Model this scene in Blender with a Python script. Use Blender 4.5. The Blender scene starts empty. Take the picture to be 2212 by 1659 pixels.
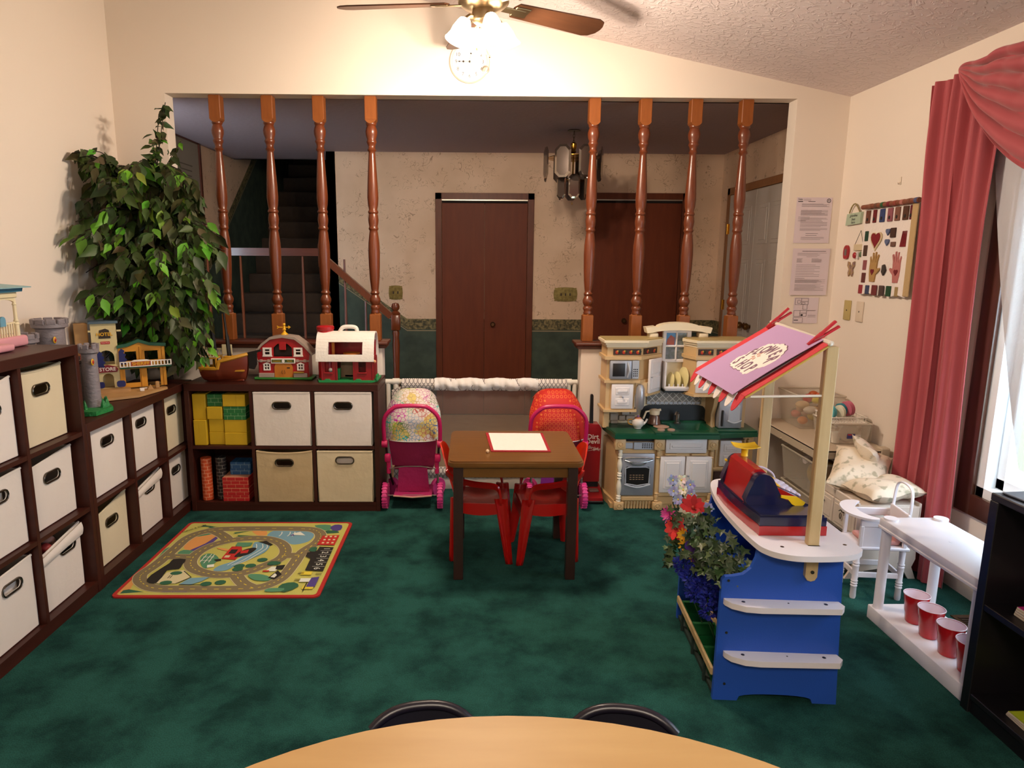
import bpy, math, random
from mathutils import Matrix, Vector
PI = math.pi
scene = bpy.context.scene
COL = scene.collection
rnd = random.Random(7)

# ------------------------------------------------------------------ materials
def lin(h):
    if isinstance(h, str):
        h = h.lstrip('#'); c = [int(h[i:i+2], 16)/255 for i in (0, 2, 4)]
        return tuple((x/12.92 if x <= .04045 else ((x+.055)/1.055)**2.4) for x in c) + (1,)
    return tuple(h)[:3] + (1,)
MATS = {}
def mat(name, color, rough=.55, metal=0, spec=.5, noise=None, bump=None, emit=None, alpha=None, trans=0, coat=0, sheen=0, sub=0):
    """noise=(scale, colour2, amount[, stretch xyz]); bump=(scale, strength[, stretch])"""
    if name in MATS: return MATS[name]
    m = bpy.data.materials.new(name); m.use_nodes = True
    nt = m.node_tree; N = nt.nodes; L = nt.links
    b = N['Principled BSDF']
    b.inputs['Base Color'].default_value = lin(color); b.inputs['Roughness'].default_value = rough
    b.inputs['Metallic'].default_value = metal; b.inputs['Specular IOR Level'].default_value = spec
    if trans: b.inputs['Transmission Weight'].default_value = trans; b.inputs['IOR'].default_value = 1.2
    if coat: b.inputs['Coat Weight'].default_value = coat; b.inputs['Coat Roughness'].default_value = .15
    if sheen: b.inputs['Sheen Weight'].default_value = sheen
    if alpha is not None: b.inputs['Alpha'].default_value = alpha
    if emit: b.inputs['Emission Color'].default_value = lin(emit[0]); b.inputs['Emission Strength'].default_value = emit[1]
    tc = None
    def coord(st):
        tcn = N.new('ShaderNodeTexCoord'); mp = N.new('ShaderNodeMapping')
        L.new(tcn.outputs['Object'], mp.inputs['Vector'])
        mp.inputs['Scale'].default_value = st if st else (1, 1, 1)
        return mp.outputs['Vector']
    if noise:
        n = N.new('ShaderNodeTexNoise'); n.inputs['Scale'].default_value = noise[0]; n.inputs['Detail'].default_value = 5
        L.new(coord(noise[3] if len(noise) > 3 else None), n.inputs['Vector'])
        r = N.new('ShaderNodeValToRGB'); r.color_ramp.elements[0].position = .5-.5*noise[2]*.6; r.color_ramp.elements[1].position = .5+.5*noise[2]*.6
        r.color_ramp.elements[0].color = lin(color); r.color_ramp.elements[1].color = lin(noise[1])
        L.new(n.outputs['Fac'], r.inputs['Fac']); L.new(r.outputs['Color'], b.inputs['Base Color'])
    if bump:
        n = N.new('ShaderNodeTexNoise'); n.inputs['Scale'].default_value = bump[0]; n.inputs['Detail'].default_value = 4
        L.new(coord(bump[2] if len(bump) > 2 else None), n.inputs['Vector'])
        bp = N.new('ShaderNodeBump'); bp.inputs['Strength'].default_value = bump[1]; bp.inputs['Distance'].default_value = .01
        L.new(n.outputs['Fac'], bp.inputs['Height']); L.new(bp.outputs['Normal'], b.inputs['Normal'])
    MATS[name] = m; return m

def brickmat(name, c1, mortar, bw=.05, bh=.022, ms=.0016, rough=.5, rot=(1.5708, 0, 0), offset=.5):
    if name in MATS: return MATS[name]
    m = mat(name, c1, rough); N = m.node_tree.nodes; L = m.node_tree.links
    tc = N.new('ShaderNodeTexCoord'); mp = N.new('ShaderNodeMapping'); mp.inputs['Rotation'].default_value = rot
    L.new(tc.outputs['Object'], mp.inputs['Vector'])
    b = N.new('ShaderNodeTexBrick'); L.new(mp.outputs['Vector'], b.inputs['Vector'])
    b.inputs['Color1'].default_value = lin(c1); b.inputs['Color2'].default_value = lin(c1); b.inputs['Mortar'].default_value = lin(mortar)
    b.inputs['Scale'].default_value = 1; b.inputs['Mortar Size'].default_value = ms; b.inputs['Mortar Smooth'].default_value = 0
    b.inputs['Brick Width'].default_value = bw; b.inputs['Row Height'].default_value = bh; b.offset = offset
    L.new(b.outputs['Color'], N['Principled BSDF'].inputs['Base Color'])
    return m

# ------------------------------------------------------------------ mesh builder
class MB:
    def __init__(s): s.v = []; s.f = []; s.fm = []; s.mats = []; s.M = Matrix.Identity(4); s.cm = 0; s.col = None; s.fc = []
    def mat(s, m):
        if m not in s.mats: s.mats.append(m)
        s.cm = s.mats.index(m); return s
    def at(s, loc=(0, 0, 0), rot=(0, 0, 0), sc=(1, 1, 1)):
        from mathutils import Euler
        s.M = Matrix.Translation(loc) @ Euler(rot).to_matrix().to_4x4() @ Matrix.Diagonal((*sc, 1)); return s
    def add(s, vs, fs):
        o = len(s.v); s.v += [tuple(s.M @ Vector(p)) for p in vs]
        for f in fs: s.f.append(tuple(i+o for i in f)); s.fm.append(s.cm); s.fc.append(s.col)
        return s
    def box(s, x0, x1, y0, y1, z0, z1, b=0, seg=1):
        if x0 > x1: x0, x1 = x1, x0
        if y0 > y1: y0, y1 = y1, y0
        if z0 > z1: z0, z1 = z1, z0
        if b <= 0:
            v = [(x, y, z) for z in (z0, z1) for y in (y0, y1) for x in (x0, x1)]
            return s.add(v, [(0, 2, 3, 1), (4, 5, 7, 6), (0, 1, 5, 4), (2, 6, 7, 3), (0, 4, 6, 2), (1, 3, 7, 5)])
        b = min(b, .49*(x1-x0), .49*(y1-y0), .49*(z1-z0))
        import bmesh
        bm = bmesh.new(); bmesh.ops.create_cube(bm, size=1)
        for q in bm.verts: q.co = Vector(((x0+x1)/2+q.co.x*(x1-x0), (y0+y1)/2+q.co.y*(y1-y0), (z0+z1)/2+q.co.z*(z1-z0)))
        bmesh.ops.bevel(bm, geom=bm.edges[:], offset=b, segments=seg, profile=.5, affect='EDGES')
        bm.verts.index_update(); s.add([tuple(q.co) for q in bm.verts], [tuple(q.index for q in f.verts) for f in bm.faces]); bm.free(); return s
    def prism(s, pts, plane, d0, d1):
        """pts 2-D polygon in 'xz','xy','yz', extruded along the third axis"""
        def P(a, b, d): return {'xz': (a, d, b), 'xy': (a, b, d), 'yz': (d, a, b)}[plane]
        n = len(pts); v = [P(a, b, d0) for a, b in pts]+[P(a, b, d1) for a, b in pts]
        area = sum(pts[i][0]*pts[(i+1) % n][1]-pts[(i+1) % n][0]*pts[i][1] for i in range(n))
        flip = (area > 0) ^ (d1 < d0) ^ (plane == 'xz')
        f = [tuple(range(n)), tuple(range(2*n-1, n-1, -1))]+[(i, n+i, n+(i+1) % n, (i+1) % n) for i in range(n)]
        if flip: f = [tuple(reversed(q)) for q in f]
        return s.add(v, f)
    def lathe(s, prof, c=(0, 0, 0), axis='z', seg=20, arc=None, cap=True):
        n = len(prof); v = []; f = []
        full = arc is None; a0, a1 = (0, 2*PI) if full else arc; k = seg if full else seg+1
        for j in range(k):
            a = a0+(a1-a0)*j/seg
            for r, h in prof:
                x, y = r*math.cos(a), r*math.sin(a)
                p = {'z': (x, y, h), 'x': (h, x, y), 'y': (y, h, x)}[axis]
                v.append((p[0]+c[0], p[1]+c[1], p[2]+c[2]))
        for j in range(seg):
            jj = (j+1) % k
            for i in range(n-1): f.append((j*n+i, jj*n+i, jj*n+i+1, j*n+i+1))
        if full and cap:
            if prof[0][0] > 1e-6: f.append(tuple(j*n for j in reversed(range(k))))
            if prof[-1][0] > 1e-6: f.append(tuple(j*n+n-1 for j in range(k)))
        return s.add(v, f)
    def cyl(s, p, r, h, axis='z', seg=16, r2=None): return s.lathe([(r, 0), (r2 if r2 is not None else r, h)], p, axis, seg)
    def sph(s, c, r, seg=12, rings=8):
        r = (r, r, r) if not hasattr(r, '__len__') else r
        v = [(c[0], c[1], c[2]-r[2])]; f = []
        for i in range(1, rings):
            t = PI*i/rings
            for j in range(seg):
                a = 2*PI*j/seg; v.append((c[0]+r[0]*math.sin(t)*math.cos(a), c[1]+r[1]*math.sin(t)*math.sin(a), c[2]-r[2]*math.cos(t)))
        v.append((c[0], c[1], c[2]+r[2])); last = len(v)-1
        for j in range(seg):
            f.append((0, 1+(j+1) % seg, 1+j)); f.append((last, 1+(rings-2)*seg+j, 1+(rings-2)*seg+(j+1) % seg))
            for i in range(rings-2):
                a = 1+i*seg; b = a+seg; f.append((a+j, a+(j+1) % seg, b+(j+1) % seg, b+j))
        return s.add(v, f)
    def tube(s, pts, r, seg=8, closed=False, flat=None):
        """sweep a circle (or ellipse r, flat) along pts; r may be a list"""
        P = [Vector(p) for p in pts]; n = len(P); v = []; f = []
        R = r if isinstance(r, (list, tuple)) else [r]*n
        up = None
        for i in range(n):
            if closed: t = (P[(i+1) % n]-P[i-1])
            else: t = P[min(i+1, n-1)]-P[max(i-1, 0)]
            t.normalize()
            if up is None:
                up = Vector((0, 0, 1)) if abs(t.z) < .9 else Vector((0, 1, 0))
            a = up-t*up.dot(t)
            if a.length < 1e-4: a = Vector((1, 0, 0))-t*t.x
            a.normalize(); up = a; b = t.cross(a)
            for j in range(seg):
                th = 2*PI*j/seg
                v.append(tuple(P[i]+a*(R[i]*math.cos(th)*(flat if flat else 1))+b*R[i]*math.sin(th)))
        m = n if closed else n-1
        for i in range(m):
            ii = (i+1) % n
            for j in range(seg): f.append((i*seg+j, i*seg+(j+1) % seg, ii*seg+(j+1) % seg, ii*seg+j))
        if not closed: f.append(tuple(reversed(range(seg)))); f.append(tuple(range((n-1)*seg, n*seg)))
        return s.add(v, f)
    def bar(s, p, q, w, h=None, up=(0, 0, 1)):
        """rectangular bar from p to q"""
        p, q = Vector(p), Vector(q); t = (q-p).normalized(); a = Vector(up)-t*Vector(up).dot(t)
        if a.length < 1e-4: a = Vector((0, 1, 0))-t*t.y
        a.normalize(); b = t.cross(a); h = h or w; v = []
        for e in (p, q):
            for i, j in ((-1, -1), (1, -1), (1, 1), (-1, 1)): v.append(tuple(e+b*(i*w/2)+a*(j*h/2)))
        return s.add(v, [(3, 2, 1, 0), (4, 5, 6, 7), (0, 1, 5, 4), (1, 2, 6, 5), (2, 3, 7, 6), (3, 0, 4, 7)])
    def poly(s, pts): return s.add(pts, [tuple(range(len(pts)))])
    def grid(s, fn, nu, nv, thick=0):
        v = [fn(i/nu, j/nv) for j in range(nv+1) for i in range(nu+1)]; w = nu+1
        f = [(j*w+i, j*w+i+1, (j+1)*w+i+1, (j+1)*w+i) for j in range(nv) for i in range(nu)]
        return s.add(v, f)
    def disc(s, c, r, n=20, normal='z'):
        return s.poly([{'z': (c[0]+r*math.cos(a), c[1]+r*math.sin(a), c[2]), 'y': (c[0]+r*math.cos(a), c[1], c[2]+r*math.sin(a)), 'x': (c[0], c[1]+r*math.cos(a), c[2]+r*math.sin(a))}[normal] for a in [2*PI*i/n for i in range(n)]])
    def text(s, txt, size, loc, rot=(0, 0, 0), ext=.001, align='CENTER', sx=1, shear=0, bold=0):
        cu = bpy.data.curves.new('t', 'FONT'); cu.body = txt; cu.size = size; cu.extrude = ext; cu.align_x = align; cu.align_y = 'CENTER'
        cu.shear = shear; cu.offset = bold; cu.resolution_u = 3
        ob = bpy.data.objects.new('t', cu); COL.objects.link(ob)
        dg = bpy.context.evaluated_depsgraph_get(); me = bpy.data.meshes.new_from_object(ob.evaluated_get(dg))
        old = s.M; from mathutils import Euler
        s.M = old @ Matrix.Translation(loc) @ Euler(rot).to_matrix().to_4x4() @ Matrix.Diagonal((sx, 1, 1, 1))
        s.add([tuple(q.co) for q in me.vertices], [tuple(p.vertices) for p in me.polygons]); s.M = old
        bpy.data.objects.remove(ob); bpy.data.curves.remove(cu); bpy.data.meshes.remove(me); return s
    def build(s, name, m=None, parent=None, loc=None, rot=0, smooth=35, solid=0, subdiv=0):
        me = bpy.data.meshes.new(name)
        me.from_pydata(s.v, [], s.f)
        if m is not None:
            me.materials.append(m)
        else:
            for q in s.mats: me.materials.append(q)
            me.polygons.foreach_set('material_index', s.fm)
        if any(c is not None for c in s.fc):
            ca = me.color_attributes.new('tint', 'FLOAT_COLOR', 'CORNER')
            for p, c in zip(me.polygons, s.fc):
                for li in p.loop_indices: ca.data[li].color = (c or (1, 1, 1, 1))
        me.validate(); me.update()
        if smooth:
            import bmesh
            bm = bmesh.new(); bm.from_mesh(me); ang = math.radians(smooth)
            for f in bm.faces: f.smooth = True
            for e in bm.edges:
                e.smooth = (len(e.link_faces) == 2 and e.calc_face_angle(9) < ang)
            bm.to_mesh(me); bm.free()
        o = bpy.data.objects.new(name, me); COL.objects.link(o)
        if loc is not None: o.location = loc
        o.rotation_euler = (0, 0, rot)
        if parent is not None: o.parent = parent
        if solid: md = o.modifiers.new('Solid', 'SOLIDIFY'); md.thickness = solid; md.offset = 0
        if subdiv: md = o.modifiers.new('Sub', 'SUBSURF'); md.levels = subdiv; md.render_levels = subdiv
        return o

def tag(o, label=None, cat=None, group=None, kind=None):
    if label: o['label'] = label
    if cat: o['category'] = cat
    if group: o['group'] = group
    if kind: o['kind'] = kind
    return o
def thing(name, label, cat, loc=(0, 0, 0), rot=0, group=None):
    o = bpy.data.objects.new(name, None); COL.objects.link(o); o.empty_display_size = .05
    o.location = loc; o.rotation_euler = (0, 0, rot) if not hasattr(rot, '__len__') else rot
    return tag(o, label, cat, group)
def clone(o, parent=None):
    c = o.copy(); COL.objects.link(c)
    if parent is not None: c.parent = parent
    for ch in list(o.children): clone(ch, c)
    return c
def struct(o): o['kind'] = 'structure'; return o
def arcpts(cx, cy, r, a0, a1, n): return [(cx+r*math.cos(math.radians(a0+(a1-a0)*i/n)), cy+r*math.sin(math.radians(a0+(a1-a0)*i/n))) for i in range(n+1)]
def rrect(x0, x1, y0, y1, r, n=4):
    return arcpts(x1-r, y1-r, r, 0, 90, n)+arcpts(x0+r, y1-r, r, 90, 180, n)+arcpts(x0+r, y0+r, r, 180, 270, n)+arcpts(x1-r, y0+r, r, 270, 360, n)
def smoothpath(P, n=6, closed=False):
    """Catmull-Rom through P"""
    P = [tuple(p) for p in P]; out = []; m = len(P)
    rng = range(m) if closed else range(m-1)
    for i in rng:
        g = (lambda k: P[k % m]) if closed else (lambda k: P[max(0, min(m-1, k))])
        a, b, c, d = g(i-1), g(i), g(i+1), g(i+2)
        for k in range(n):
            t = k/n
            out.append(tuple(.5*(2*b[q]+(c[q]-a[q])*t+(2*a[q]-5*b[q]+4*c[q]-d[q])*t*t+(3*b[q]-a[q]-3*c[q]+d[q])*t**3) for q in range(len(b))))
    if not closed: out.append(P[-1])
    return out

# ------------------------------------------------------------------ camera
cam = bpy.data.cameras.new('camera'); co = bpy.data.objects.new('camera', cam); COL.objects.link(co)
cam.sensor_width = 36; cam.sensor_fit = 'HORIZONTAL'; cam.lens = 1454.8*36/2212; cam.shift_x = (1106-1039.5)/2212; cam.clip_start = .05
_p, _y, _r = math.radians(10.4163), math.radians(-.7712), math.radians(.3302)
_f = Vector((-math.sin(_y)*math.cos(_p), math.cos(_y)*math.cos(_p), -math.sin(_p))); _r0 = Vector((math.cos(_y), math.sin(_y), 0)); _u0 = _r0.cross(_f)
_rr = _r0*math.cos(_r)+_u0*math.sin(_r); _uu = _u0*math.cos(_r)-_r0*math.sin(_r)
co.matrix_world = Matrix(((_rr.x, _uu.x, -_f.x, 0), (_rr.y, _uu.y, -_f.y, 0), (_rr.z, _uu.z, -_f.z, 1.48), (0, 0, 0, 1)))
scene.camera = co
vs = scene.view_settings; vs.view_transform = 'Standard'; vs.look = 'None'; vs.gamma = 1; vs.use_curve_mapping = False; vs.exposure = .08
# ------------------------------------------------------------------ shared materials
WALL = mat('wall paint', '#e6dacd', .75, bump=(60, .03))
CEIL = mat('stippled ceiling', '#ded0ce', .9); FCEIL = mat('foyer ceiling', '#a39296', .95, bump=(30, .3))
def _ceil():
    N = CEIL.node_tree.nodes; L = CEIL.node_tree.links; b = N['Principled BSDF']
    tc = N.new('ShaderNodeTexCoord'); v = N.new('ShaderNodeTexNoise'); v.inputs['Scale'].default_value = 17; v.inputs['Detail'].default_value = 3; v.inputs['Distortion'].default_value = 2.2
    L.new(tc.outputs['Object'], v.inputs['Vector'])
    r = N.new('ShaderNodeValToRGB'); r.color_ramp.elements[0].position = .50; r.color_ramp.elements[1].position = .60
    L.new(v.outputs['Fac'], r.inputs['Fac']); bp = N.new('ShaderNodeBump'); bp.inputs['Strength'].default_value = .42; bp.inputs['Distance'].default_value = .008
    L.new(r.outputs['Color'], bp.inputs['Height']); L.new(bp.outputs['Normal'], b.inputs['Normal'])
_ceil()
DARKWOOD = mat('espresso laminate', '#34140d', .42, spec=.35, noise=(3, '#401a11', .9, (1, 1, 9)))
POSTWOOD = mat('turned oak stain', '#5c2a12', .34, noise=(9, '#6e3416', 1, (6, 6, 1)), coat=.2)
BLOCKWOOD = mat('orange oak block', '#7e441c', .42, spec=.35, noise=(12, '#8c5022', 1, (5, 5, 1)))
SILLWOOD = mat('walnut trim', '#4e2418', .35, noise=(7, '#5e2e1e', 1, (1, 8, 8)), coat=.3)
DOORWOOD = mat('walnut door veneer', '#5e2a18', .5, spec=.22, noise=(4, '#6e341c', 1.1, (7, 7, 1)))
CASING = mat('walnut casing', '#542614', .42, spec=.3, noise=(6, '#6a341c', 1, (6, 6, 1)))
WHITEPL = mat('white plastic', '#efeeea', .4)
CARPET = mat('teal cut pile carpet', '#1c5046', 1, spec=.1, sheen=.0)
def _carpet():
    N = CARPET.node_tree.nodes; L = CARPET.node_tree.links; b = N['Principled BSDF']
    tc = N.new('ShaderNodeTexCoord')
    def noise(sc, det, rough=.6):
        n = N.new('ShaderNodeTexNoise'); n.inputs['Scale'].default_value = sc; n.inputs['Detail'].default_value = det; n.inputs['Roughness'].default_value = rough
        L.new(tc.outputs['Object'], n.inputs['Vector']); return n
    n1 = noise(4.5, 6, .65); r = N.new('ShaderNodeValToRGB'); r.color_ramp.elements[0].position = .36; r.color_ramp.elements[1].position = .60
    r.color_ramp.elements[0].color = lin('#12332f'); r.color_ramp.elements[1].color = lin('#26554d')
    L.new(n1.outputs['Fac'], r.inputs['Fac'])
    n2 = noise(260, 2); r2 = N.new('ShaderNodeMapRange'); r2.inputs['From Min'].default_value = .3; r2.inputs['From Max'].default_value = .7; r2.inputs['To Min'].default_value = .6; r2.inputs['To Max'].default_value = 1.3
    L.new(n2.outputs['Fac'], r2.inputs['Value'])
    mx = N.new('ShaderNodeMix'); mx.data_type = 'RGBA'; mx.blend_type = 'MULTIPLY'; mx.inputs['Factor'].default_value = 1
    L.new(r.outputs['Color'], mx.inputs['A']); L.new(r2.outputs['Result'], mx.inputs['B']); L.new(mx.outputs['Result'], b.inputs['Base Color'])
    n3 = noise(180, 3); bp = N.new('ShaderNodeBump'); bp.inputs['Strength'].default_value = .8; bp.inputs['Distance'].default_value = .006
    L.new(n3.outputs['Fac'], bp.inputs['Height']); L.new(bp.outputs['Normal'], b.inputs['Normal'])
_carpet()
def cz(x): return 2.444-.198*(x-2.235)          # sloping ceiling height

XL, XR, YB, YF = -2.11, 2.235, 4.2, -2.6
# floors
m = MB(); m.box(XL-.1, XR+.1, YF-.1, 4.255, -.06, 0); struct(m.build('floor', CARPET))
FOY = mat('foyer vinyl', '#b39a78', .45, noise=(8, '#a58a68', .8))
m = MB(); m.box(-2.45, 2.4, 4.256, 6.5, -.06, 0); o = struct(m.build('floor', FOY)); 
# left, rear, right walls
m = MB(); m.prism([(YF, 0), (YB, 0), (YB, cz(XL)+.02), (YF, cz(XL)+.02)], 'yz', XL-.1, XL); struct(m.build('wall_left', WALL))
m = MB(); m.prism([(XL-.1, 0), (XR+.1, 0), (XR+.1, cz(XR+.1)), (XL-.1, cz(XL-.1))], 'xz', YF-.1, YF); struct(m.build('wall_rear', WALL))
WY0, WY1, WZ0, WZ1 = .9, 2.83, .465, 2.02       # window hole in the right wall
m = MB()
m.box(XR, XR+.12, YF, WY0, 0, 2.46); m.box(XR, XR+.12, WY1, YB+.11, 0, 2.46)
m.box(XR, XR+.12, WY0, WY1, 0, WZ0); m.box(XR, XR+.12, WY0, WY1, WZ1, 2.46); struct(m.build('wall_right', WALL))
# back wall with its wide opening and the gate gap
m = MB()
OX0, OX1, OZ = -1.805, 1.92, 2.43
m.box(XL-.1, OX0, YB, YB+.11, 0, OZ)
m.box(OX1, XR, YB, YB+.11, 0, OZ)
m.prism([(XL-.1, OZ), (XR+.1, OZ), (XR+.1, cz(XR+.1)), (XL-.1, cz(XL-.1))], 'xz', YB, YB+.11)
m.box(OX0, -.565, YB, YB+.11, 0, .945); m.box(.685, OX1, YB, YB+.11, 0, .945)
struct(m.build('wall_back', WALL, smooth=0))
# ceiling
m = MB(); m.prism([(XL-.1, cz(XL-.1)), (XR+.12, cz(XR+.12)), (XR+.12, cz(XR+.12)+.1), (XL-.1, cz(XL-.1)+.1)], 'xz', YF-.1, YB+.1)
struct(m.build('ceiling', CEIL))
# baseboards
BB = mat('cream baseboard', '#cfc4b4', .45)
def bbprof(t=.014, h=.085): return [(0, 0), (t, 0), (t, h*.75), (t*.5, h), (0, h)]
m = MB(); m.prism([(XR-a, b) for a, b in bbprof()], 'xz', YF, YB); struct(m.build('baseboard_right', BB))
m = MB(); m.prism([(XL+a, b) for a, b in bbprof()], 'xz', YF, YB); struct(m.build('baseboard_left', BB))
m = MB(); m.prism([(YB-a, b) for a, b in bbprof()], 'yz', .7, XR-.02); m.prism([(YB-a, b) for a, b in bbprof()], 'yz', XL+.02, -.58); struct(m.build('baseboard_back', BB))

# dark wood caps on the half walls
def cap(x0, x1, name):
    m = MB(); m.box(x0, x1, YB-.035, YB+.145, .957, .978, .006, 2); m.box(x0+.012, x1-.012 if x1 < 0 else x1, YB-.018, YB+.128, .935, .957, .004)
    return struct(m.build(name, SILLWOOD))
cap(OX0, -.527, 'trim_1'); cap(.645, OX1, 'trim_2')
# turned posts between cap and header
prof = [(0, 1.150), (.026, 1.150), (.028, 1.158), (.024, 1.166), (.027, 1.175), (.031, 1.185), (.027, 1.196), (.022, 1.200), (.026, 1.206), (.033, 1.222), (.034, 1.236), (.027, 1.252), (.022, 1.262), (.025, 1.268), (.029, 1.275), (.025, 1.283), (.022, 1.290), (.024, 1.300),
        (.030, 1.36), (.034, 1.44), (.036, 1.52), (.034, 1.58), (.027, 1.64), (.024, 1.655), (.028, 1.660), (.031, 1.667), (.028, 1.674), (.026, 1.68), (.030, 1.70), (.032, 1.72), (.029, 1.745), (.026, 1.755), (.030, 1.76), (.032, 1.767), (.028, 1.775), (.025, 1.78),
        (.031, 1.81), (.034, 1.85), (.031, 1.93), (.025, 2.03), (.020, 2.105), (.019, 2.118), (.025, 2.124), (.027, 2.131), (.021, 2.138), (.022, 2.155), (.028, 2.168), (.031, 2.176), (.027, 2.184), (.026, 2.19), (.034, 2.215), (.036, 2.235), (.031, 2.255), (.026, 2.266), (.030, 2.272), (.032, 2.280), (.028, 2.29), (0, 2.29)]
MESHpost = None
side = {True: 'left', False: 'right'}
PX = [-1.53, -1.222, -.92, -.611, .727, 1.033, 1.336, 1.64]
plab = ['turned wooden post nearest the left end of the opening, rising behind the leafy tree', 'turned wooden post rising behind the red toy barn with the weather vane',
        'turned wooden post rising behind the white roofed toy barn', 'turned wooden post at the gate end of the left half wall',
        'turned wooden post at the gate end of the right half wall', 'turned wooden post second from the gate on the right half wall',
        'turned wooden post rising behind the arched window of the toy kitchen', 'turned wooden post nearest the right end of the opening, beside the white panelled doors']
p0 = None
for x, lb in zip(PX, plab):
    if p0 is None:
        p0 = t = thing('turned_post', lb, 'post', (x, YB+.06, .978), 0, 'turned posts above the half walls')
        s = .034
        m = MB(); m.lathe([(r, z-.978) for r, z in prof], seg=20); m.build('turned_shaft', POSTWOOD, t, smooth=50)
        m = MB(); m.box(-s, s, -s, s, 0, .165, .003); m.lathe([(.034, .165), (.026, .175)], seg=4); m.build('square_block', BLOCKWOOD, t)
        m = MB(); m.box(-s, s, -s, s, 1.318, 1.452, .003); m.prism(arcpts(0, 1.335, .036, 200, 340, 8), 'xz', -s, s); m.build('square_block', BLOCKWOOD, t)
    else:
        t = clone(p0); t.location = (x, YB+.06, .978); t['label'] = lb

# ------------------------------------------------------------------ foyer behind
PAPER = mat('wallpaper', '#bfa98a', .7)
def _paper():
    N = PAPER.node_tree.nodes; L = PAPER.node_tree.links; b = N['Principled BSDF']
    tc = N.new('ShaderNodeTexCoord'); sp = N.new('ShaderNodeSeparateXYZ'); L.new(tc.outputs['Object'], sp.inputs[0])
    def mth(op, a, bb=None, c=None):
        n = N.new('ShaderNodeMath'); n.operation = op
        for i, q in enumerate((a, bb, c)):
            if q is None: continue
            if hasattr(q, 'links') or hasattr(q, 'is_linked'): L.new(q, n.inputs[i])
            else: n.inputs[i].default_value = q
        return n.outputs[0]
    X, Y, Z = sp.outputs
    # border height: level at .93, climbing beside the stairs (far wall: to the left; left wall: with depth)
    h1 = mth('MULTIPLY', mth('MAXIMUM', mth('SUBTRACT', -.62, X), 0), .70)
    far = mth('GREATER_THAN', X, -1.34)
    h2 = mth('ADD', .57, mth('MULTIPLY', mth('MAXIMUM', mth('SUBTRACT', Y, 6.15), 0), .76))
    hb = mth('ADD', .93, mth('ADD', mth('MULTIPLY', h1, far), mth('MULTIPLY', h2, mth('SUBTRACT', 1, far))))
    d = mth('SUBTRACT', Z, hb)                      # above 0 upper paper, -.1..0 border, below green
    up = mth('GREATER_THAN', d, 0); grn = mth('LESS_THAN', d, -.10)
    line = mth('LESS_THAN', mth('ABSOLUTE', mth('ADD', d, .112)), .004)
    def noise(sc, det=3, dist=0):
        n = N.new('ShaderNodeTexNoise'); n.inputs['Scale'].default_value = sc; n.inputs['Detail'].default_value = det; n.inputs['Distortion'].default_value = dist
        L.new(tc.outputs['Object'], n.inputs['Vector']); return n.outputs['Fac']
    def ramp(f, p0, c0, p1, c1):
        r = N.new('ShaderNodeValToRGB'); e = r.color_ramp.elements; e[0].position = p0; e[0].color = lin(c0); e[1].position = p1; e[1].color = lin(c1); L.new(f, r.inputs['Fac']); return r.outputs['Color']
    def mix(f, a, c):
        m = N.new('ShaderNodeMix'); m.data_type = 'RGBA'; L.new(f, m.inputs['Factor']); L.new(a, m.inputs['A']); L.new(c, m.inputs['B']); return m.outputs['Result']
    sq = mth('ABSOLUTE', mth('SUBTRACT', noise(16, 1, 1.2), .5))
    upc = ramp(sq, .004, '#9a8468', .012, '#bba586'); base = ramp(noise(3, 4), .35, '#d2b497', .65, '#dfc2a6')
    msk = N.new('ShaderNodeMix'); msk.data_type = 'RGBA'; msk.blend_type = 'MULTIPLY'
    gate = mth('MULTIPLY', mth('GREATER_THAN', noise(7, 2), .52), .55); L.new(gate, msk.inputs['Factor']); L.new(base, msk.inputs['A']); L.new(ramp(sq, .006, '#8d785f', .02, '#ffffff'), msk.inputs['B'])
    gr = ramp(noise(9, 5), .35, '#2b3a32', .65, '#3d4d40')
    bo = ramp(noise(38, 4, .6), .4, '#3a3a26', .62, '#857850')
    c = mix(grn, bo, gr); c = mix(up, c, msk.outputs['Result'])
    ln = N.new('ShaderNodeRGB'); ln.outputs[0].default_value = lin('#9a8a6c'); c = mix(line, c, ln.outputs[0])
    L.new(c, b.inputs['Base Color'])
_paper()
FY = 6.4; FXR = 2.296; SXL = -2.35; SXR = -1.335
m = MB(); m.box(SXR, FXR+.1, FY, FY+.1, 0, 2.5); m.box(SXR, SXR+.08, FY, 9.2, 0, 4.2); struct(m.build('wall_far', PAPER))
m = MB(); m.box(SXL-.1, SXL, YB+.11, 9.2, 0, 4.2); struct(m.build('wall_foyer_left', PAPER))
m = MB(); m.box(FXR, FXR+.1, YB+.11, FY, 0, 2.5); struct(m.build('wall_foyer_right', PAPER))
DARK = mat('unlit upper hall', '#3c3a3e', .9)  # darkness of the unlit stairwell put into the wall colour
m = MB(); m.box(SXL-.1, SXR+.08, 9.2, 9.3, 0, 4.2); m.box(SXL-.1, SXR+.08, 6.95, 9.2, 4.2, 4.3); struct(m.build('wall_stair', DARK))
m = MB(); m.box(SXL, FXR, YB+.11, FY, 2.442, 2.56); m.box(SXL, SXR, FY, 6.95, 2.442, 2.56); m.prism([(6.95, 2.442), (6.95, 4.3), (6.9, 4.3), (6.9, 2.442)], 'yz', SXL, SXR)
struct(m.build('ceiling_foyer', FCEIL))
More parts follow.
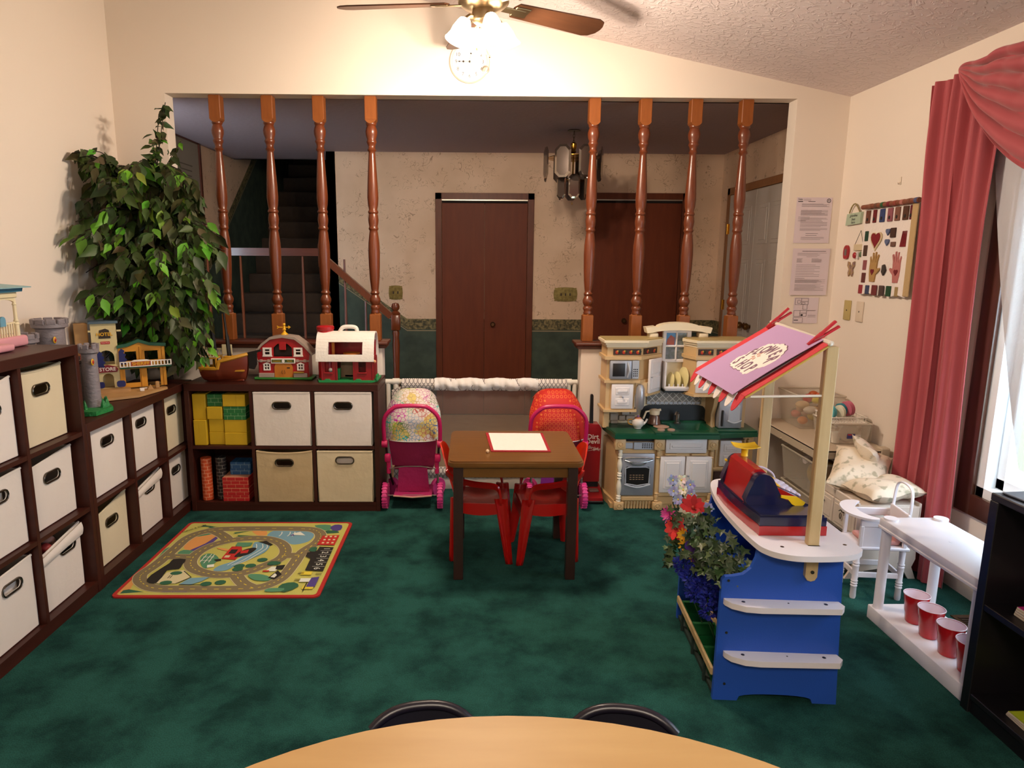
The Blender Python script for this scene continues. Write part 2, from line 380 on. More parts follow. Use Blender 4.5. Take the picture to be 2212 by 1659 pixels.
# stairs: three steps up to a landing, then the main flight through the far wall
STAIR = mat('brown stair carpet', '#33241a', .95, noise=(25, '#42301f', 1))
m = MB()
for k in range(2): m.box(-1.29+.0+k*0, -.72-k*.26, 5.47, 6.39, 0 if k == 0 else .19, .19*(k+1))
m.box(SXL, -1.24, 5.47, 6.45, 0, .57, .01)
for k in range(13): m.box(SXL, SXR-.003, 6.45+.25*k-.02, 6.45+.25*(k+1), .3+.19*k, .57+.19*(k+1), .015, 2)
struct(m.build('foyer_stairs', STAIR))
tag(bpy.data.objects['foyer_stairs'], kind='structure')
# stair rail on the landing and down to the newel
RAIL = POSTWOOD
t = thing('stair_railing', 'brown wooden stair railing with thin spindles and a round topped newel post', 'railing', (-.62, 5.45, 0))
def L_(x, y, z): return (x+.62, y-5.45, z)
m = MB(); m.box(*[q for q in (-.035, .035)], -.035, .035, .92, 1.045, .004); m.lathe([(.02, 0), (.026, .06), (.03, .35), (.024, .6), (.03, .8), (.024, .86), (.03, .9), (.022, .92)], seg=14)
m.lathe([(.035, 1.045), (.04, 1.055), (.03, 1.065), (.018, 1.075), (.03, 1.09), (.034, 1.11), (.025, 1.135), (0, 1.142)], seg=16); m.build('newel_post', RAIL, t, smooth=45)
m = MB(); m.bar(L_(-1.19, 5.45, 1.50), L_(-.655, 5.45, 1.03), .06, .05); m.build('sloping_handrail', RAIL, t)
m = MB(); m.bar(L_(-2.33, 5.45, 1.535), L_(-1.17, 5.45, 1.535), .055, .06); m.build('level_handrail', SILLWOOD, t)
m = MB(); m.box(-.60, -.54, -.03, .03, 1.42, 1.60, .003); m.build('rail_block', RAIL, t)
for x in (-1.02, -.86, -.76): 
    zt = 1.50-(x+1.19)*.88; m = MB(); m.lathe([(.012, 0), (.015, .1), (.009, .14), (.012, .5), (.008, zt-.06)], L_(x, 5.45, .0+(.19 if x < -.98 else .0)), seg=8); m.build('spindle', RAIL, t)
for x in (-2.1, -1.84, -1.58, -1.35):
    m = MB(); m.lathe([(.013, .57), (.015, .62), (.013, .72), (.009, .75), (.012, 1.1), (.008, 1.51)], L_(x, 5.45, 0), seg=8); m.build('spindle', RAIL, t)
# framed picture on the foyer's left wall
t = thing('framed_picture', 'dark framed print hanging on the foyer wall left of the stairs', 'picture', (SXL+.002, 5.75, 2.05))
m = MB()
for a in ((0, .02, -.31, -.27, -.42, .42), (0, .02, .27, .31, -.42, .42), (0, .02, -.27, .27, .38, .42), (0, .02, -.27, .27, -.42, -.38)): m.box(*a, b=.004)
m.build('frame', SILLWOOD, t)
m = MB(); m.mat(mat('print paper', '#8a8478', .6)).box(0, .008, -.27, .27, -.38, .38); m.mat(mat('faint print ink', '#5e584e', .7))
for i in range(9): m.box(.008, .0085, -.13+.01*(i % 3), .13-.012*(i % 4), .18-.042*i, .19-.042*i)
m.build('print', None, t)

# doors on the far wall
def casing(m, x0, x1, zt, y, w=.058):
    for k, (d, e) in enumerate(((0, .022), (.014, .016), (.03, .012))):
        m.box(x0+d, x0+w, y-e, y, 0, zt-d, .002); m.box(x1-w, x1-d, y-e, y, 0, zt-d, .002); m.box(x0+d, x1-d, y-e-.0005*k, y, zt-w, zt-d, .002)
TRACK = mat('aluminium track', '#b0aaa0', .35, metal=.8)
GAP = mat('shadow gap black', '#120a08', .9)
for n, (x0, x1, zt, kx, kz) in enumerate(((-.345, .565, 2.085, .191, .885), (1.065, 1.99, 2.095, 1.43, .925)), 1):
    m = MB(); m.mat(CASING); casing(m, x0, x1, zt, FY-.001)
    m.mat(TRACK).box(x0+.06, x1-.06, FY-.022, FY, zt-.068, zt-.058); m.mat(GAP).box(x0+.06, x1-.06, FY-.012, FY-.002, zt-.10, zt-.068)
    d = struct(m.build('door_%d' % n))
    m = MB(); xm = (x0+x1)/2; m.box(x0+.06, xm-.001, FY-.018, FY-.001, .01, zt-.09, .002); m.box(xm+.001, x1-.06, FY-.018, FY-.001, .01, zt-.09, .002); s_ = m.build('door_leaf', DOORWOOD, d)
    m = MB(); m.lathe([(0, -.05), (.014, -.05), (.022, -.042), (.024, -.03), (.016, -.02), (.008, -.014), (.012, 0)], (kx, FY-.018, kz), 'y', 16); m.build('door_knob', mat('antique brass', '#5e4630', .35, metal=.9), d)
# white panelled double doors on the foyer right wall
WD = mat('white panelled door', '#bfb6ac', .5)
m = MB(); m.mat(mat('light oak casing', '#84562f', .45, noise=(8, '#966438', 1, (5, 5, 1))))
YA, YBB = 5.0, 6.2
for y0, y1, z0, z1 in ((YA-.06, YA, 0, 2.12), (YBB-.06, YBB, 0, 2.12), (YA-.06, YBB, 2.06, 2.12)): m.box(FXR-.02, FXR, y0, y1, z0, z1, .003)
d = struct(m.build('door_3'))
for (a, b_) in ((YA, 5.57), (5.575, YBB-.06)):
    m = MB(); m.box(FXR-.014, FXR-.001, a, b_, .01, 2.055, .002); w = b_-a
    for (u0, u1) in ((.12, .45), (.55, .88)):
        for (z0, z1) in ((1.62, 1.93), (.87, 1.5), (.2, .74)):
            y0, y1 = a+u0*w, a+u1*w
            m.box(FXR-.019, FXR-.012, y0, y1, z0, z1, .004); m.box(FXR-.023, FXR-.012, y0+.03, y1-.03, z0+.03, z1-.03, .004)
    lf = m.build('door_leaf', WD, d)
BRASS = mat('bright brass', '#c79a3e', .25, metal=1)
KN = mat('dark brass', '#7a5a34', .3, metal=1)
for y in (5.50, 5.64):
    m = MB(); m.lathe([(0, -.06), (.018, -.06), (.028, -.05), (.03, -.035), (.02, -.02), (.01, -.012), (.026, 0)], (FXR-.012, y, .955), 'x', 16); m.build('door_knob', KN, d)
for z in (1.72, .35, 1.05):
    m = MB(); m.cyl((FXR-.022, YBB-.055, z), .007, .09, seg=8); m.box(FXR-.016, FXR-.013, YBB-.09, YBB-.05, z, z+.09); m.build('hinge', BRASS, d)

# brass switch plates on the far wall
PLATE = mat('aged brass plate', '#6a5a34', .3, metal=.8, noise=(40, '#a8965a', 1))
def plate(x, z, w, h, lb, n, name='switch_plate'):
    t = thing(name, lb, 'switch plate', (x, FY-.001, z))
    pts = []
    for i in range(32):
        a = 2*PI*i/32; c, s_ = math.cos(a), math.sin(a); k = 1+.05*math.cos(8*a)
        e = .25; pts.append((w/2*k*math.copysign(abs(c)**e, c), h/2*k*math.copysign(abs(s_)**e, s_)))
    m = MB(); m.prism(pts, 'xz', -.008, 0); m.build('plate', PLATE, t)
    for i in range(n):
        m = MB(); m.box(-.006+(i-(n-1)/2)*.042, .006+(i-(n-1)/2)*.042, -.02, -.008, -.012, .012, .002); m.build('toggle', mat('brown toggle', '#3a2a1c', .5), t)
plate(-.723, 1.176, .125, .128, 'small square dark metal switch plate left of the brown closet door', 2)
plate(.876, 1.167, .215, .128, 'wide brass switch plate between the two brown closet doors', 3)

# ------------------------------------------------------------------ window
WCAS = mat('window walnut casing', '#3c1d12', .35, noise=(7, '#4c2818', 1, (6, 1, 1)), coat=.3)
VINYL = mat('white vinyl window', '#e9ecee', .4)
GLASS = mat('window glass', '#ffffff', .0, spec=.5)
def _glass():
    nt = GLASS.node_tree; N = nt.nodes; L = nt.links
    for n in list(N): N.remove(n)
    out = N.new('ShaderNodeOutputMaterial'); t = N.new('ShaderNodeBsdfTransparent'); g = N.new('ShaderNodeBsdfGlossy'); g.inputs['Roughness'].default_value = .02
    mx = N.new('ShaderNodeMixShader'); mx.inputs[0].default_value = .05; L.new(t.outputs[0], mx.inputs[1]); L.new(g.outputs[0], mx.inputs[2]); L.new(mx.outputs[0], out.inputs[0])
_glass()
m = MB(); c = .09
x0, x1 = XR-.022, XR
for a in ((x0, x1, WY1-.005, WY1+c, WZ0-c, WZ1+c), (x0, x1, WY0-c, WY0+.005, WZ0-c, WZ1+c), (x0, x1, WY0, WY1, WZ0-c, WZ0+.005), (x0, x1, WY0, WY1, WZ1-.005, WZ1+c)): m.box(*a, b=.005, seg=2)
wf = struct(m.build('window_1', WCAS))
m = MB()
for y0, y1 in ((WY0, 1.86), (1.87, WY1)):
    for (i, t_, xa, xb) in ((0, .05, XR+.0, XR+.11), (.05, .05, XR+.045, XR+.085)):
        m.box(xa, xb, y0+i, y0+i+t_, WZ0+i, WZ1-i, .004); m.box(xa, xb, y1-i-t_, y1-i, WZ0+i, WZ1-i, .004)
        m.box(xa, xb, y0+i, y1-i, WZ0+i, WZ0+i+t_, .004); m.box(xa, xb, y0+i, y1-i, WZ1-i-t_, WZ1-i, .004)
m.build('window_frame', VINYL, wf)
m = MB(); m.box(XR+.062, XR+.066, WY0+.09, WY1-.09, WZ0+.09, WZ1-.09); m.build('pane', GLASS, wf)
m = MB(); m.at((XR+.005, 2.60, WZ0+.03), (0, 0, .3)).box(-.03, .0, -.02, .02, 0, .02, .006, 2); m.box(-.045, -.03, -.05, .03, .008, .02, .005, 2); m.build('window_crank', WHITEPL, wf)
# small flat lock on the casing edge
# outside: a lawn strip and hedge seen only as brightness
GR = mat('sunlit lawn', '#9aa58a', .9)
m = MB(); m.box(XR+.3, XR+14, -8, 12, -.6, -.5); struct(m.build('floor_outside', GR))
# ------------------------------------------------------------------ cube shelves
def cube_shelf(name, label, loc, rot, cols, rows, H, Wd, D=.34, group=None):
    """front faces local -Y, spans local x 0..Wd, floor at z=0"""
    t = thing(name, label, 'shelf', loc, rot, group)
    e, top, bt, dv = .026, .042, .055, .018
    m = MB(); m.box(0, e, 0, D, 0, H-top, .0015); m.build('side_panel', DARKWOOD, t)
    m = MB(); m.box(Wd-e, Wd, 0, D, 0, H-top, .0015); m.build('side_panel', DARKWOOD, t)
    m = MB(); m.box(0, Wd, 0, D, H-top, H, .002); m.build('top_panel', DARKWOOD, t)
    m = MB(); m.box(e, Wd-e, .002, D, bt-.018, bt); m.box(e, Wd-e, .004, .02, .0, bt-.018); m.build('bottom_panel', DARKWOOD, t)
    m = MB(); m.box(e, Wd-e, D-.006, D, bt, H-top); m.build('back_panel', DARKWOOD, t)
    rh = (H-top-bt)/rows; cw = (Wd-2*e)/cols; cells = {}
    for i in range(1, cols):
        m = MB(); m.box(e+cw*i-dv/2, e+cw*i+dv/2, .002, D-.006, bt, H-top); m.build('divider', DARKWOOD, t)
    for r in range(1, rows):
        for i in range(cols):
            m = MB(); m.box(e+cw*i+(dv/2 if i else 0), e+cw*(i+1)-(dv/2 if i < cols-1 else 0), .003, D-.006, bt+rh*r-dv/2, bt+rh*r+dv/2); m.build('shelf_board', DARKWOOD, t)
    for r in range(rows):
        for i in range(cols): cells[(i, r)] = (e+cw*(i+.5), bt+rh*r+(dv/2 if r else 0), cw-dv, rh-dv)
    return t, cells
XS = -1.675
# tall 3x3 shelf (right end at y 2.86), short 3x2 in the left corner, short 3x2 along the half wall
tall, tc_ = cube_shelf('cube_shelf', 'tall dark brown cube shelf at the left edge, three rows of canvas bins', (XS, 2.86-1.118, 0), PI/2, 3, 3, 1.118, 1.118)
short, sc_ = cube_shelf('cube_shelf', 'low dark brown cube shelf on the left wall carrying the castle and western town', (XS, 2.862, 0), PI/2, 3, 2, .77, 1.118)
backs, bc_ = cube_shelf('cube_shelf', 'low dark brown cube shelf against the half wall, holding cardboard blocks and canvas bins', (-1.664, 3.83, 0), 0, 3, 2, .77, 1.118)

CHROME = mat('dark chrome ring', '#6e665c', .25, metal=1)
FAB = {'w': mat('white canvas', '#e3dad2', .9, bump=(9, .5), noise=(4, '#ddd2c8', .8)), 'c': mat('cream canvas', '#dacdb0', .9, bump=(9, .6), noise=(4, '#d2c3a2', .9)), 't': mat('khaki canvas', '#c4b08c', .9, bump=(8, .8), noise=(5, '#bca680', .9))}
INNER = mat('bin lining', '#8e8474', .95)
def stadium(cx, cz_, w, h, n=8):
    r = h/2; return arcpts(cx+w/2-r, cz_, r, -90, 90, n)+arcpts(cx-w/2+r, cz_, r, 90, 270, n)
def bin_(label, loc, rot, w, h, d=.28, col='w', sag=.0, hz=.075, slump=0, hx=0, filled=False, flap=False, group='canvas storage bins in the cube shelves'):
    import bmesh
    t = thing('storage_bin', label, 'storage bin', loc, rot, group)
    top = [(-w/2+w*i/10, h-sag*math.sin(PI*i/10)**.8-slump*(1-i/10)) for i in range(11)]
    outer = [(-w/2+.004, 0), (w/2-.004, 0)]+list(reversed(top)); hc = (hx, h-sag-slump*.5-hz)
    inner = stadium(hc[0], hc[1], .098, .036)
    m = MB(); m.mat(FAB[col])
    bm = bmesh.new(); es = []
    for loop in (outer, inner):
        vsx = [bm.verts.new((a, -.004*math.sin(PI*max(0, min(1, (a+w/2)/w)))*math.sin(PI*max(0, min(1, b/h))), b)) for a, b in loop]
        es += [bm.edges.new((vsx[i], vsx[(i+1) % len(vsx)])) for i in range(len(vsx))]
    bmesh.ops.triangle_fill(bm, edges=es, use_beauty=True); bm.verts.index_update()
    fs = []
    for f in bm.faces:
        idx = [q.index for q in f.verts]
        if f.normal.y > 0: idx.reverse()
        fs.append(tuple(idx))
    m.add([tuple(q.co) for q in bm.verts], fs); bm.free()
    hb = h-max(sag, slump*.3)
    m.grid(lambda u, v: (-w/2, d*u, v*(top[0][1] if u < .5 else hb)), 3, 2); m.grid(lambda u, v: (w/2, d*(1-u), v*(top[-1][1])), 3, 2)
    m.grid(lambda u, v: (w/2-w*u, d, v*hb), 2, 2); m.poly([(-w/2, 0, 0), (-w/2, d, 0), (w/2, d, 0), (w/2, 0, 0)])
    m.tube([(a, 0, b) for a, b in top], .0035, 6)
    m.build('fabric_body', None, t, smooth=45, solid=.004)
    if filled:
        m = MB(); m.box(hc[0]-.06, hc[0]+.06, .018, .03, hc[1]-.05, hc[1]+.01, .003); m.build('inner_flap', mat('white lining', '#d8d0ca', .9), t)
    m = MB(); m.tube([(a, -.006, b) for a, b in stadium(hc[0], hc[1], .106, .042)], .0055, 8, closed=True, flat=.7); m.build('handle_ring', CHROME, t)
    if flap:
        m = MB(); ft = [(-w/2, h-slump), (hx-.06, hc[1]-.01), (hx+.05, hc[1]+.01), (w/2, h)]
        m.grid(lambda u, v: (-w/2+w*u, -.012-.006*math.sin(PI*v), (h-slump*(1-u))*(1-v)+v*(hc[1]+.012-.028*(1-u))+.004*v), 8, 4)
        m.build('folded_rim', FAB['w'], t, solid=.004)
    return t
def shelf_pt(base, rot, x, y, z):
    c, s = math.cos(rot), math.sin(rot); return (base[0]+c*x-s*y, base[1]+s*x+c*y, base[2]+z)
TB = (XS, 1.742, 0); SB = (XS, 2.862, 0); BBs = (-1.664, 3.83, 0)
def put(base, rot, cells, key, label, w, h, dy, dx=0, **k):
    cx, z0, cw, chh = cells[key]; return bin_(label, shelf_pt(base, rot, cx+dx, dy, z0+.005), rot, w, h, **k)
R9 = PI/2
put(TB, R9, tc_, (2, 2), 'frayed cream canvas bin in the top right cube of the tall shelf', .30, .30, .05, col='c', sag=.01)
put(TB, R9, tc_, (2, 1), 'white canvas bin with dark ring in the middle right cube of the tall shelf', .30, .285, .045, slump=.03)
put(TB, R9, tc_, (2, 0), 'white canvas bin with folded rim and red toys, bottom right of the tall shelf', .30, .285, .045, slump=.05, flap=True, hz=.045, hx=.05)
put(TB, R9, tc_, (1, 2), 'white canvas bin with white lining in its ring, top cube at the left edge', .32, .30, .03, sag=.022, filled=True, hx=.035, hz=.085)
put(TB, R9, tc_, (1, 1), 'white canvas bin with white lining in its ring, middle cube at the left edge', .32, .29, .03, slump=.02, filled=True, hx=.02, hz=.06)
put(TB, R9, tc_, (1, 0), 'white canvas bin with white lining in its ring, bottom cube at the left edge', .32, .29, .03, slump=.02, filled=True, hx=.035, hz=.06)
put(SB, R9, sc_, (0, 1), 'white canvas bin in the low left shelf\'s upper row, by the tall shelf', .315, .312, .035)
put(SB, R9, sc_, (1, 1), 'white canvas bin in the middle of the upper row of the low left shelf', .315, .312, .05, dx=.0)
put(SB, R9, sc_, (2, 1), 'cream canvas bin in the upper row of the low left shelf, nearest the corner', .30, .30, .05, col='c')
put(SB, R9, sc_, (0, 0), 'yellowish canvas bin, lower row of the low left shelf, by the tall shelf', .30, .29, .05, col='c', slump=.05)
put(SB, R9, sc_, (1, 0), 'white canvas bin with a drooping folded rim, lower row of the low left shelf', .30, .29, .045, slump=.05, flap=True, hz=.045, hx=.02)
put(SB, R9, sc_, (2, 0), 'white canvas bin in the lower row of the low left shelf, nearest the corner', .30, .30, .05, slump=.02)
put(BBs, 0, bc_, (1, 1), 'creased white canvas bin in the middle of the upper row beside the yellow blocks', .325, .314, .004)
put(BBs, 0, bc_, (2, 1), 'white canvas bin in the upper right cube of the block shelf, by the doll stroller', .325, .314, .004)
put(BBs, 0, bc_, (1, 0), 'khaki canvas bin with a sagging rim in the lower row beside the red blocks', .322, .31, .004, col='t', sag=.014, hz=.055)
put(BBs, 0, bc_, (2, 0), 'off-white canvas bin with lining in its ring, lower right of the block shelf', .322, .308, .004, filled=True, col='c', hz=.052)
# red and pink toys heaped in the open bin
cx, z0, cw, chh = tc_[(2, 0)]
for i, (dx, dy, dz, r, c, lb) in enumerate(((-.09, .05, .262, .033, '#8c1f1c', 'dark red toy ball heaped in the open canvas bin'), (-.03, .035, .258, .024, '#a83a3a', 'small red toy ball at the rim of the open canvas bin'), (.03, .06, .262, .028, '#b88a80', 'pink toy ball with dots in the open canvas bin'), (-.12, .03, .245, .014, '#9fa8b0', 'small grey toy bead at the left rim of the open canvas bin'))):
    m = MB(); m.sph((0, 0, 0), (r, r, r*.9)); o = m.build('toy_ball', mat('toy %d' % i, c, .5), None, shelf_pt(TB, R9, cx+dx, .045+dy, z0+dz-.01)); tag(o, lb, 'toy ball')
m = MB(); m.box(-.13, .13, .02, .25, 0, .20, .02); o = m.build('folded_cloth', mat('dark cloth', '#2a1a18', .9), None, shelf_pt(TB, R9, cx, .045, z0+.010), R9); tag(o, 'dark cloth filling the open canvas bin under the red toy balls', 'cloth')

# ------------------------------------------------------------------ cardboard blocks
YEL = mat('yellow cardboard', '#c9a416', .55, noise=(6, '#bd9a18', .8)); YEL2 = mat('yellow board seams', '#a8861a', .6)
GRB = brickmat('green brick print', '#1f6a34', '#8fae80', .042, .024, .0009); BLB = brickmat('blue brick print', '#1d4f80', '#86a0ae', .05, .024, .0009)
RDB = brickmat('red brick print', '#b01f22', '#c88a6a', .05, .022, .0011); ORB = brickmat('orange brick print', '#c04a22', '#d8a080', .034, .021, .0012, rot=(1.5708, 0, 0)); BKB = brickmat('black brick print', '#1a1618', '#8a8078', .034, .021, .0012, rot=(1.5708, 0, 0))
def block(x0, x1, z0, z1, y0, d, m_, lb, g, seam=None):
    m = MB(); m.mat(m_).box(-(x1-x0)/2, (x1-x0)/2, 0, d, 0, z1-z0, .0025)
    if seam: m.mat(YEL2).box(seam*(x1-x0)-.0006, seam*(x1-x0)+.0006, -.0006, .001, .002, z1-z0-.002)
    o = m.build('cardboard_block', None, None, ((x0+x1)/2, y0, z0)); tag(o, lb, 'block', g)
G1 = 'cardboard blocks in the upper cube'
zb = bc_[(0, 1)][1]+.001
block(-1.628, -1.554, zb, zb+.151, 3.845, .15, YEL, 'tall yellow block at the bottom left of the upper cube', G1)
block(-1.632, -1.556, zb+.151, zb+.303, 3.86, .15, YEL, 'tall yellow block at the top left of the upper cube', G1)
block(-1.545, -1.456, zb, zb+.077, 3.86, .15, YEL, 'small yellow block at the bottom of the middle stack', G1)
block(-1.543, -1.457, zb+.077, zb+.155, 3.86, .15, YEL, 'small yellow block second from the bottom of the middle stack', G1)
block(-1.547, -1.459, zb+.155, zb+.229, 3.85, .15, YEL, 'small yellow block under the green brick block', G1)
block(-1.549, -1.461, zb+.229, zb+.30, 3.87, .12, GRB, 'green brick patterned block topmost of the middle stack', G1)
for i, (h0, h1, mm, lb, sm) in enumerate(((0, .075, YEL, 'wide yellow block at the bottom of the right stack', None), (.075, .152, YEL, 'wide yellow block second from the bottom of the right stack', None), (.152, .192, GRB, 'green brick block, lower of the two in the right stack', None), (.192, .232, GRB, 'green brick block, upper of the two in the right stack', None), (.232, .303, YEL, 'wide yellow block with a centre seam topmost of the right stack', .1))):
    block(-1.452, -1.322, zb+h0, zb+h1, 3.85+.004*(i % 2), .17, mm, lb, G1, sm)
z0 = bc_[(0, 0)][1]+.001; G2 = 'cardboard blocks in the lower cube'
for i, (h0, h1, lb, d) in enumerate(((0, .037, 'red brick block at the bottom of its stack', 0), (.037, .083, 'red brick block second from the bottom', 0), (.083, .148, 'thick red brick block carrying the blue blocks', 0))):
    block(-1.482, -1.328, z0+h0, z0+h1, 3.845+d, .17, RDB, lb, G2)
block(-1.452, -1.33, z0+.148, z0+.186, 3.90, .1, BLB, 'lower blue brick block on the red block stack', G2); block(-1.45, -1.328, z0+.186, z0+.226, 3.90, .1, BLB, 'upper blue brick block topmost of the stack', G2)
for x, mm, lb in ((-1.586, ORB, 'tall orange brick patterned cardboard cylinder'), (-1.508, BKB, 'tall black brick patterned cardboard cylinder')):
    m = MB(); m.lathe([(.029, 0), (.031, .002), (.031, .258), (.029, .26)], seg=24); m.mat(mm); o = m.build('cardboard_cylinder', mm, None, (x, 3.885 if x < -1.55 else 3.91, z0)); tag(o, lb+' in the lower cube beside the red blocks', 'block', G2)
# ------------------------------------------------------------------ play mat
PM = dict(red=mat('mat red binding', '#a81f18', .85), ground=mat('mat lime ground', '#b9b65c', .9, bump=(300, .3)), road=mat('mat road', '#766a4e', .9), dash=mat('mat yellow dash', '#d6c136', .8), blue=mat('mat water', '#6d98ab', .9), wave=mat('mat white', '#d8dcd0', .9),
          black=mat('mat black', '#15110d', .9), red2=mat('mat barn red', '#b4221a', .9), green=mat('mat green', '#4c8464', .9), dgreen=mat('mat dark green', '#245a40', .9), orange=mat('mat orange', '#cf9250', .9), violet=mat('mat violet', '#4a3a80', .9), cream=mat('mat cream', '#ccc39a', .9))
m = MB()
m.mat(PM['red']).prism(rrect(0, .922, 0, .866, .03, 5), 'xy', 0, .007)
m.mat(PM['ground']).prism(rrect(.018, .904, .018, .848, .018, 4), 'xy', .007, .0074)
lvl = [.0075]
def flat(k, pts, smooth=0, closed=True):
    if smooth: pts = smoothpath(pts, smooth, True)
    lvl[0] += .00006; z = lvl[0]
    ar = sum(pts[i][0]*pts[(i+1) % len(pts)][1]-pts[(i+1) % len(pts)][0]*pts[i][1] for i in range(len(pts)))
    m.mat(PM[k]).poly([(a, b, z) for a, b in (pts if ar > 0 else list(reversed(pts)))])
def strip(k, path, w, n=6, closed=False, z=None):
    P = smoothpath(path, n, closed) if n else path; lvl[0] += .00006; z = lvl[0]; q = len(P); L_, R_ = [], []
    for i in range(q):
        a, b = (P[i-1], P[(i+1) % q]) if closed else (P[max(i-1, 0)], P[min(i+1, q-1)])
        t = Vector((b[0]-a[0], b[1]-a[1])).normalized(); L_.append((P[i][0]-t.y*w/2, P[i][1]+t.x*w/2, z)); R_.append((P[i][0]+t.y*w/2, P[i][1]-t.x*w/2, z))
    m.mat(PM[k])
    for i in range(q if closed else q-1): j = (i+1) % q; m.add([R_[i], R_[j], L_[j], L_[i]], [(0, 1, 2, 3)])
    return P
def dashes(P, closed=True):
    for i in range(0, len(P)-(0 if closed else 1), 2):
        a, b = P[i], P[(i+1) % len(P)]; d = Vector((b[0]-a[0], b[1]-a[1])); L2 = d.length
        if L2 < 1e-4: continue
        d.normalize(); c = Vector(((a[0]+b[0])/2, (a[1]+b[1])/2)); h = min(.012, L2*.42); n = Vector((-d.y, d.x))*.0022; z = lvl[0]+.0001
        m.mat(PM['dash']).add([(*(c-d*h-n), z), (*(c+d*h-n), z), (*(c+d*h+n), z), (*(c-d*h+n), z)], [(0, 1, 2, 3)])
flat('orange', [(.02, .02), (.06, .05), (.03, .2), (.02, .2)]); flat('dgreen', [(.03, .03), (.13, .045), (.05, .07), (.03, .06)])
flat('green', [(.02, .25), (.03, .39), (.02, .5), (.045, .519), (.061, .435), (.05, .381), (.044, .247)], 3)
flat('orange', [(.102, .534), (.108, .669), (.194, .709), (.231, .654), (.175, .505), (.15, .477)], 3); flat('green', [(.11, .66), (.19, .72), (.2, .7), (.13, .66)], 3)
flat('violet', [(.15, .477), (.2, .57), (.225, .67), (.24, .63), (.217, .505), (.171, .456)], 3); flat('green', [(.11, .44), (.18, .43), (.19, .47), (.12, .49)], 3)
flat('blue', [(.493, .67), (.51, .741), (.6, .75), (.713, .725), (.745, .67), (.732, .593), (.673, .556), (.625, .578), (.546, .639)], 3)
flat('orange', [(.388, .741), (.42, .79), (.462, .749), (.488, .685), (.448, .67)], 3); flat('green', [(.716, .815), (.802, .82), (.817, .75), (.772, .75)], 3)
flat('violet', [(.81, .783), (.828, .825), (.869, .816), (.875, .75), (.84, .734)], 2); flat('dgreen', [(.78, .7), (.87, .71), (.85, .74), (.8, .74)], 3)
for a, b, c, d in ((.086, .807, .19, .79), (.30, .70, .38, .735), (.33, .665, .44, .67), (.44, .745, .52, .737), (.13, .79, .20, .77)): flat('dgreen', [(a, b-.012), (c, d), (a, b+.012), (a+.01, b)])
outer = [(0.076, 0.135), (0.042, 0.193), (0.042, 0.24), (0.06, 0.33), (0.07, 0.50), (0.075, 0.62), (0.11, 0.70), (0.199, 0.756), (0.39, 0.768), (0.651, 0.765), (0.74, 0.74), (0.782, 0.67), (0.78, 0.578), (0.735, 0.463), (0.726, 0.328), (0.712, 0.192), (0.675, 0.117), (0.61, 0.078), (0.458, 0.068), (0.298, 0.07), (0.16, 0.078)]
inner = [(0.33, 0.229), (0.255, 0.278), (0.212, 0.355), (0.209, 0.463), (0.261, 0.563), (0.363, 0.623), (0.484, 0.635), (0.588, 0.578), (0.646, 0.477), (0.643, 0.381), (0.585, 0.303), (0.508, 0.228), (0.416, 0.207)]
lks = ([(0.15, 0.745), (0.2, .72), (0.266, 0.66), (0.318, 0.593)], [(0.07, 0.408), (.14, .405), (0.215, 0.401)], [(0.64, 0.418), (0.73, 0.425)], [(0.48, 0.215), (.51, .17), (0.55, 0.12), (0.606, 0.078)])
for w, k in ((.066, 'cream'), (.060, 'road')):
    for q in lks: strip(k, q, w)
    strip(k, outer, w, 5, True); strip(k, inner, w, 5, True)
dashes(smoothpath(outer, 6, True)); dashes(smoothpath(inner, 6, True))
for q in lks: dashes(smoothpath(q, 3), False)
flat('green', [(0.243, 0.408), (0.259, 0.442), (0.297, 0.435), (0.341, 0.381), (0.337, 0.329), (0.322, 0.278), (0.295, 0.29), (0.258, 0.355)], 3)
flat('blue', [(0.454, 0.583), (0.526, 0.568), (0.55, 0.519), (0.541, 0.449), (0.49, 0.368), (0.45, 0.316), (0.422, 0.255), (0.363, 0.251), (0.369, 0.303), (0.432, 0.368), (0.467, 0.477)], 3)
for dx in (-.02, .012, .035): strip('wave', [(.49+dx, .56), (.505+dx, .51), (.49+dx, .46), (.47+dx, .41), (.45+dx, .36), (.42+dx*.6, .31)], .004)
for dx in (0, .045, .07): strip('wave', [(.56+dx, .72), (.565+dx, .69), (.56+dx, .66)], .005)
flat('wave', [(.62, .68), (.70, .67), (.66, .72), (.63, .70)]); flat('violet', [(.615, .67), (.64, .668), (.63, .69)]); flat('black', [(.47, .585), (.51, .60), (.56, .55), (.55, .535), (.50, .57)])
flat('green', [(0.366, 0.578), (0.446, 0.578), (0.448, 0.534), (0.41, 0.519), (0.369, 0.534)]); flat('orange', [(.29, .51), (.36, .49), (.35, .47), (.29, .5)], 2)
flat('red2', [(0.352, 0.381), (0.352, 0.463), (0.354, 0.527), (0.405, 0.527), (0.43, 0.46), (0.426, 0.368)]); flat('black', [(.365, .44), (.40, .44), (.40, .49), (.365, .49)])
flat('black', [(.41, .40), (.47, .43), (.49, .50), (.46, .51), (.42, .47)], 3); flat('red2', [(.425, .44), (.46, .45), (.455, .49), (.42, .47)]); flat('cream', [(.36, .395), (.385, .395), (.385, .42), (.36, .42)])
for x0, y0, x1, y1 in ((.262, .34, .262, .43), (.285, .33, .285, .435), (.305, .34, .30, .43), (.255, .36, .31, .36), (.255, .40, .31, .40)): strip('wave', [(x0, y0), (x1, y1)], .004, 0)
flat('wave', [(.31, .31), (.34, .32), (.35, .29), (.32, .28)]); flat('black', [(.32, .37), (.35, .38), (.36, .36), (.34, .35)])
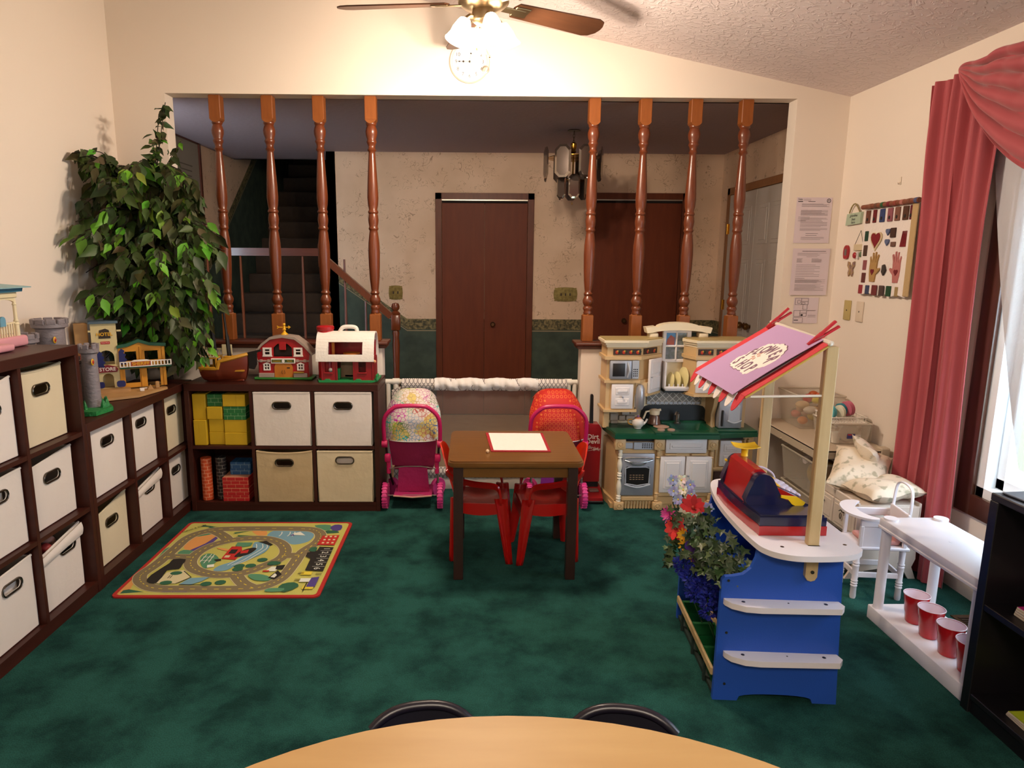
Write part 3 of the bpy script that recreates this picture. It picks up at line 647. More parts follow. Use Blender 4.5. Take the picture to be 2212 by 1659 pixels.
for x, y in ((0.56, 0.368), (0.523, 0.303), (0.473, 0.265), (.47, .30), (.44, .13), (.38, .115)): flat('dgreen', [(x+.026*math.cos(a), y+.022*math.sin(a)) for a in [PI*i/5 for i in range(10)]])
flat('black', [(0.098, 0.138), (0.088, 0.205), (0.118, 0.329), (0.118, 0.374), (0.18, 0.374), (0.188, 0.316), (0.192, 0.266), (0.142, 0.253), (0.155, 0.15), (0.14, 0.118)], 2)
flat('cream', [(.15, .118), (.15, .229), (.225, .255), (.28, .18), (.245, .118)]); strip('black', [(.24, .118), (.285, .18), (.225, .245)], .005, 0); strip('black', [(.18, .17), (.18, .2)], .004, 0); strip('black', [(.19, .17), (.19, .2)], .004, 0)
for x, y in ((.198, .222), (.192, .126)): flat('dgreen', [(x+.028*math.cos(a), y+.02*math.sin(a)) for a in [PI*i/6 for i in range(12)]])
flat('blue', [(0.258, 0.112), (0.284, 0.171), (0.372, 0.181), (0.35, 0.14), (0.315, 0.108)]); strip('black', [(.26, .104), (.36, .104)], .006, 0)
flat('green', [(0.543, 0.204), (0.597, 0.21), (0.655, 0.18), (0.655, 0.145), (0.588, 0.151)], 3); flat('black', [(.645, .17), (.68, .16), (.70, .21), (.67, .25)]); flat('wave', [(.655, .18), (.675, .175), (.68, .2), (.665, .22)])
flat('wave', [(.61, .24), (.66, .24), (.67, .29), (.63, .29)]); flat('red2', [(.60, .235), (.63, .235), (.63, .25), (.60, .25)]); flat('black', [(.655, .26), (.69, .26), (.69, .31), (.65, .30)]); flat('dgreen', [(.60, .31), (.65, .31), (.66, .34), (.61, .35)], 2)
flat('dgreen', [(0.722, 0.061), (0.729, 0.111), (0.779, 0.128), (0.81, 0.09), (0.761, 0.034)], 2); flat('green', [(.67, .04), (.74, .04), (.75, .07), (.68, .07)], 2)
flat('red2', [(0.795, 0.662), (0.884, 0.67), (0.882, 0.539), (0.79, 0.544)]); 
for x in (.81, .835, .86):
    for y in (.56, .60, .64): flat('cream', [(x, y), (x+.012, y), (x+.012, y+.018), (x, y+.018)])
flat('black', [(0.81, 0.519), (0.884, 0.512), (0.888, 0.239), (0.80, 0.250), (0.796, 0.378), (0.764, 0.405), (.764, .45), (0.807, 0.47)]); flat('dgreen', [(.765, .47), (.80, .46), (.80, .51), (.77, .51)], 2)
for i, (x, y) in enumerate(((0.852, 0.492), (0.852, 0.447), (0.852, 0.402), (0.852, 0.357), (0.852, 0.312), (0.852, 0.267))):
    m.mat(PM['wave']).text(str(i+1), .045, (x, y, lvl[0]+.0003), (0, 0, -PI/2), ext=.0001)
    if i: strip('wave', [(.825, y+.0225), (.885, y+.0225)], .002, 0)
for x, y, k in ((.79, .20, 'dash'), (.80, .13, 'wave'), (.83, .06, 'dash')): flat(k, [(x, y), (x+.05, y), (x+.05, y+.035), (x, y+.035)])
for x, y in ((.775, .21), (.775, .14), (.86, .20)):
    for j in range(3): strip('black', [(x, y+.008*j), (x+.028, y+.008*j)], .003, 0)
flat('violet', [(.845, .08), (.885, .08), (.885, .18), (.85, .17)]); strip('black', [(.84, .04), (.84, .12)], .005, 0)
m.mat(PM['violet']).text('TOWN & PARKING', .013, (.27, .034, lvl[0]+.0003), ext=.0001); m.mat(PM['black']).text('Melissa & Doug', .022, (.066, .755, lvl[0]+.0003), (0, 0, .9), ext=.0001, shear=.3)
o = m.build('play_mat', None, None, (-1.599, 2.775, .001)); tag(o, 'children\'s road map play mat with red border on the teal carpet', 'play mat')

# ------------------------------------------------------------------ artificial ficus
def leaf(m, p, d, n, L_, W, tint):
    """pointed oval leaf, root p, direction d, face normal n, folded along the midrib"""
    d = d.normalized(); n = (n-d*n.dot(d)).normalized(); s = d.cross(n); m.col = tint
    c = [p, p+d*L_*.45-n*L_*.04, p+d*L_*.78-n*L_*.07, p+d*L_*1.06-n*L_*.16]
    a = [p+d*L_*.2+s*W*.36+n*W*.08, p+d*L_*.45+s*W*.5+n*W*.08, p+d*L_*.75+s*W*.26]
    b = [p+d*L_*.2-s*W*.36+n*W*.08, p+d*L_*.45-s*W*.5+n*W*.08, p+d*L_*.75-s*W*.26]
    v = [tuple(q) for q in c+a+b]
    m.add(v, [(0, 4, 5, 1), (1, 5, 6, 2), (2, 6, 3), (0, 1, 8, 7), (1, 2, 9, 8), (2, 3, 9)])
LEAFM = mat('ficus leaf', '#ffffff', .5, spec=.3)
def _leafm(M_):
    N = M_.node_tree.nodes; L = M_.node_tree.links; a = N.new('ShaderNodeAttribute'); a.attribute_name = 'tint'; L.new(a.outputs['Color'], N['Principled BSDF'].inputs['Base Color'])
_leafm(LEAFM)
BARK = mat('ficus bark', '#2e221a', .8, bump=(40, .6))
r2 = random.Random(11)
base = Vector((-1.885, 4.085, 0))
t = thing('ficus_tree', 'tall leafy artificial ficus tree in the left corner behind the toys', 'artificial plant', tuple(base))
m = MB(); m.tube([(0, 0, .1), (.01, -.01, .5), (.03, -.02, .95), (.02, -.04, 1.3), (.05, -.08, 1.75)], [.035, .032, .03, .024, .012], 10); m.tube([(.03, .02, .1), (.05, 0, .6), (.03, -.03, 1.0), (.0, -.1, 1.4)], [.02, .02, .018, .01], 8); m.build('trunk', BARK, t)
m = MB(); m.lathe([(.07, 0), (.095, .17), (.1, .18), (.09, .17), (0, .16)], seg=20); m.build('pot', mat('brown pot', '#3a2a20', .6), t)
leaves = MB(); twigs = MB(); twigs.col = None
def ok(p): 
    X, Y, Z = p+base
    if X < -2.095 or Z < .80: return False
    if Y > 4.175 and not (X > -1.74 and Z > 1.06 and Y < 4.29): return False
    if Y > 4.13 and Z > 2.3: return False
    if X > -1.33 or Z > 2.34: return False
    if X > -1.64 and Z < 1.25 and Y > 3.87: return False
    if Z < 1.13 and Y < 3.80 and X < -1.66: return False
    if X > -1.42 and Y > 4.0 and Z > 1.0: return True
    return True
def spray(p0, p1, n, sz, droop=.12, bright=.16):
    p0, p1 = Vector(p0), Vector(p1); mid = (p0+p1)/2+Vector((0, 0, droop)); P = [p0*(1-k)**2+mid*2*k*(1-k)+p1*k*k for k in [i/9 for i in range(10)]]
    if not all(ok(q) for q in P[4:]): return
    twigs.tube([tuple(q) for q in P], [.004]*5+[.0025]*5, 4)
    for i in range(n):
        k = .3+.7*(i+r2.random()*.6)/n; j = min(8, int(k*9)); q = P[j].lerp(P[j+1], k*9-j)
        out = (P[j+1]-P[j]).normalized()
        d = Vector((r2.gauss(0, .5), r2.gauss(-.25, .5), r2.gauss(-.75, .3)))+out*.5; nn = Vector((r2.gauss(.2, .5), r2.gauss(-.9, .4), r2.gauss(.5, .4)))
        L_ = sz*r2.uniform(.75, 1.2); q = q+Vector((r2.gauss(0, .012), r2.gauss(0, .012), r2.gauss(0, .01)))
        if not ok(q) or not ok(q+d.normalized()*L_): continue
        x = r2.random()
        c = (r2.uniform(.075, .14), r2.uniform(.24, .33), .02) if x < bright else ((.045, .082, .016) if x < .42 else ((.028, .048, .012) if x < .8 else (.07, .07, .026)))
        c = tuple(v*r2.uniform(.8, 1.2) for v in c)+(1,)
        leaf(leaves, q, d, nn, L_, L_*.54, c)
for i in range(70):
    spray((.05, -.05, r2.uniform(1.05, 1.3)), (r2.uniform(-.12, .24), r2.uniform(-.24, .02), r2.uniform(.84, 1.2)), 9, .085, .04, .08)
for i in range(420):
    zz = r2.uniform(.98, 2.02); th = r2.uniform(-PI, PI)
    R_ = (.40 if zz < 1.75 else .34)*r2.uniform(.55, 1.05)
    ex, ey = R_*1.08*math.cos(th), R_*.95*math.sin(th)
    cx_ = .07 if zz < 1.8 else .04
    end = Vector((cx_+ex, -.22+ey, zz-.12)); st = Vector((.03+ex*.12, -.05+ey*.1, max(1.0, zz-.1+r2.uniform(-.1, .1))))
    spray(st, end, 9, .094)
for i in range(30): # hanging sprays low on the right and in front of the trunk
    x = r2.uniform(-.05, .46); spray((x*.6, -.2, 1.25), (x, -.30+r2.uniform(-.08, .1), r2.uniform(.90, 1.12)), 9, .08, .12, .35)
for i in range(14): spray((.10, -.05, 1.1), (r2.uniform(-.02, .16), -.05+r2.uniform(-.05, .05), r2.uniform(.80, .95)), 8, .07, .02, .02)
for dx, zt in ((.16, 2.26), (.20, 2.32), (.12, 2.12), (.27, 2.12)): spray((.08, -.12, 1.85), (dx, -.16, zt), 16, .066, .02, .1)
for i in range(16): spray((-.05, -.2, 1.9), (r2.uniform(-.2, -.02), -.36+r2.uniform(-.08, .08), r2.uniform(1.9, 2.03)), 8, .085, .1, .12)
leaves.build('foliage', LEAFM, t, smooth=75); twigs.build('twigs', BARK, t)

# ------------------------------------------------------------------ pirate ship on the low shelf
HULL = mat('ship hull brown', '#5e2010', .4, noise=(5, '#743018', 1, (1, 1, 9))); SHY = mat('ship yellow trim', '#c08c24', .45); BLK = mat('black plastic', '#0d0a0b', .4); SHW = mat('ivory plastic', '#cfc39a', .5)
t = thing('toy_ship', 'brown toy pirate ship with yellow rails and two bare black masts', 'toy ship', (-1.455, 3.94, .771))
def hull(u, v):   # u along length, v girth 0 keel .. 1 rail, front half
    x = -.138+.276*u; w = .062*(math.sin(PI*min(1, .12+u*.86))**.45); zt = (.075 if u < .42 else .115+.04*(u-.42)/.58)
    a = v*PI/2; xx = x*(.80+.2*math.sin(a)); return (xx, -w*math.sin(a)**.6, .002+zt*(1-math.cos(a))**.8)
m = MB(); m.grid(hull, 22, 8); m.grid(lambda u, v: (lambda p: (p[0], -p[1], p[2]))(hull(1-u, v)), 22, 8); m.box(-.10, .11, -.02, .02, 0, .01, .004); m.build('hull', HULL, t, solid=.003)
m = MB(); rp = [hull(i/22, 1) for i in range(23)]; m.tube([(p[0], p[1]-.001, p[2]+.004) for p in rp], .008, 6, flat=1.3); m.tube([(p[0], -p[1], p[2]+.004) for p in rp], .007, 6); m.box(-.13, .12, -.045, .045, .062, .07)
m.box(-.125, -.03, -.05, .05, .135, .145, .003); 
for x in (-.115, -.085, -.035): m.box(x-.006, x+.006, -.052, -.044, .07, .14, .002); m.box(x-.006, x+.006, .044, .052, .07, .14, .002)
m.box(.0, .04, -.03, .03, .12, .15, .004); m.build('rail', SHY, t)
m = MB(); m.box(-.12, -.095, -.04, -.03, .07, .13, .004); m.build('cabin_wall', mat('mauve plastic', '#7a6264', .5), t)
m = MB()
for (xa, xb, y) in ((-.135, -.03, -.048), (-.135, -.03, .048)):
    m.bar((xa, y, .188), (xb, y, .182), .006, .006); m.bar((xa, y, .148), (xb, y, .148), .006, .006)
    for i in range(7): x = xa+(xb-xa)*i/6; m.bar((x, y, .148), (x, y, .186), .005, .005)
m.bar((-.135, -.048, .188), (-.135, .048, .195), .006, .01); m.bar((-.135, -.048, .15), (-.135, .048, .15), .006); 
for i in range(5): m.bar((-.135, -.04+.02*i, .15), (-.135, -.04+.02*i, .19), .005)
m.box(-.03, .03, .04, .046, .15, .21, .002); m.build('balustrade', SHW, t)
m = MB(); m.tube([(-.05, 0, .07), (-.058, 0, .23), (-.072, 0, .36)], [.013, .011, .009], 10); m.build('mast', BLK, t)
m = MB(); m.tube([(.03, 0, .1), (.02, 0, .26), (.018, 0, .28), (.006, 0, .45)], [.012, .011, .007, .006], 10); m.build('mast', BLK, t)
m = MB(); m.bar((.13, -.005, .162), (.215, -.005, .182), .014, .012); m.prism([(.142, .16), (.19, .17), (.188, .10), (.172, .07), (.142, .075)], 'xz', -.012, .002); m.build('bowsprit', BLK, t)

# ------------------------------------------------------------------ red barn with weather vane
TR = mat('toy red', '#a3161c', .35); TG = mat('toy grass green', '#2f7a2c', .5); TGR = mat('toy grey roof', '#9c8c80', .45); TW = mat('toy white', '#e8e2da', .4); TO = mat('toy orange door', '#b56a1c', .5, noise=(4, '#c07a28', 1)); TY = mat('toy yellow', '#dba61a', .4); TD = mat('toy dark opening', '#4a3c36', .8)
t = thing('toy_barn', 'red arched toy barn with orange doors and a yellow weather vane', 'toy barn', (-1.127, 3.985, .771))
m = MB(); m.box(-.175, .172, -.012, .11, 0, .014, .004); m.build('base', TG, t)
wl = [(-.140, .014), (-.143, .08), (-.155, .150), (-.13, .195), (-.075, .236), (0, .25), (.078, .236), (.132, .195), (.158, .150), (.146, .08), (.142, .014)]
import bmesh
def plate_holes(m, outer, holes, y0, y1):
    """flat wall in xz with holes, thickness y0..y1 (front at y0)"""
    for y, fl in ((y0, False), (y1, True)):
        bm = bmesh.new(); es = []
        for loop in [outer]+holes:
            q = [bm.verts.new((a, y, b)) for a, b in loop]; es += [bm.edges.new((q[i], q[(i+1) % len(q)])) for i in range(len(q))]
        bmesh.ops.triangle_fill(bm, edges=es, use_beauty=True); bm.verts.index_update(); fs = []
        for f in bm.faces:
            ix = [q.index for q in f.verts]
            if (f.normal.y > 0) != fl: ix.reverse()
            fs.append(tuple(ix))
        m.add([tuple(q.co) for q in bm.verts], fs); bm.free()
    for loop in [outer]+holes:
        n = len(loop); m.add([(a, y0, b) for a, b in loop]+[(a, y1, b) for a, b in loop], [(i, (i+1) % n, n+(i+1) % n, n+i) for i in range(n)])
def R4(x0, x1, z0, z1): return [(x0, z0), (x1, z0), (x1, z1), (x0, z1)]
m = MB(); plate_holes(m, wl, [[(-.055, .138), (.055, .138), (.055, .19), (.03, .215), (.02, .215), (-.02, .215), (-.03, .215), (-.055, .19)], R4(-.105, -.078, .15, .186), R4(.078, .105, .15, .186)], 0, .006)
m.box(-.15, -.144, .006, .09, .014, .16); m.box(.144, .15, .006, .09, .014, .16); m.box(-.02, .02, -.004, .004, .178, .222, .002); m.build('wall', TR, t)
m = MB(); m.box(-.14, .14, .08, .084, .014, .2); m.box(-.14, .14, .006, .08, .13, .134); m.build('inner_wall', TD, t)
rp = [(-.175, .165), (-.145, .19), (-.125, .215), (-.072, .255), (0, .266), (.075, .255), (.13, .213), (.152, .188), (.178, .16)]
m = MB(); m.prism(rp+[(a*.97, b-.014) for a, b in reversed(rp)], 'xz', -.01, .1); m.build('roof', TGR, t)
m = MB()
for x in (-.0915, .0915):
    for a in ((x-.026, x+.026, .182, .192), (x-.026, x+.026, .142, .151), (x-.026, x-.014, .15, .185), (x+.014, x+.026, .15, .185), (x-.014, x+.014, .166, .171), (x-.029, x+.029, .138, .144)): m.box(a[0], a[1], -.006, .002, a[2], a[3], .001)
for x in (-.097, .103):
    for a in ((x-.021, x+.021, .055, .062), (x-.021, x-.013, .06, .095), (x+.013, x+.021, .06, .095), (x-.002, x+.002, .06, .095), (x-.02, x+.02, .076, .080)): m.box(a[0], a[1], -.006, .0, a[2], a[3], .001)
    m.prism([(x-.025, .093), (x+.025, .093), (x, .104)], 'xz', -.006, 0)
m.build('window_trim', TW, t)
m = MB(); m.mat(TD)
for x in (-.097, .103): m.box(x-.014, x+.014, -.001, 0, .06, .094)
m.build('window_recess', None, t)
m = MB(); m.box(-.153, .157, -.008, 0, .108, .117, .001)
for x in (-.13, -.085, .085, .13): m.box(x-.008, x+.008, -.01, 0, .105, .121, .001)
m.build('rail_trim', mat('toy stone', '#a08c80', .6), t)
for a, b in ((-.146, -.055), (.06, .142)): m = MB(); m.box(a, b, -.012, 0, .014, .04, .002); m.build('stone_base', mat('toy stone', '#a08c80', .6), t)
m = MB(); m.prism([(-.052, .014), (.056, .014), (.056, .08)]+arcpts(.002, .068, .054, 15, 165, 8)[0:]+[(-.052, .08)], 'xz', -.006, 0); m.box(.0012, .0022, -.0068, -.006, .014, .09); m.build('door_pair', TO, t)
m = MB(); m.tube([(-.006, -.012, .035), (-.008, -.016, .045), (-.005, -.012, .058)], .0015, 5); m.tube([(.009, -.012, .035), (.011, -.016, .045), (.008, -.012, .058)], .0015, 5); m.box(.022, .04, -.0075, -.006, .068, .075); m.build('door_fitting', mat('barn door iron', '#3a2010', .5), t)
m = MB(); m.mat(TW).box(-.07, .073, -.012, 0, .098, .128, .002); m.mat(mat('sign green', '#3e5226', .6)).box(-.065, .068, -.0125, -.012, .104, .122); m.mat(TY).text('Country', .014, (-.036, -.0128, .113), (PI/2, 0, 0), ext=.0002, shear=.2); m.text('Farm', .014, (.040, -.0128, .113), (PI/2, 0, 0), ext=.0002, shear=.2); m.mat(TW).prism([(.004+.009*math.cos(PI*i/6), .113+.009*math.sin(PI*i/6)) for i in range(12)], 'xz', -.0135, -.012)
m.build('name_sign', None, t)
m = MB(); m.lathe([(.022, .265), (.02, .27), (.008, .28), (.006, .29), (.011, .295), (.006, .305), (.005, .318), (.009, .324), (.006, .332), (0, .334)], (.003, .045, 0), seg=12); m.bar((-.032, .045, .309), (.036, .045, .309), .005)
m.prism([(.028, .299), (.042, .309), (.028, .319)], 'xz', .043, .047); m.prism([(-.034, .309), (-.042, .317), (-.036, .317), (-.028, .309), (-.036, .301), (-.042, .301)], 'xz', .043, .047); m.build('weather_vane', TY, t)
m = MB(); m.box(.062, .125, -.02, -.008, .04, .05, .002); m.build('hay_trough', mat('hay', '#94701e', .8), t)

# ------------------------------------------------------------------ white roofed farm house with silo
t = thing('toy_farmhouse', 'red toy barn with a white shingled roof, carry handle and red silo', 'toy barn', (-.738, 3.9, .771))
TRD = mat('toy dark red', '#8c141c', .35); TG2 = mat('toy bright green', '#1c8a4a', .4)
m = MB(); m.prism([(-.16, -.012), (.15, -.012), (.178, .03), (.178, .19), (-.165, .19), (-.178, .04)], 'xy', 0, .012); m.prism([(-.09, .012), (-.13, .012), (-.12, .02), (-.10, .02)], 'xz', -.012, .0); m.prism([(.09, .012), (.05, .012), (.06, .02), (.08, .02)], 'xz', -.012, 0)
m.prism([(.03, .012), (.06, .012), (.18, .03), (.184, .05), (.17, .045)][:3]+[(.03, .014)], 'xy', .01, .016); m.box(.17, .182, .0, .06, .01, .045, .004); m.build('base', TG2, t)
m = MB(); wl = [(-.145, .012), (-.052, .012), (-.052, .122), (.046, .122), (.046, .012), (.158, .012), (.158, .14), (-.145, .14)]
plate_holes(m, wl, [R4(-.125, -.082, .058, .12), R4(.072, .115, .058, .12)], 0, .006)
m.box(-.13, -.078, -.008, 0, .05, .058, .002); m.box(.067, .12, -.008, 0, .05, .058, .002)
for x in (-.145, -.058, .04, .152): m.box(x, x+.007, -.006, 0, .012, .13, .001)
m.box(-.145, -.139, .006, .17, .012, .14); plate_side = m.box(.152, .158, .006, .17, .012, .14); m.box(-.14, .152, .165, .17, .012, .26); m.build('wall', TRD, t)
m = MB(); m.mat(mat('barn interior tan', '#8a7058', .7)); m.box(-.05, .03, .10, .105, .012, .13); m.mat(TG2).box(-.06, -.045, .03, .08, .012, .075, .004); m.mat(TO).box(-.09, -.075, .05, .06, .14, .25); m.lathe([(0, .165), (.05, .165), (.05, .158), (0, .158)], (.02, .08, 0), seg=16); m.mat(TW).sph((-.10, .04, .066), .012); m.box(-.03, .03, .1, .12, .012, .03, .004)
m.mat(TRD).box(-.14, .15, .01, .165, .14, .146); m.box(-.02, .13, .155, .162, .18, .24); m.build('interior', None, t)
prf = [(-.014, .124), (-.012, .15), (-.002, .2), (.02, .25), (.05, .28), (.09, .288), (.13, .28), (.16, .25), (.182, .2), (.19, .15), (.192, .124)]
xs_ = [-.172, -.10, .098, .165]; vp = []
P2 = smoothpath(prf, 3); zs = [p[1] for p in P2]
m = MB(); n = len(P2)
for i in range(n-1):
    for j in range(3):
        if j == 1 and i < n/2 and .158 < (P2[i][1]+P2[i+1][1])/2 < .236: continue
        m.add([(xs_[j], *P2[i]), (xs_[j+1], *P2[i]), (xs_[j+1], *P2[i+1]), (xs_[j], *P2[i+1])], [(0, 1, 2, 3)])
rf = m.build('roof', mat('white shingle plastic', '#e9e4dc', .45, bump=(60, .25)), t, smooth=60, solid=.008)
m = MB(); m.tube(smoothpath([(-.05, .09, .284), (-.035, .09, .308), (-.015, .09, .317), (.03, .09, .317), (.05, .09, .308), (.055, .09, .284)], 4), .010, 8, flat=1.2); m.build('carry_handle', TW, t)
m = MB(); m.lathe([(.048, 0), (.048, .285), (.052, .29), (.052, .305), (.045, .31), (0, .312)], (-.135, .10, .012), seg=20); m.build('silo', TR, t)
m = MB(); m.sph((.166, .01, .122), .009); m.cyl((.158, .01, .122), .005, .01, 'x'); m.build('latch_knob', mat('peach plastic', '#d8a070', .4), t)

# ------------------------------------------------------------------ western town playset
CRM = mat('town cream', '#cfc08e', .5); TAN = mat('town sand', '#b8905c', .6, noise=(12, '#a88050', .8)); TYL = mat('town ochre', '#c8881c', .5); TBL = mat('town navy', '#15205e', .4); TGN = mat('town green', '#17523a', .5); ROOF = mat('town slate blue', '#4e6472', .5); RUST = mat('town rust', '#9a3018', .5)
t = thing('toy_town', 'western town playset with cream tower, STORE sign and yellow SHERIFF building', 'toy playset', (-1.985, 3.515, .773), math.radians(30))
# base outline given in local coordinates
def loc2(x, y):
    a = math.radians(-30); dx, dy = x+1.985, y-3.515; return (dx*math.cos(a)-dy*math.sin(a), dx*math.sin(a)+dy*math.cos(a))
bs = [loc2(*p) for p in ((-2.03, 3.50), (-1.88, 3.30), (-1.83, 3.335), (-1.72, 3.43), (-1.675, 3.66), (-1.80, 3.84), (-1.98, 3.75))]
m = MB(); m.prism(bs, 'xy', 0, .012); m.prism([(-.01, -.07), (.16, -.07), (.16, .06), (-.01, .06)], 'xy', .012, .026); m.box(.28, .30, -.05, -.03, .012, .05, .004); m.prism([(.24, .012), (.27, .012), (.255, .04)], 'xz', -.06, -.045); m.build('sand_base', TAN, t)
arch = lambda cx, w, z0, z1: [(cx-w/2, z0), (cx+w/2, z0), (cx+w/2, z1-w/2)]+arcpts(cx, z1-w/2, w/2, 0, 180, 8)[1:-1]+[(cx-w/2, z1-w/2)]
m = MB(); plate_holes(m, R4(0, .118, .026, .37), [arch(.062, .052, .0265, .105), arch(.062, .074, .152, .228)], 0, .006)
m.box(0, .005, .006, .07, .026, .37); m.box(.113, .118, .006, .07, .026, .37); m.box(0, .118, .066, .07, .026, .16); m.box(-.004, .122, -.004, .006, .14, .148, .002); m.box(-.012, .0, 0, .02, .325, .335, .002); m.box(.118, .14, -.004, .006, .325, .335, .002); m.build('cream_tower', CRM, t)
m = MB(); m.prism([(-.008, .37), (.128, .37), (.128, .382), (-.008, .382)], 'xz', -.012, .08); m.build('tower_roof', ROOF, t)
m = MB(); m.prism([(-.02, .22), (.0, .26), (.0, .27), (-.05, .22), (-.055, .30), (-.06, .03), (-.0, .03)][5:]+[(0, .25), (-.055, .25)], 'xz', .03, .04); m.build('rust_wing', RUST, t)
m = MB(); m.box(-.075, -.012, .04, .10, .20, .37, .004); m.build('rear_tower', TAN, t)
m = MB(); hx = .118
plate_holes(m, [(hx, .02), (hx+.225, .02), (hx+.225, .235), (hx+.15, .243), (hx+.10, .262), (hx+.05, .243), (hx, .235)], [R4(hx+.025, hx+.095, .045, .12), R4(hx+.13, hx+.195, .022, .12), R4(hx+.03, hx+.085, .165, .215), R4(hx+.125, hx+.19, .165, .215)], 0, .006)
for a in ((hx+.0, hx+.225, .125, .133), (hx+.12, hx+.205, .12, .128), (hx+.115, hx+.2, .215, .222), (hx+.100, hx+.108, .02, .24), (hx+.21, hx+.225, .02, .235), (hx, hx+.012, .02, .235)): m.box(a[0], a[1], -.005, .001, a[2], a[3], .001)
m.box(hx+.22, hx+.225, .006, .08, .02, .235); m.box(hx, hx+.22, .006, .08, .13, .136); m.build('ochre_building', TYL, t)
m = MB(); tp = [(hx-.005, .235), (hx+.045, .243), (hx+.098, .264), (hx+.15, .244), (hx+.232, .236)]; m.prism(tp+[(a, b+.016) for a, b in reversed(tp)], 'xz', -.01, .02); m.box(hx, hx+.25, -.045, .0, .128, .138, .003); m.build('green_roof', TGN, t)
m = MB(); m.bar((hx, -.045, .165), (hx+.25, -.045, .165), .006, .005); m.bar((hx, -.045, .14), (hx+.25, -.045, .14), .006, .004)
for i in range(16): m.bar((hx+.003+.0163*i, -.045, .14), (hx+.003+.0163*i, -.045, .165), .006)
m.prism([(hx+.045, .138), (hx+.155, .138), (hx+.155, .165), (hx+.13, .175), (hx+.07, .175), (hx+.045, .165)], 'xz', -.053, -.047); m.build('balcony_rail', TW, t)
m = MB(); m.mat(mat('sign rust', '#9a3c18', .5)).box(hx+.052, hx+.148, -.054, -.053, .143, .166); m.mat(TY).text('SHERIFF', .024, (hx+.10, -.0545, .154), (PI/2, 0, 0), ext=.0003, bold=.0004); m.build('sheriff_sign', None, t)
m = MB(); m.mat(mat('sign maroon', '#7a1a28', .5)).prism([(.018, .112), (.106, .112), (.112, .128), (.1, .142), (.062, .152), (.024, .142), (.012, .128)], 'xz', -.008, -.002); m.mat(TW).text('STORE', .026, (.062, -.0088, .128), (PI/2, 0, 0), ext=.0003, bold=.0005); m.build('store_sign', None, t)
m = MB(); m.mat(mat('sign black', '#2a1c10', .6)).prism([(.034, .292), (.09, .292), (.084, .335), (.068, .343), (.04, .335)], 'xz', -.003, 0); m.mat(TY).text('HOTEL', .024, (.062, -.0038, .313), (PI/2, 0, 0), ext=.0003, bold=.0006); m.mat(mat('small red badge', '#b01818', .5)).box(.042, .084, -.002, 0, .262, .275); m.mat(TW).text('Fisher-Price', .0075, (.063, -.0024, .2685), (PI/2, 0, 0), ext=.0002); m.build('tower_decals', None, t)
sh = [(0, 0), (.034, -.004), (.03, .012), (.04, .02), (.028, .035), (.036, .05), (.024, .058), (.03, .07), (.015, .082), (.002, .066)]
for x, z in ((.016, .144), (.118, .152)):
    m = MB(); m.prism([(x+a, z+b) for a, b in sh], 'xz', -.012, -.006); m.build('broken_shutter', TBL, t)
for x in (.0, .098):
    m = MB(); m.prism([(x+a, b+.032) for a, b in rrect(0, .042, 0, .034, .012)], 'xz', -.03, -.024); m.build('saloon_door', TBL, t)
m = MB(); m.box(.2, .222, -.10, -.085, .012, .03, .003); m.box(.2, .235, -.10, -.095, .026, .03); m.build('bench', TW, t)

# ------------------------------------------------------------------ grey castle
GREY = mat('castle grey', '#847c80', .5, bump=(30, .5, (1, 1, 2.5))); 
t = thing('toy_castle', 'grey toy castle with battlements and a green grassy base, behind the tall shelf', 'toy castle', (-1.93, 3.1, .772))
def tower(m, c, r, z0, z1, n=8, flare=.014):
    m.lathe([(r*1.05, z0), (r, z0+.03), (r*.97, z1-.06), (r*.97, z1-.045), (r+flare, z1-.038), (r+flare, z1-.02), (r+flare-.012, z1-.02), (r+flare-.012, z1-.03), (0, z1-.03)], c, seg=24)
    for i in range(n):
        a = 2*PI*(i+.5)/n; m.at((c[0]+(r+flare-.006)*math.cos(a), c[1]+(r+flare-.006)*math.sin(a), z1-.024), (0, 0, a)); m.box(-.006, .007, -.26*(r+flare), .26*(r+flare), 0, .026, .003)
    m.at()
    k = int((z1-z0-.06)/.02)
m = MB(); tower(m, (-.065, .1, 0), .062, 0, .425, 10); m.build('tall_tower', GREY, t)
m = MB(); tower(m, (-.1, -.06, 0), .055, 0, .37, 8); m.build('gate_tower', GREY, t)
m = MB(); tower(m, (.145, .03, 0), .034, .02, .315, 7, .010); m.build('slim_tower', GREY, t)
m = MB(); m.box(-.05, .13, .04, .06, 0, .22, .004); 
for i in range(6): m.box(-.045+.03*i, -.027+.03*i, .038, .062, .22, .235, .002)
m.build('castle_wall', GREY, t)
m = MB(); m.prism([(-.02, .02), (.17, -.10), (.22, -.09), (.235, .03), (.16, .13), (.0, .14)], 'xy', 0, .02)
for i in range(26):
    a = r2.uniform(0, 2*PI); q = (.15+.055*math.cos(a), .02+.06*math.sin(a)); m.lathe([(.012, .015), (.009, .035), (0, .05+r2.uniform(0, .015))], (q[0], q[1], 0), seg=6)
m.build('grass_base', mat('castle grass', '#1f7a3a', .5, bump=(50, .8)), t)
for x, y, z, nx in ((.176, .0, .235, 1), (-.02, .055, .33, 1)):
    m = MB(); m.mat(TY).sph((x, y, z), (.004, .012, .016)); m.mat(TR).sph((x+.003, y-.002, z), (.004, .006, .009)); m.build('crest', None, t)

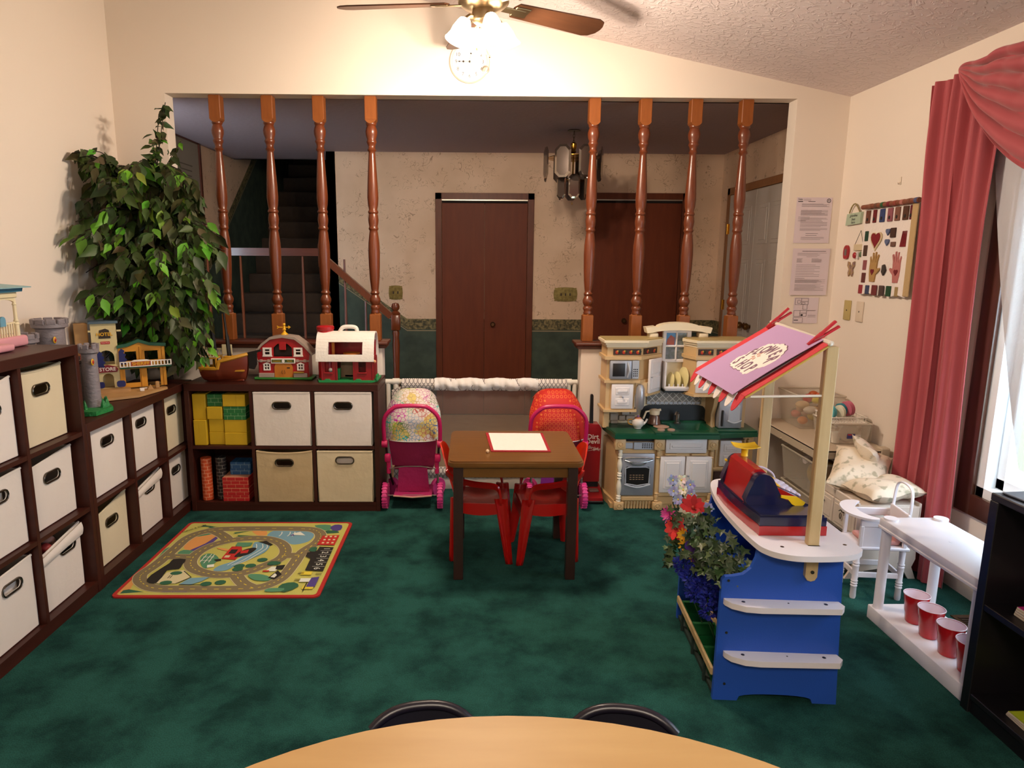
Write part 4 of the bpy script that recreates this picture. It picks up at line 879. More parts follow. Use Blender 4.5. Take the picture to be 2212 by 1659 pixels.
# ------------------------------------------------------------------ dollhouse porch at the left edge
PINK = mat('toy pink', '#d99aa4', .45); CR2 = mat('toy cream', '#e2d6b0', .45); RB1 = mat('toy roof aqua', '#86aeb4', .5); RB2 = mat('toy roof blue', '#3c7894', .45)
t = thing('toy_dollhouse', 'pink, cream and blue dollhouse porch on top of the tall shelf', 'dollhouse', (-1.87, 2.845, 1.119))
m = MB(); m.box(-.14, .012, -.45, -.01, 0, .045, .012, 3); m.box(-.10, .075, -.45, -.19, 0, .03, .012, 3); m.build('pink_base', PINK, t)
def post(m, x, y): m.lathe([(.010, .045), (.010, .09), (.012, .092), (.008, .1), (.010, .106), (.007, .112), (.0065, .17), (.009, .172), (.006, .178), (.006, .2)], (x, y, 0), seg=12)
m = MB(); post(m, -.004, -.055); post(m, -.004, -.20); m.box(-.014, .006, -.34, -.045, .2, .225, .003); m.box(-.13, .004, -.055, -.045, .2, .225, .003)
m.prism([(-.20, .2), (-.20, .175)]+[(-.1275+.0725*math.cos(a), .175+.02*math.sin(a)) for a in [PI-PI*i/10 for i in range(11)]]+[(-.055, .2)], 'yz', -.008, .0)
m.bar((-.004, -.19, .095), (-.004, -.065, .1), .006, .006)
for i in range(8): m.bar((-.004, -.18+.015*i, .045), (-.004, -.18+.015*i, .096), .005)
m.box(-.13, -.11, -.45, -.02, .045, .2); m.build('porch', CR2, t)
m = MB(); m.mat(RB2); m.prism([(.018, .224), (.022, .24), (-.14, .252), (-.14, .224)], 'xz', -.5, -.03); m.mat(RB1).prism([(.04, .24), (.04, .244), (-.14, .258), (-.14, .252)], 'xz', -.5, -.003); m.build('roof', None, t)
m = MB(); m.prism([(-.165, .09), (-.135, .09), (-.135, .115)]+arcpts(-.15, .115, .015, 0, 180, 6)+[(-.165, .115)], 'yz', .003, .009); m.build('mailbox', mat('toy sky blue', '#6aa0b8', .45), t)
# ------------------------------------------------------------------ ceiling fan with light kit
FX, FYY = .045, 3.30; fz = cz(FX)
BLADE = mat('fan blade walnut', '#4a2e1e', .45, spec=.3, noise=(4, '#5c3a26', 1, (1, 9, 1))); PEWT = mat('fan pewter', '#a08a6c', .3, metal=.9)
t = thing('ceiling_fan', 'wooden five-blade ceiling fan with a glowing light kit', 'ceiling fan', (FX, FYY, 2.62))
m = MB(); m.lathe([(0, fz-2.62), (.07, fz-2.62), (.065, .17), (.02, .15), (.02, .10)], seg=24); m.build('canopy', PEWT, t)
m = MB(); m.lathe([(0, .11), (.06, .105), (.11, .08), (.12, .04), (.115, .0), (.09, -.02), (.05, -.03), (0, -.03)], seg=28); m.build('motor_housing', PEWT, t)
for k in range(5):
    a = math.radians(29.5+72*k)
    m = MB(); w0, w1 = .052, .073; th = math.radians(-13)
    outl = [(.17, -w0), (.62, -w1)]+[(.655, -w1*.8), (.672, -w1*.35), (.676, 0), (.67, w1*.45), (.645, w1*.86), (.61, w1)]+[(.17, w0), (.155, .02), (.155, -.02)]
    m.at((0, 0, 0), (th, 0, 0)); m.prism(outl, 'xy', -.003, .003); b = m.build('blade', BLADE, t); b.rotation_euler = (0, 0, a)
    m = MB(); m.at((0, 0, 0), (th, 0, 0)); m.box(.09, .22, -.02, .02, -.010, -.003, .003); m.box(.16, .24, -.035, .035, -.008, -.003, .003); b2 = m.build('blade_bracket', PEWT, b)
m = MB(); m.lathe([(.05, -.03), (.055, -.05), (.05, -.075), (.03, -.09), (0, -.095)], seg=24); m.build('light_fitter', PEWT, t)
SHADE = mat('glowing frosted glass', '#ffffff', .4, emit=('#ffe9c8', 14))
LAMPS = []; LAMPZ = 2.425
for k in range(4):
    a = math.radians(20+90*k); c = Vector((math.cos(a), math.sin(a), 0))
    m = MB(); m.tube([tuple(c*.03+Vector((0, 0, -.06))), tuple(c*.065+Vector((0, 0, -.06))), tuple(c*.085+Vector((0, 0, -.075)))], .011, 8); arm = m.build('lamp_arm', PEWT, t)
    m = MB(); m.lathe([(.024, 0), (.03, -.012), (.042, -.045), (.046, -.07), (.056, -.092), (.060, -.098)], seg=22); s_ = m.build('lamp_shade', SHADE, t, solid=.003)
    s_.location = tuple(c*.088+Vector((0, 0, -.08))); s_.rotation_euler = (0, -.35, a)
    LAMPS.append((FX+c.x*.13, FYY+c.y*.13))
for dx, L_ in ((.03, .09), (-.03, .06)):
    m = MB(); m.tube([(dx, .03, -.09), (dx, .03, -.12-L_)], .0012, 5); m.sph((dx, .03, -.125-L_), .006); m.build('pull_chain', BRASS, t)

# ------------------------------------------------------------------ wall clock
t = thing('wall_clock', 'round white wall clock with black numerals above the opening', 'clock', (-.022, YB-.002, 2.613))
CW = mat('clock white', '#e9e4dc', .4); CB = mat('clock black', '#2a2422', .5)
m = MB(); m.lathe([(0, 0), (.105, 0), (.105, -.012), (0, -.012)], axis='y', seg=40); m.build('clock_face', CW, t)
m = MB(); m.lathe([(.100, -.002), (.114, 0), (.118, -.012), (.112, -.026), (.104, -.026), (.100, -.014)], axis='y', seg=48, cap=False); m.build('clock_rim', mat('clock rim', '#ddd2c4', .35), t)
m = MB()
for h in range(1, 13):
    a = PI/2-h*PI/6; m.text(str(h), .028, (.078*math.cos(a), -.0125, .078*math.sin(a)), (PI/2, 0, 0), ext=.0004)
m.build('numerals', CB, t)
m = MB(); m.bar((0, -.015, 0), (-.058, -.015, .001), .005, .001); m.cyl((-.036, -.014, .001), .006, -.002, 'y'); m.prism([(-.07, .001), (-.055, .006), (-.055, -.004)], 'xz', -.016, -.014); m.build('hour_hand', CB, t)
m = MB(); m.bar((0, -.017, 0), (.012, -.017, .062), .0035, .001); m.cyl((.008, -.016, .045), .005, -.002, 'y'); m.bar((0, -.018, 0), (.038, -.018, -.064), .0015, .001); m.cyl((0, -.014, 0), .006, -.006, 'y'); m.build('minute_hand', CB, t)
m = MB(); m.lathe([(.010, -.013), (.020, -.016), (.022, -.03), (.016, -.032), (.014, -.02)], (.092, 0, -.045), 'y', 20); m.build('small_dial', mat('dial grey', '#b5aca0', .3, metal=.6), t)

# ------------------------------------------------------------------ chandelier in the foyer
t = thing('chandelier', 'brass and smoked glass chandelier hanging in the foyer', 'chandelier', (.757, 5.3, 1.94))
CBR = mat('chandelier brass', '#b58a3a', .25, metal=1); LINK = mat('dark chain', '#3a2c20', .4, metal=.8)
SMOKE = mat('smoked mirror glass', '#6e6058', .10, metal=.6, spec=.8); SMK2 = mat('bevel glass', '#a89c90', .05, metal=.95)
m = MB()
for i in range(4):
    z = .415+.0235*i; a = (i % 2)*PI/2
    m.at((0, 0, z), (0, 0, a)); m.tube([(.007*math.cos(q), 0, .016*math.sin(q)) for q in [2*PI*j/10 for j in range(10)]], .0022, 5, closed=True)
m.at(); m.tube([(0, 0, .49), (0, 0, .502)], .004, 6); m.lathe([(.05, .496), (.045, .502), (0, .502)], seg=16); m.build('chain', LINK, t)
m = MB(); m.lathe([(0, .10), (.01, .11), (.006, .14), (.006, .33), (.02, .345), (.015, .36), (.022, .375), (.022, .405), (.012, .415), (0, .42)], seg=16); m.lathe([(.19, .300), (.196, .300), (.196, .304), (.19, .304)], seg=32); m.lathe([(.09, .135), (.096, .135), (.096, .139), (.09, .139)], seg=32)
for k in range(6): a = PI/3*k; m.bar((0, 0, .302), (.2*math.cos(a), .2*math.sin(a), .302), .006); m.bar((0, 0, .137), (.09*math.cos(a), .09*math.sin(a), .137), .005)
m.tube([(0, 0, .10), (0, 0, -.02)], .001, 4); m.lathe([(0, -.04), (.005, -.035), (.002, -.02), (0, -.02)], seg=8); m.build('brass_frame', CBR, t)
def plate_(R, a, z0, z1, w, tilt):
    m = MB(); m.mat(SMOKE); c = .28*w; o = [(-w/2, z0+c), (-w/2+c, z0), (w/2-c, z0), (w/2, z0+c), (w/2, z1-c), (w/2-c, z1), (-w/2+c, z1), (-w/2, z1-c)]
    i_ = [(x*.74, (z-(z0+z1)/2)*.86+(z0+z1)/2) for x, z in o]
    m.at((R*math.cos(a), R*math.sin(a), 0), (0, 0, a+PI/2+tilt))
    m.mat(SMK2); m.add([(x, 0, z) for x, z in o]+[(x, -.003, z) for x, z in i_], [(k, (k+1) % 8, 8+(k+1) % 8, 8+k) for k in range(8)])
    m.mat(SMOKE); m.add([(x, -.003, z) for x, z in i_], [tuple(range(8))]); m.add([(x, .002, z) for x, z in o], [tuple(reversed(range(8)))]); m.build('glass_panel', None, t, smooth=0)
for k in range(8): plate_(.225, 2*PI*k/8+.30, .14, .37, .118, .18 if k % 2 else -.1)
for k in range(6): plate_(.105, 2*PI*k/6+.5, .0, .175, .09, .2)

# ------------------------------------------------------------------ mesh gate across the gap
PVC = mat('white pvc', '#d9d4c8', .4); MESH = mat('grey mesh', '#8a7a70', .8, alpha=.42)
LINKP = mat('link print fabric', '#d8cfc6', .85)
def _link(M_, bg, fg, sc, r0, r1, dots=False):
    N = M_.node_tree.nodes; L = M_.node_tree.links
    tc = N.new('ShaderNodeTexCoord'); v = N.new('ShaderNodeTexVoronoi'); v.inputs['Scale'].default_value = sc; v.inputs['Randomness'].default_value = 0
    mp = N.new('ShaderNodeMapping'); mp.inputs['Scale'].default_value = (1, .0, .62) if not dots else (1, .3, 1); L.new(tc.outputs['Object'], mp.inputs['Vector']); L.new(mp.outputs['Vector'], v.inputs['Vector'])
    r = N.new('ShaderNodeValToRGB'); e = r.color_ramp.elements; r.color_ramp.interpolation = 'CONSTANT'; e[0].position = 0; e[0].color = lin(bg); e[1].position = r0; e[1].color = lin(fg); q = e.new(r1); q.color = lin(bg)
    L.new(v.outputs['Distance'], r.inputs['Fac']); L.new(r.outputs['Color'], N['Principled BSDF'].inputs['Base Color'])
_link(LINKP, '#d4cbc2', '#4a4244', 38, .36, .47)
t = thing('mesh_gate', 'white pipe gate with grey mesh panel closing the gap in the half wall', 'baby gate', (.06, 4.255, 0))
m = MB(); m.tube([(-.615, 0, .712), (.615, 0, .712)], .017, 12); m.build('top_rail', PVC, t)
for x in (-.598, .598):
    m = MB(); m.tube([(x, 0, 0), (x, 0, .712)], .014, 10); m.build('upright', PVC, t)
for x in (-.548, .556):
    m = MB(); m.tube([(x-.022, 0, .712), (x+.022, 0, .712)], .022, 12); m.tube([(x, 0, .712), (x, 0, .655)], .019, 12); m.tube([(x, 0, .66), (x, 0, .60)], .014, 10); m.build('pipe_fitting', PVC, t)
m = MB(); m.tube([(-.6, 0, .03), (.6, 0, .03)], .014, 10); m.build('bottom_rail', PVC, t)
m = MB(); m.grid(lambda u, v: (-.56+1.12*u, -.004+.006*math.sin(u*9)*math.sin(v*3), .045+.62*v), 24, 8); m.build('mesh_panel', MESH, t, smooth=80)
def band(z0, z1, x0, x1, amp, nm, mt, bulge=.018, y0=-.018):
    m = MB(); m.grid(lambda u, v: (x0+(x1-x0)*u, y0-bulge*math.sin(PI*v)-amp*math.sin(u*41+v*5)*math.sin(PI*v)-amp*.7*math.sin(u*97+3*v), z0+(z1-z0)*v+amp*.6*math.sin(u*23)), 70, 6); m.build(nm, mt, t, smooth=80, solid=.003)
band(.66, .735, -.51, .545, .001, 'printed_band', LINKP); band(.66, .738, -.30, .36, .006, 'white_gathered_cloth', mat('white gathered cotton', '#dcd6cf', .85, bump=(25, .4)), .026)
band(.075, .15, -.57, .57, .001, 'printed_band', LINKP); band(.0, .075, -.57, .57, .0005, 'lower_hem', mat('beige hem', '#c8bdb0', .85), .004)
m = MB(); m.grid(lambda u, v: (-.575+.07*u, -.02, .46+.2*v+.03*u), 3, 3); m.build('printed_corner', LINKP, t)
m = MB(); m.grid(lambda u, v: (.50+.07*u, -.02, .49+.17*v-.03*u), 3, 3); m.build('printed_corner', LINKP, t)

# ------------------------------------------------------------------ doll strollers
PK = mat('hot pink plastic', '#c01a5a', .4); PK2 = mat('pink tyre', '#d03a84', .55); SILV = mat('silver tube', '#a8a098', .3, metal=.85); FAB1 = mat('magenta cloth', '#8e1448', .8, bump=(30, .3)); FAB2 = mat('raspberry cloth', '#a81c5e', .8, bump=(30, .3)); PURP = mat('purple cloth', '#9a2c8c', .8, bump=(30, .3))
HOODA = mat('multicolour ring print', '#ffffff', .8)
def _hooda():
    N = HOODA.node_tree.nodes; L = HOODA.node_tree.links; b = N['Principled BSDF']; tc = N.new('ShaderNodeTexCoord')
    v = N.new('ShaderNodeTexVoronoi'); v.inputs['Scale'].default_value = 46; v.feature = 'DISTANCE_TO_EDGE'; v.inputs['Randomness'].default_value = .8; L.new(tc.outputs['Object'], v.inputs['Vector'])
    v2 = N.new('ShaderNodeTexVoronoi'); v2.inputs['Scale'].default_value = 11; L.new(tc.outputs['Object'], v2.inputs['Vector'])
    hs = N.new('ShaderNodeHueSaturation'); hs.inputs['Saturation'].default_value = 1.15; hs.inputs['Value'].default_value = .55; L.new(v2.outputs['Color'], hs.inputs['Color'])
    lt = N.new('ShaderNodeMath'); lt.operation = 'LESS_THAN'; lt.inputs[1].default_value = .06; L.new(v.outputs['Distance'], lt.inputs[0])
    v3 = N.new('ShaderNodeTexVoronoi'); v3.inputs['Scale'].default_value = 14; L.new(tc.outputs['Object'], v3.inputs['Vector'])
    sp = N.new('ShaderNodeSeparateColor'); L.new(v3.outputs['Color'], sp.inputs[0]); gt = N.new('ShaderNodeMath'); gt.operation = 'GREATER_THAN'; gt.inputs[1].default_value = .72; L.new(sp.outputs[0], gt.inputs[0])
    bgm = N.new('ShaderNodeMix'); bgm.data_type = 'RGBA'; bgm.inputs['A'].default_value = lin('#d8cdc4'); bgm.inputs['B'].default_value = lin('#d4c070'); L.new(gt.outputs[0], bgm.inputs['Factor'])
    mx = N.new('ShaderNodeMix'); mx.data_type = 'RGBA'; L.new(lt.outputs[0], mx.inputs['Factor']); L.new(bgm.outputs['Result'], mx.inputs['A']); L.new(hs.outputs['Color'], mx.inputs['B']); L.new(mx.outputs['Result'], b.inputs['Base Color'])
_hooda()
HOODB = mat('orange ring print on red', '#c22418', .7); _link(HOODB, '#c02216', '#d86a2c', 40, .30, .40, True)
def stroller(x, y, hood, seat, basket, lb):
    t = thing('doll_stroller', lb, 'doll stroller', (x, y, 0), 0, 'doll strollers parked by the mesh gate')
    for s in (-1, 1):
        m = MB(); n = 22; pr = [(.040, -.014), (.064, -.017), (.074, -.012), (.077, 0), (.074, .012), (.064, .017), (.040, .014)]
        m.lathe(pr, (s*.165, 0, .077), 'x', 26)
        for i in range(n):
            a = 2*PI*i/n; m.at((s*.165, .0755*math.cos(a), .077+.0755*math.sin(a)), (a, 0, 0)); m.box(-.016, .016, -.003, .003, -.004, .004)
        m.at(); w = m.build('wheel', PK2, t)
        m = MB(); m.lathe([(0, -.012), (.04, -.010), (.04, .010), (0, .012)], (s*.165, 0, .077), 'x', 16); m.build('wheel_hub', SILV, w)
        m = MB(); m.tube([(s*.155, .0, .06), (s*.15, .01, .28)], .0055, 8); m.build('leg_tube', SILV, t)
        m = MB(); m.tube([(s*.158, .01, .40), (s*.15, .03, .24), (s*.14, .19, .08)], .007, 8); m.build('side_tube', mat('black tube', '#201418', .4), t)
        m = MB(); m.box(s*.15-.018, s*.15+.018, -.01, .03, .285, .335, .01, 2); m.box(s*.145-.012, s*.145+.012, -.0, .02, .21, .29, .005); m.build('pink_joint', PK, t)
        m = MB(); m.lathe([(0, -.018), (.022, -.016), (.024, 0), (.022, .016), (0, .018)], (s*.165, .0, .40), 'x', 16); m.build('handle_hub', PK, t)
        m = MB(); m.lathe([(.040, -.011), (.058, -.013), (.062, 0), (.058, .013), (.040, .011)], (0, 0, 0), 'x', 22); w = m.build('front_wheel', PK2, t); w.location = (s*.14, .20, .062); w.rotation_euler = (0, 0, -.7*s)
        m = MB(); m.lathe([(0, -.007), (.04, -.006), (.04, .006), (0, .007)], (0, 0, 0), 'x', 14); m.build('wheel_hub', SILV, w)
    m = MB(); m.tube([(-.17, 0, .077), (.17, 0, .077)], .004, 6); m.tube([(-.14, 0, .245), (-.05, -.01, .262), (.05, -.01, .262), (.14, 0, .245)], .003, 6); m.build('axle_rod', SILV, t)
    m = MB(); m.tube(smoothpath([(-.165, 0, .40), (-.166, -.02, .52), (-.15, -.03, .58), (-.10, -.04, .628), (-.05, -.045, .64), (.05, -.045, .64), (.10, -.04, .628), (.15, -.03, .58), (.166, -.02, .52), (.165, 0, .40)], 4), .0125, 10); m.build('push_handle', PK, t)
    m = MB()
    def hoodf(u, v):
        a = PI*u; q = v*PI*.62; zc = .40; rz = .30
        k = max(0, math.sin(q)) ; 
        zz = .415+.295*(math.sin(min(q, PI/2))**.9 if q < PI/2 else 1-.12*(q-PI/2)); yy = -.0+.155*(1-math.cos(q))-.01
        w = .165*(1-.0*v)*(min(1, (1.06-((zz-.415)/.295)**3.2*.30)))
        X = -math.cos(a); X = math.copysign(abs(X)**.6, X)
        return (w*X, yy+.07*(abs(X)**3), zz-.075*abs(X)**4*(v**.7))
    m.grid(hoodf, 20, 14); hb = m.build('hood', hood, t, smooth=80, solid=.004)
    m = MB(); m.tube([hoodf(i/20, 0) for i in range(21)], .004, 6); m.build('hood_piping', mat('white piping', '#d8d0c8', .7), hb)
    m = MB(); m.grid(lambda u, v: ((-.145+.29*u)*(1-.12*(1-v)), .03+.03*(1-v)-.012*math.sin(PI*u), .25+.17*v), 8, 6); m.build('seat_back', seat, t, smooth=80, solid=.006)
    m = MB(); m.box(-.12, .12, .06, .2, .22, .235, .005); m.build('seat_bottom', seat, t)
    m = MB(); m.grid(lambda u, v: ((-.085+.17*u)*(1.15-.15*v), .015+.01*math.sin(PI*u)+.03*(1-v), .085+.165*v), 8, 6); m.grid(lambda u, v: ((-.115+.23*u), -.03+.20*v, .082-.008*math.sin(PI*u)+.008*v), 8, 4); m.build('storage_basket', basket, t, smooth=80, solid=.004)
    m = MB(); m.tube([(-.115, -.032, .085), (0, -.038, .078), (.115, -.032, .085)], .005, 6); m.build('basket_edge', mat('print edge', '#c89a88', .7), t)
    return t
stroller(-.357, 3.895, HOODA, FAB1, FAB2, 'pink doll stroller with a white multicolour ring print hood, left of the wooden table')
stroller(.512, 3.895, HOODB, mat('dark maroon cloth', '#6a1030', .8), PURP, 'pink doll stroller with a red hood printed with orange rings, behind the wooden table')

# ------------------------------------------------------------------ wooden table, placemat, red chairs
TTOP = mat('table top oak stain', '#66401a', .3, noise=(5, '#785020', 1, (1, 9, 1)), coat=.35); TLEG = mat('dark table leg', '#2a1510', .4, noise=(6, '#38201a', 1, (8, 8, 1)), coat=.3)
t = thing('wooden_table', 'small brown wooden play table with dark square legs on the carpet', 'table', (.20, 3.21, 0))
m = MB(); m.prism(rrect(-.31, .31, -.285, .285, .03, 4), 'xy', .563, .578); m.prism(rrect(-.303, .303, -.278, .278, .028, 4), 'xy', .555, .5635); m.prism(rrect(-.303, .303, -.278, .278, .028, 4), 'xy', .5775, .5845); m.build('table_top', TTOP, t)
m = MB()
for a in ((-.26, .26, -.245, -.228), (-.26, .26, .228, .245)): m.box(*a, .497, .555, .002)
m.box(-.262, -.245, -.24, .24, .497, .555); m.box(.245, .262, -.24, .24, .497, .555); m.build('apron', TTOP, t)
for sx in (-1, 1):
    for sy in (-1, 1): m = MB(); cx, cy = sx*.263, sy*.238; m.box(cx-.0225, cx+.0225, cy-.0225, cy+.0225, 0, .555, .002); m.build('leg', TLEG, t)
t = thing('placemat', 'white quilted placemat with red binding on the wooden table', 'placemat', (.2215, 3.259, .585), math.radians(-1.5))
m = MB(); pts = [(-.155, .172), (.145, .175), (.158, -.172), (-.127, -.176)]; m.prism(pts, 'xy', 0, .004); m.build('binding', mat('red binding', '#9c1420', .8, bump=(80, .4)), t)
m = MB(); m.prism([(a*.90, b*.92) for a, b in pts], 'xy', .0035, .006); m.build('quilted_centre', mat('white quilting', '#e8e0d8', .85, bump=(45, .6)), t)
m = MB(); m.sph((0, 0, 0), .009); tag(m.build('wooden_bead', mat('pale bead', '#d8b890', .4), None, (.073, 3.068, .594)), 'pale round bead beside the corner of the placemat', 'bead')
REDP = mat('red moulded plastic', '#a8120c', .28, coat=.4); ORP = mat('orange red plastic', '#c8280e', .3, coat=.3)
def red_chair(x, y, rot, lb):
    t = thing('red_chair', lb, 'chair', (x, y, 0), rot, 'red plastic chairs under the wooden table')
    m = MB()
    m.grid(lambda u, v: (-.13+.265*u, (-.122+.244*v), .300-.022*math.sin(PI*v)*math.sin(PI*min(1, u*1.1))-.03*max(0, u-.85)), 14, 12); m.build('seat', REDP, t, smooth=80, solid=.008)
    m = MB()
    for s in (-1, 1): m.grid(lambda u, v: (-.13+.27*u, s*(.124+.003*v), .303-.04*v-.02*math.sin(PI*u)*v), 8, 3)
    m.grid(lambda u, v: (.136+.006*v, -.124+.248*u, .285-.045*v), 8, 3); m.build('seat_skirt', REDP, t, smooth=80, solid=.005)
    for s in (-1, 1):
        def legf(u, v, x0=.105, dx=.045, s=s): # front leg: wide blade tapering to the floor
            w0, w1 = .066, .026; w = w0+(w1-w0)*v
            xx = x0+dx*v; return (xx+w*(u-.5)*.9, s*(.128+.022*v-.012*math.sin(PI*u)), .33*(1-v))
        m = MB(); m.grid(lambda u, v: legf(u, v), 6, 8); m.build('leg', REDP, t, smooth=80, solid=.014)
        m = MB(); m.grid(lambda u, v: (-.115-.018*v+(.05-.028*v)*(u-.5), s*(.125+.008*v-.012*math.sin(PI*u)), .33*(1-v)), 6, 8); m.build('leg', REDP, t, smooth=80, solid=.014)
        m = MB(); P = smoothpath([(.105, s*.130, .30), (.10, s*.134, .36), (.075, s*.136, .395), (-.02, s*.136, .405), (-.12, s*.128, .425), (-.165, s*.115, .46)], 4)
        m.grid(lambda u, v: (lambda p: (p[0], p[1]+s*.018*(u-.5), p[2]+.03*(u-.5)))(P[min(len(P)-1, int(round(v*(len(P)-1))))]), 3, len(P)-1); m.build('arm', REDP, t, smooth=80, solid=.010)
    m = MB(); m.grid(lambda u, v: (-.125-.075*v-.025*math.cos((u-.5)*PI)+.02, (-.12+.24*u)*(1-.25*v**3), .30+.10*v+.175*v*(1-.25*abs(2*u-1)**3)), 14, 10); m.build('backrest', ORP, t, smooth=80, solid=.007)
    return t
red_chair(.046, 3.274, math.radians(-4), 'red moulded plastic armchair pushed under the wooden table from the left')
red_chair(.372, 3.262, math.radians(185), 'red moulded plastic armchair pushed under the wooden table from the right')

# ------------------------------------------------------------------ upright vacuum
VR = mat('vacuum red', '#8e0e14', .35, coat=.3); VB = mat('vacuum black', '#141012', .4)
t = thing('vacuum_cleaner', 'red and black upright vacuum cleaner beside the toy kitchen', 'vacuum cleaner', (.750, 4.08, 0))
m = MB(); m.prism([(-.052, .115), (.048, .115), (.052, .46), (.035, .485), (-.035, .485), (-.052, .46)], 'xz', -.035, .045); m.build('body', VR, t)
m = MB(); m.prism([(-.018, .48), (.004, .48), (.0, .66), (-.004, .668), (-.014, .668), (-.018, .66)], 'xz', -.008, .012); m.build('handle', VB, t)
m = MB(); m.box(-.035, .045, -.03, .03, .07, .12, .006); m.box(-.06, .062, -.135, .04, .008, .022, .004); m.build('hinge', VB, t)
m = MB(); m.prism([(-.13, .022), (.04, .022), (.04, .085), (-.01, .085), (-.09, .06), (-.13, .04)], 'yz', -.055, .058); m.build('floor_head', VR, t)
m = MB(); m.box(-.02, .04, -.085, -.03, .062, .0745, .003); m.build('head_window', mat('vacuum grey', '#7a6258', .4), t)
m = MB(); m.text('Dirt', .042, (.0, -.0365, .405), (PI/2, 0, 0), ext=.0004, bold=.0008); m.text('Devil', .042, (.0, -.0365, .375), (PI/2, 0, 0), ext=.0004, bold=.0008); m.text('Upright', .030, (.0, -.0365, .335), (PI/2, .25, 0), ext=.0004, shear=.4); m.bar((-.035, -.0365, .315), (.035, -.0365, .327), .0015); m.build('lettering', mat('vacuum lettering', '#d8c8c0', .5), t)
# ------------------------------------------------------------------ toy kitchen
KB = mat('kitchen beige plastic', '#c9a878', .45); KW = mat('kitchen white', '#dcd6d4', .4); KG = mat('kitchen green counter', '#0e4a30', .35, coat=.2); KS = mat('kitchen silver', '#9a9ca4', .38, metal=.35); KBK = mat('kitchen black', '#16110f', .4); KL = mat('kitchen light grey panel', '#a9b0ba', .4)
KC = mat('kitchen cream', '#e0d2b4', .45); KT = mat('kitchen tan cap', '#a08c5c', .5); SLATE = mat('kitchen slate', '#1c2226', .5)
TILE = mat('diamond tile print', '#8a8680', .5)
def _tile():
    N = TILE.node_tree.nodes; L = TILE.node_tree.links; tc = N.new('ShaderNodeTexCoord'); mp = N.new('ShaderNodeMapping'); mp.inputs['Rotation'].default_value = (PI/2, 0, PI/4)
    mp = N.new('ShaderNodeMapping'); mp.vector_type = 'POINT'; mp.inputs['Rotation'].default_value = (0, PI/4, 0); L.new(tc.outputs['Object'], mp.inputs['Vector'])
    sp = N.new('ShaderNodeSeparateXYZ'); L.new(mp.outputs['Vector'], sp.inputs[0]); cb = N.new('ShaderNodeCombineXYZ'); L.new(sp.outputs[0], cb.inputs[0]); L.new(sp.outputs[2], cb.inputs[1])
    b = N.new('ShaderNodeTexBrick'); L.new(cb.outputs[0], b.inputs['Vector']); b.offset = 0; b.inputs['Scale'].default_value = 1; b.inputs['Brick Width'].default_value = .03; b.inputs['Row Height'].default_value = .03; b.inputs['Mortar Size'].default_value = .002
    b.inputs['Color1'].default_value = lin('#6c6862'); b.inputs['Color2'].default_value = lin('#8c8880'); b.inputs['Mortar'].default_value = lin('#c8c4bc'); L.new(b.outputs['Color'], N['Principled BSDF'].inputs['Base Color'])
_tile()
KX, KY = 1.25, 4.0     # origin: x centre, y reference
t = thing('toy_kitchen', 'large beige and white toy kitchen with green counter and arched window', 'play kitchen', (KX, KY, 0))
def kx(x): return x-KX
def part(nm, mt, fn, parent=None, **k):
    m = MB(); fn(m); return m.build(nm, mt, parent or t, **k)
F = -.13   # front plane of the lower cabinets (y 3.87)
def lower(m):
    m.prism([(kx(.865), F+.01), (kx(1.45), F+.01), (kx(1.47), F+.05), (kx(1.70), F+.05), (kx(1.70), .14), (kx(.835), .14)], 'xy', .03, .395)
    m.box(kx(.86), kx(1.20), F+.01, .14, .395, .446); m.box(kx(1.43), kx(1.70), F+.05, .14, .395, .446); m.box(kx(1.20), kx(1.43), F+.01, F+.03, .395, .446)
    m.box(kx(.84), kx(1.70), F+.02, .13, 0, .03)
    m.box(kx(.90), kx(1.10), F-.006, F+.02, .052, .082, .006); m.box(kx(1.12), kx(1.45), F-.004, F+.02, .08, .105, .005); m.box(kx(1.15), kx(1.225), F-.01, F+.01, .337, .35, .004); m.box(kx(1.31), kx(1.40), F-.01, F+.01, .337, .35, .004)
    m.box(kx(1.455), kx(1.70), F+.03, F+.06, .235, .255, .005)
    for i in range(9): m.box(kx(.925)+.018*i, kx(.925)+.018*i+.013, F+.004, F+.02, .0, .052, .003)
    m.prism([(kx(.83), .14), (kx(.83), .02), (kx(.86), F+.0), (kx(.875), F+.0), (kx(.875), .14)], 'xy', 0, .05)
part('lower_cabinet', KB, lower)
part('counter', KG, lambda m: (m.prism([(kx(.815), .13), (kx(.812), .06), (kx(.842), -.165), (kx(1.08), -.165), (kx(1.09), -.172), (kx(1.21), -.172), (kx(1.21), .13)], 'xy', .448, .474), m.prism([(kx(1.42), .13), (kx(1.42), -.172), (kx(1.46), -.172), (kx(1.475), -.15), (kx(1.71), -.11), (kx(1.72), .13)], 'xy', .448, .474), m.box(kx(1.21), kx(1.42), -.172, -.10, .448, .474), m.box(kx(1.21), kx(1.42), .07, .13, .448, .474), m.prism([(kx(.82), .12), (kx(.819), .055), (kx(.848), -.158), (kx(1.08), -.158), (kx(1.08), .12)], 'xy', .474, .480),
     m.prism([(kx(1.08), -.168), (kx(1.175), -.168), (kx(1.175), .12), (kx(1.08), .12)], 'xy', .474, .488), m.box(kx(1.175), kx(1.46), -.168, -.10, .474, .488, .004), m.box(kx(1.42), kx(1.46), -.10, .12, .474, .488, .004), m.box(kx(1.175), kx(1.46), .07, .13, .474, .50, .006),
     m.box(kx(1.175), kx(1.21), -.10, .08, .474, .488, .003), m.box(kx(1.47), kx(1.715), -.10, .12, .474, .484, .004)))
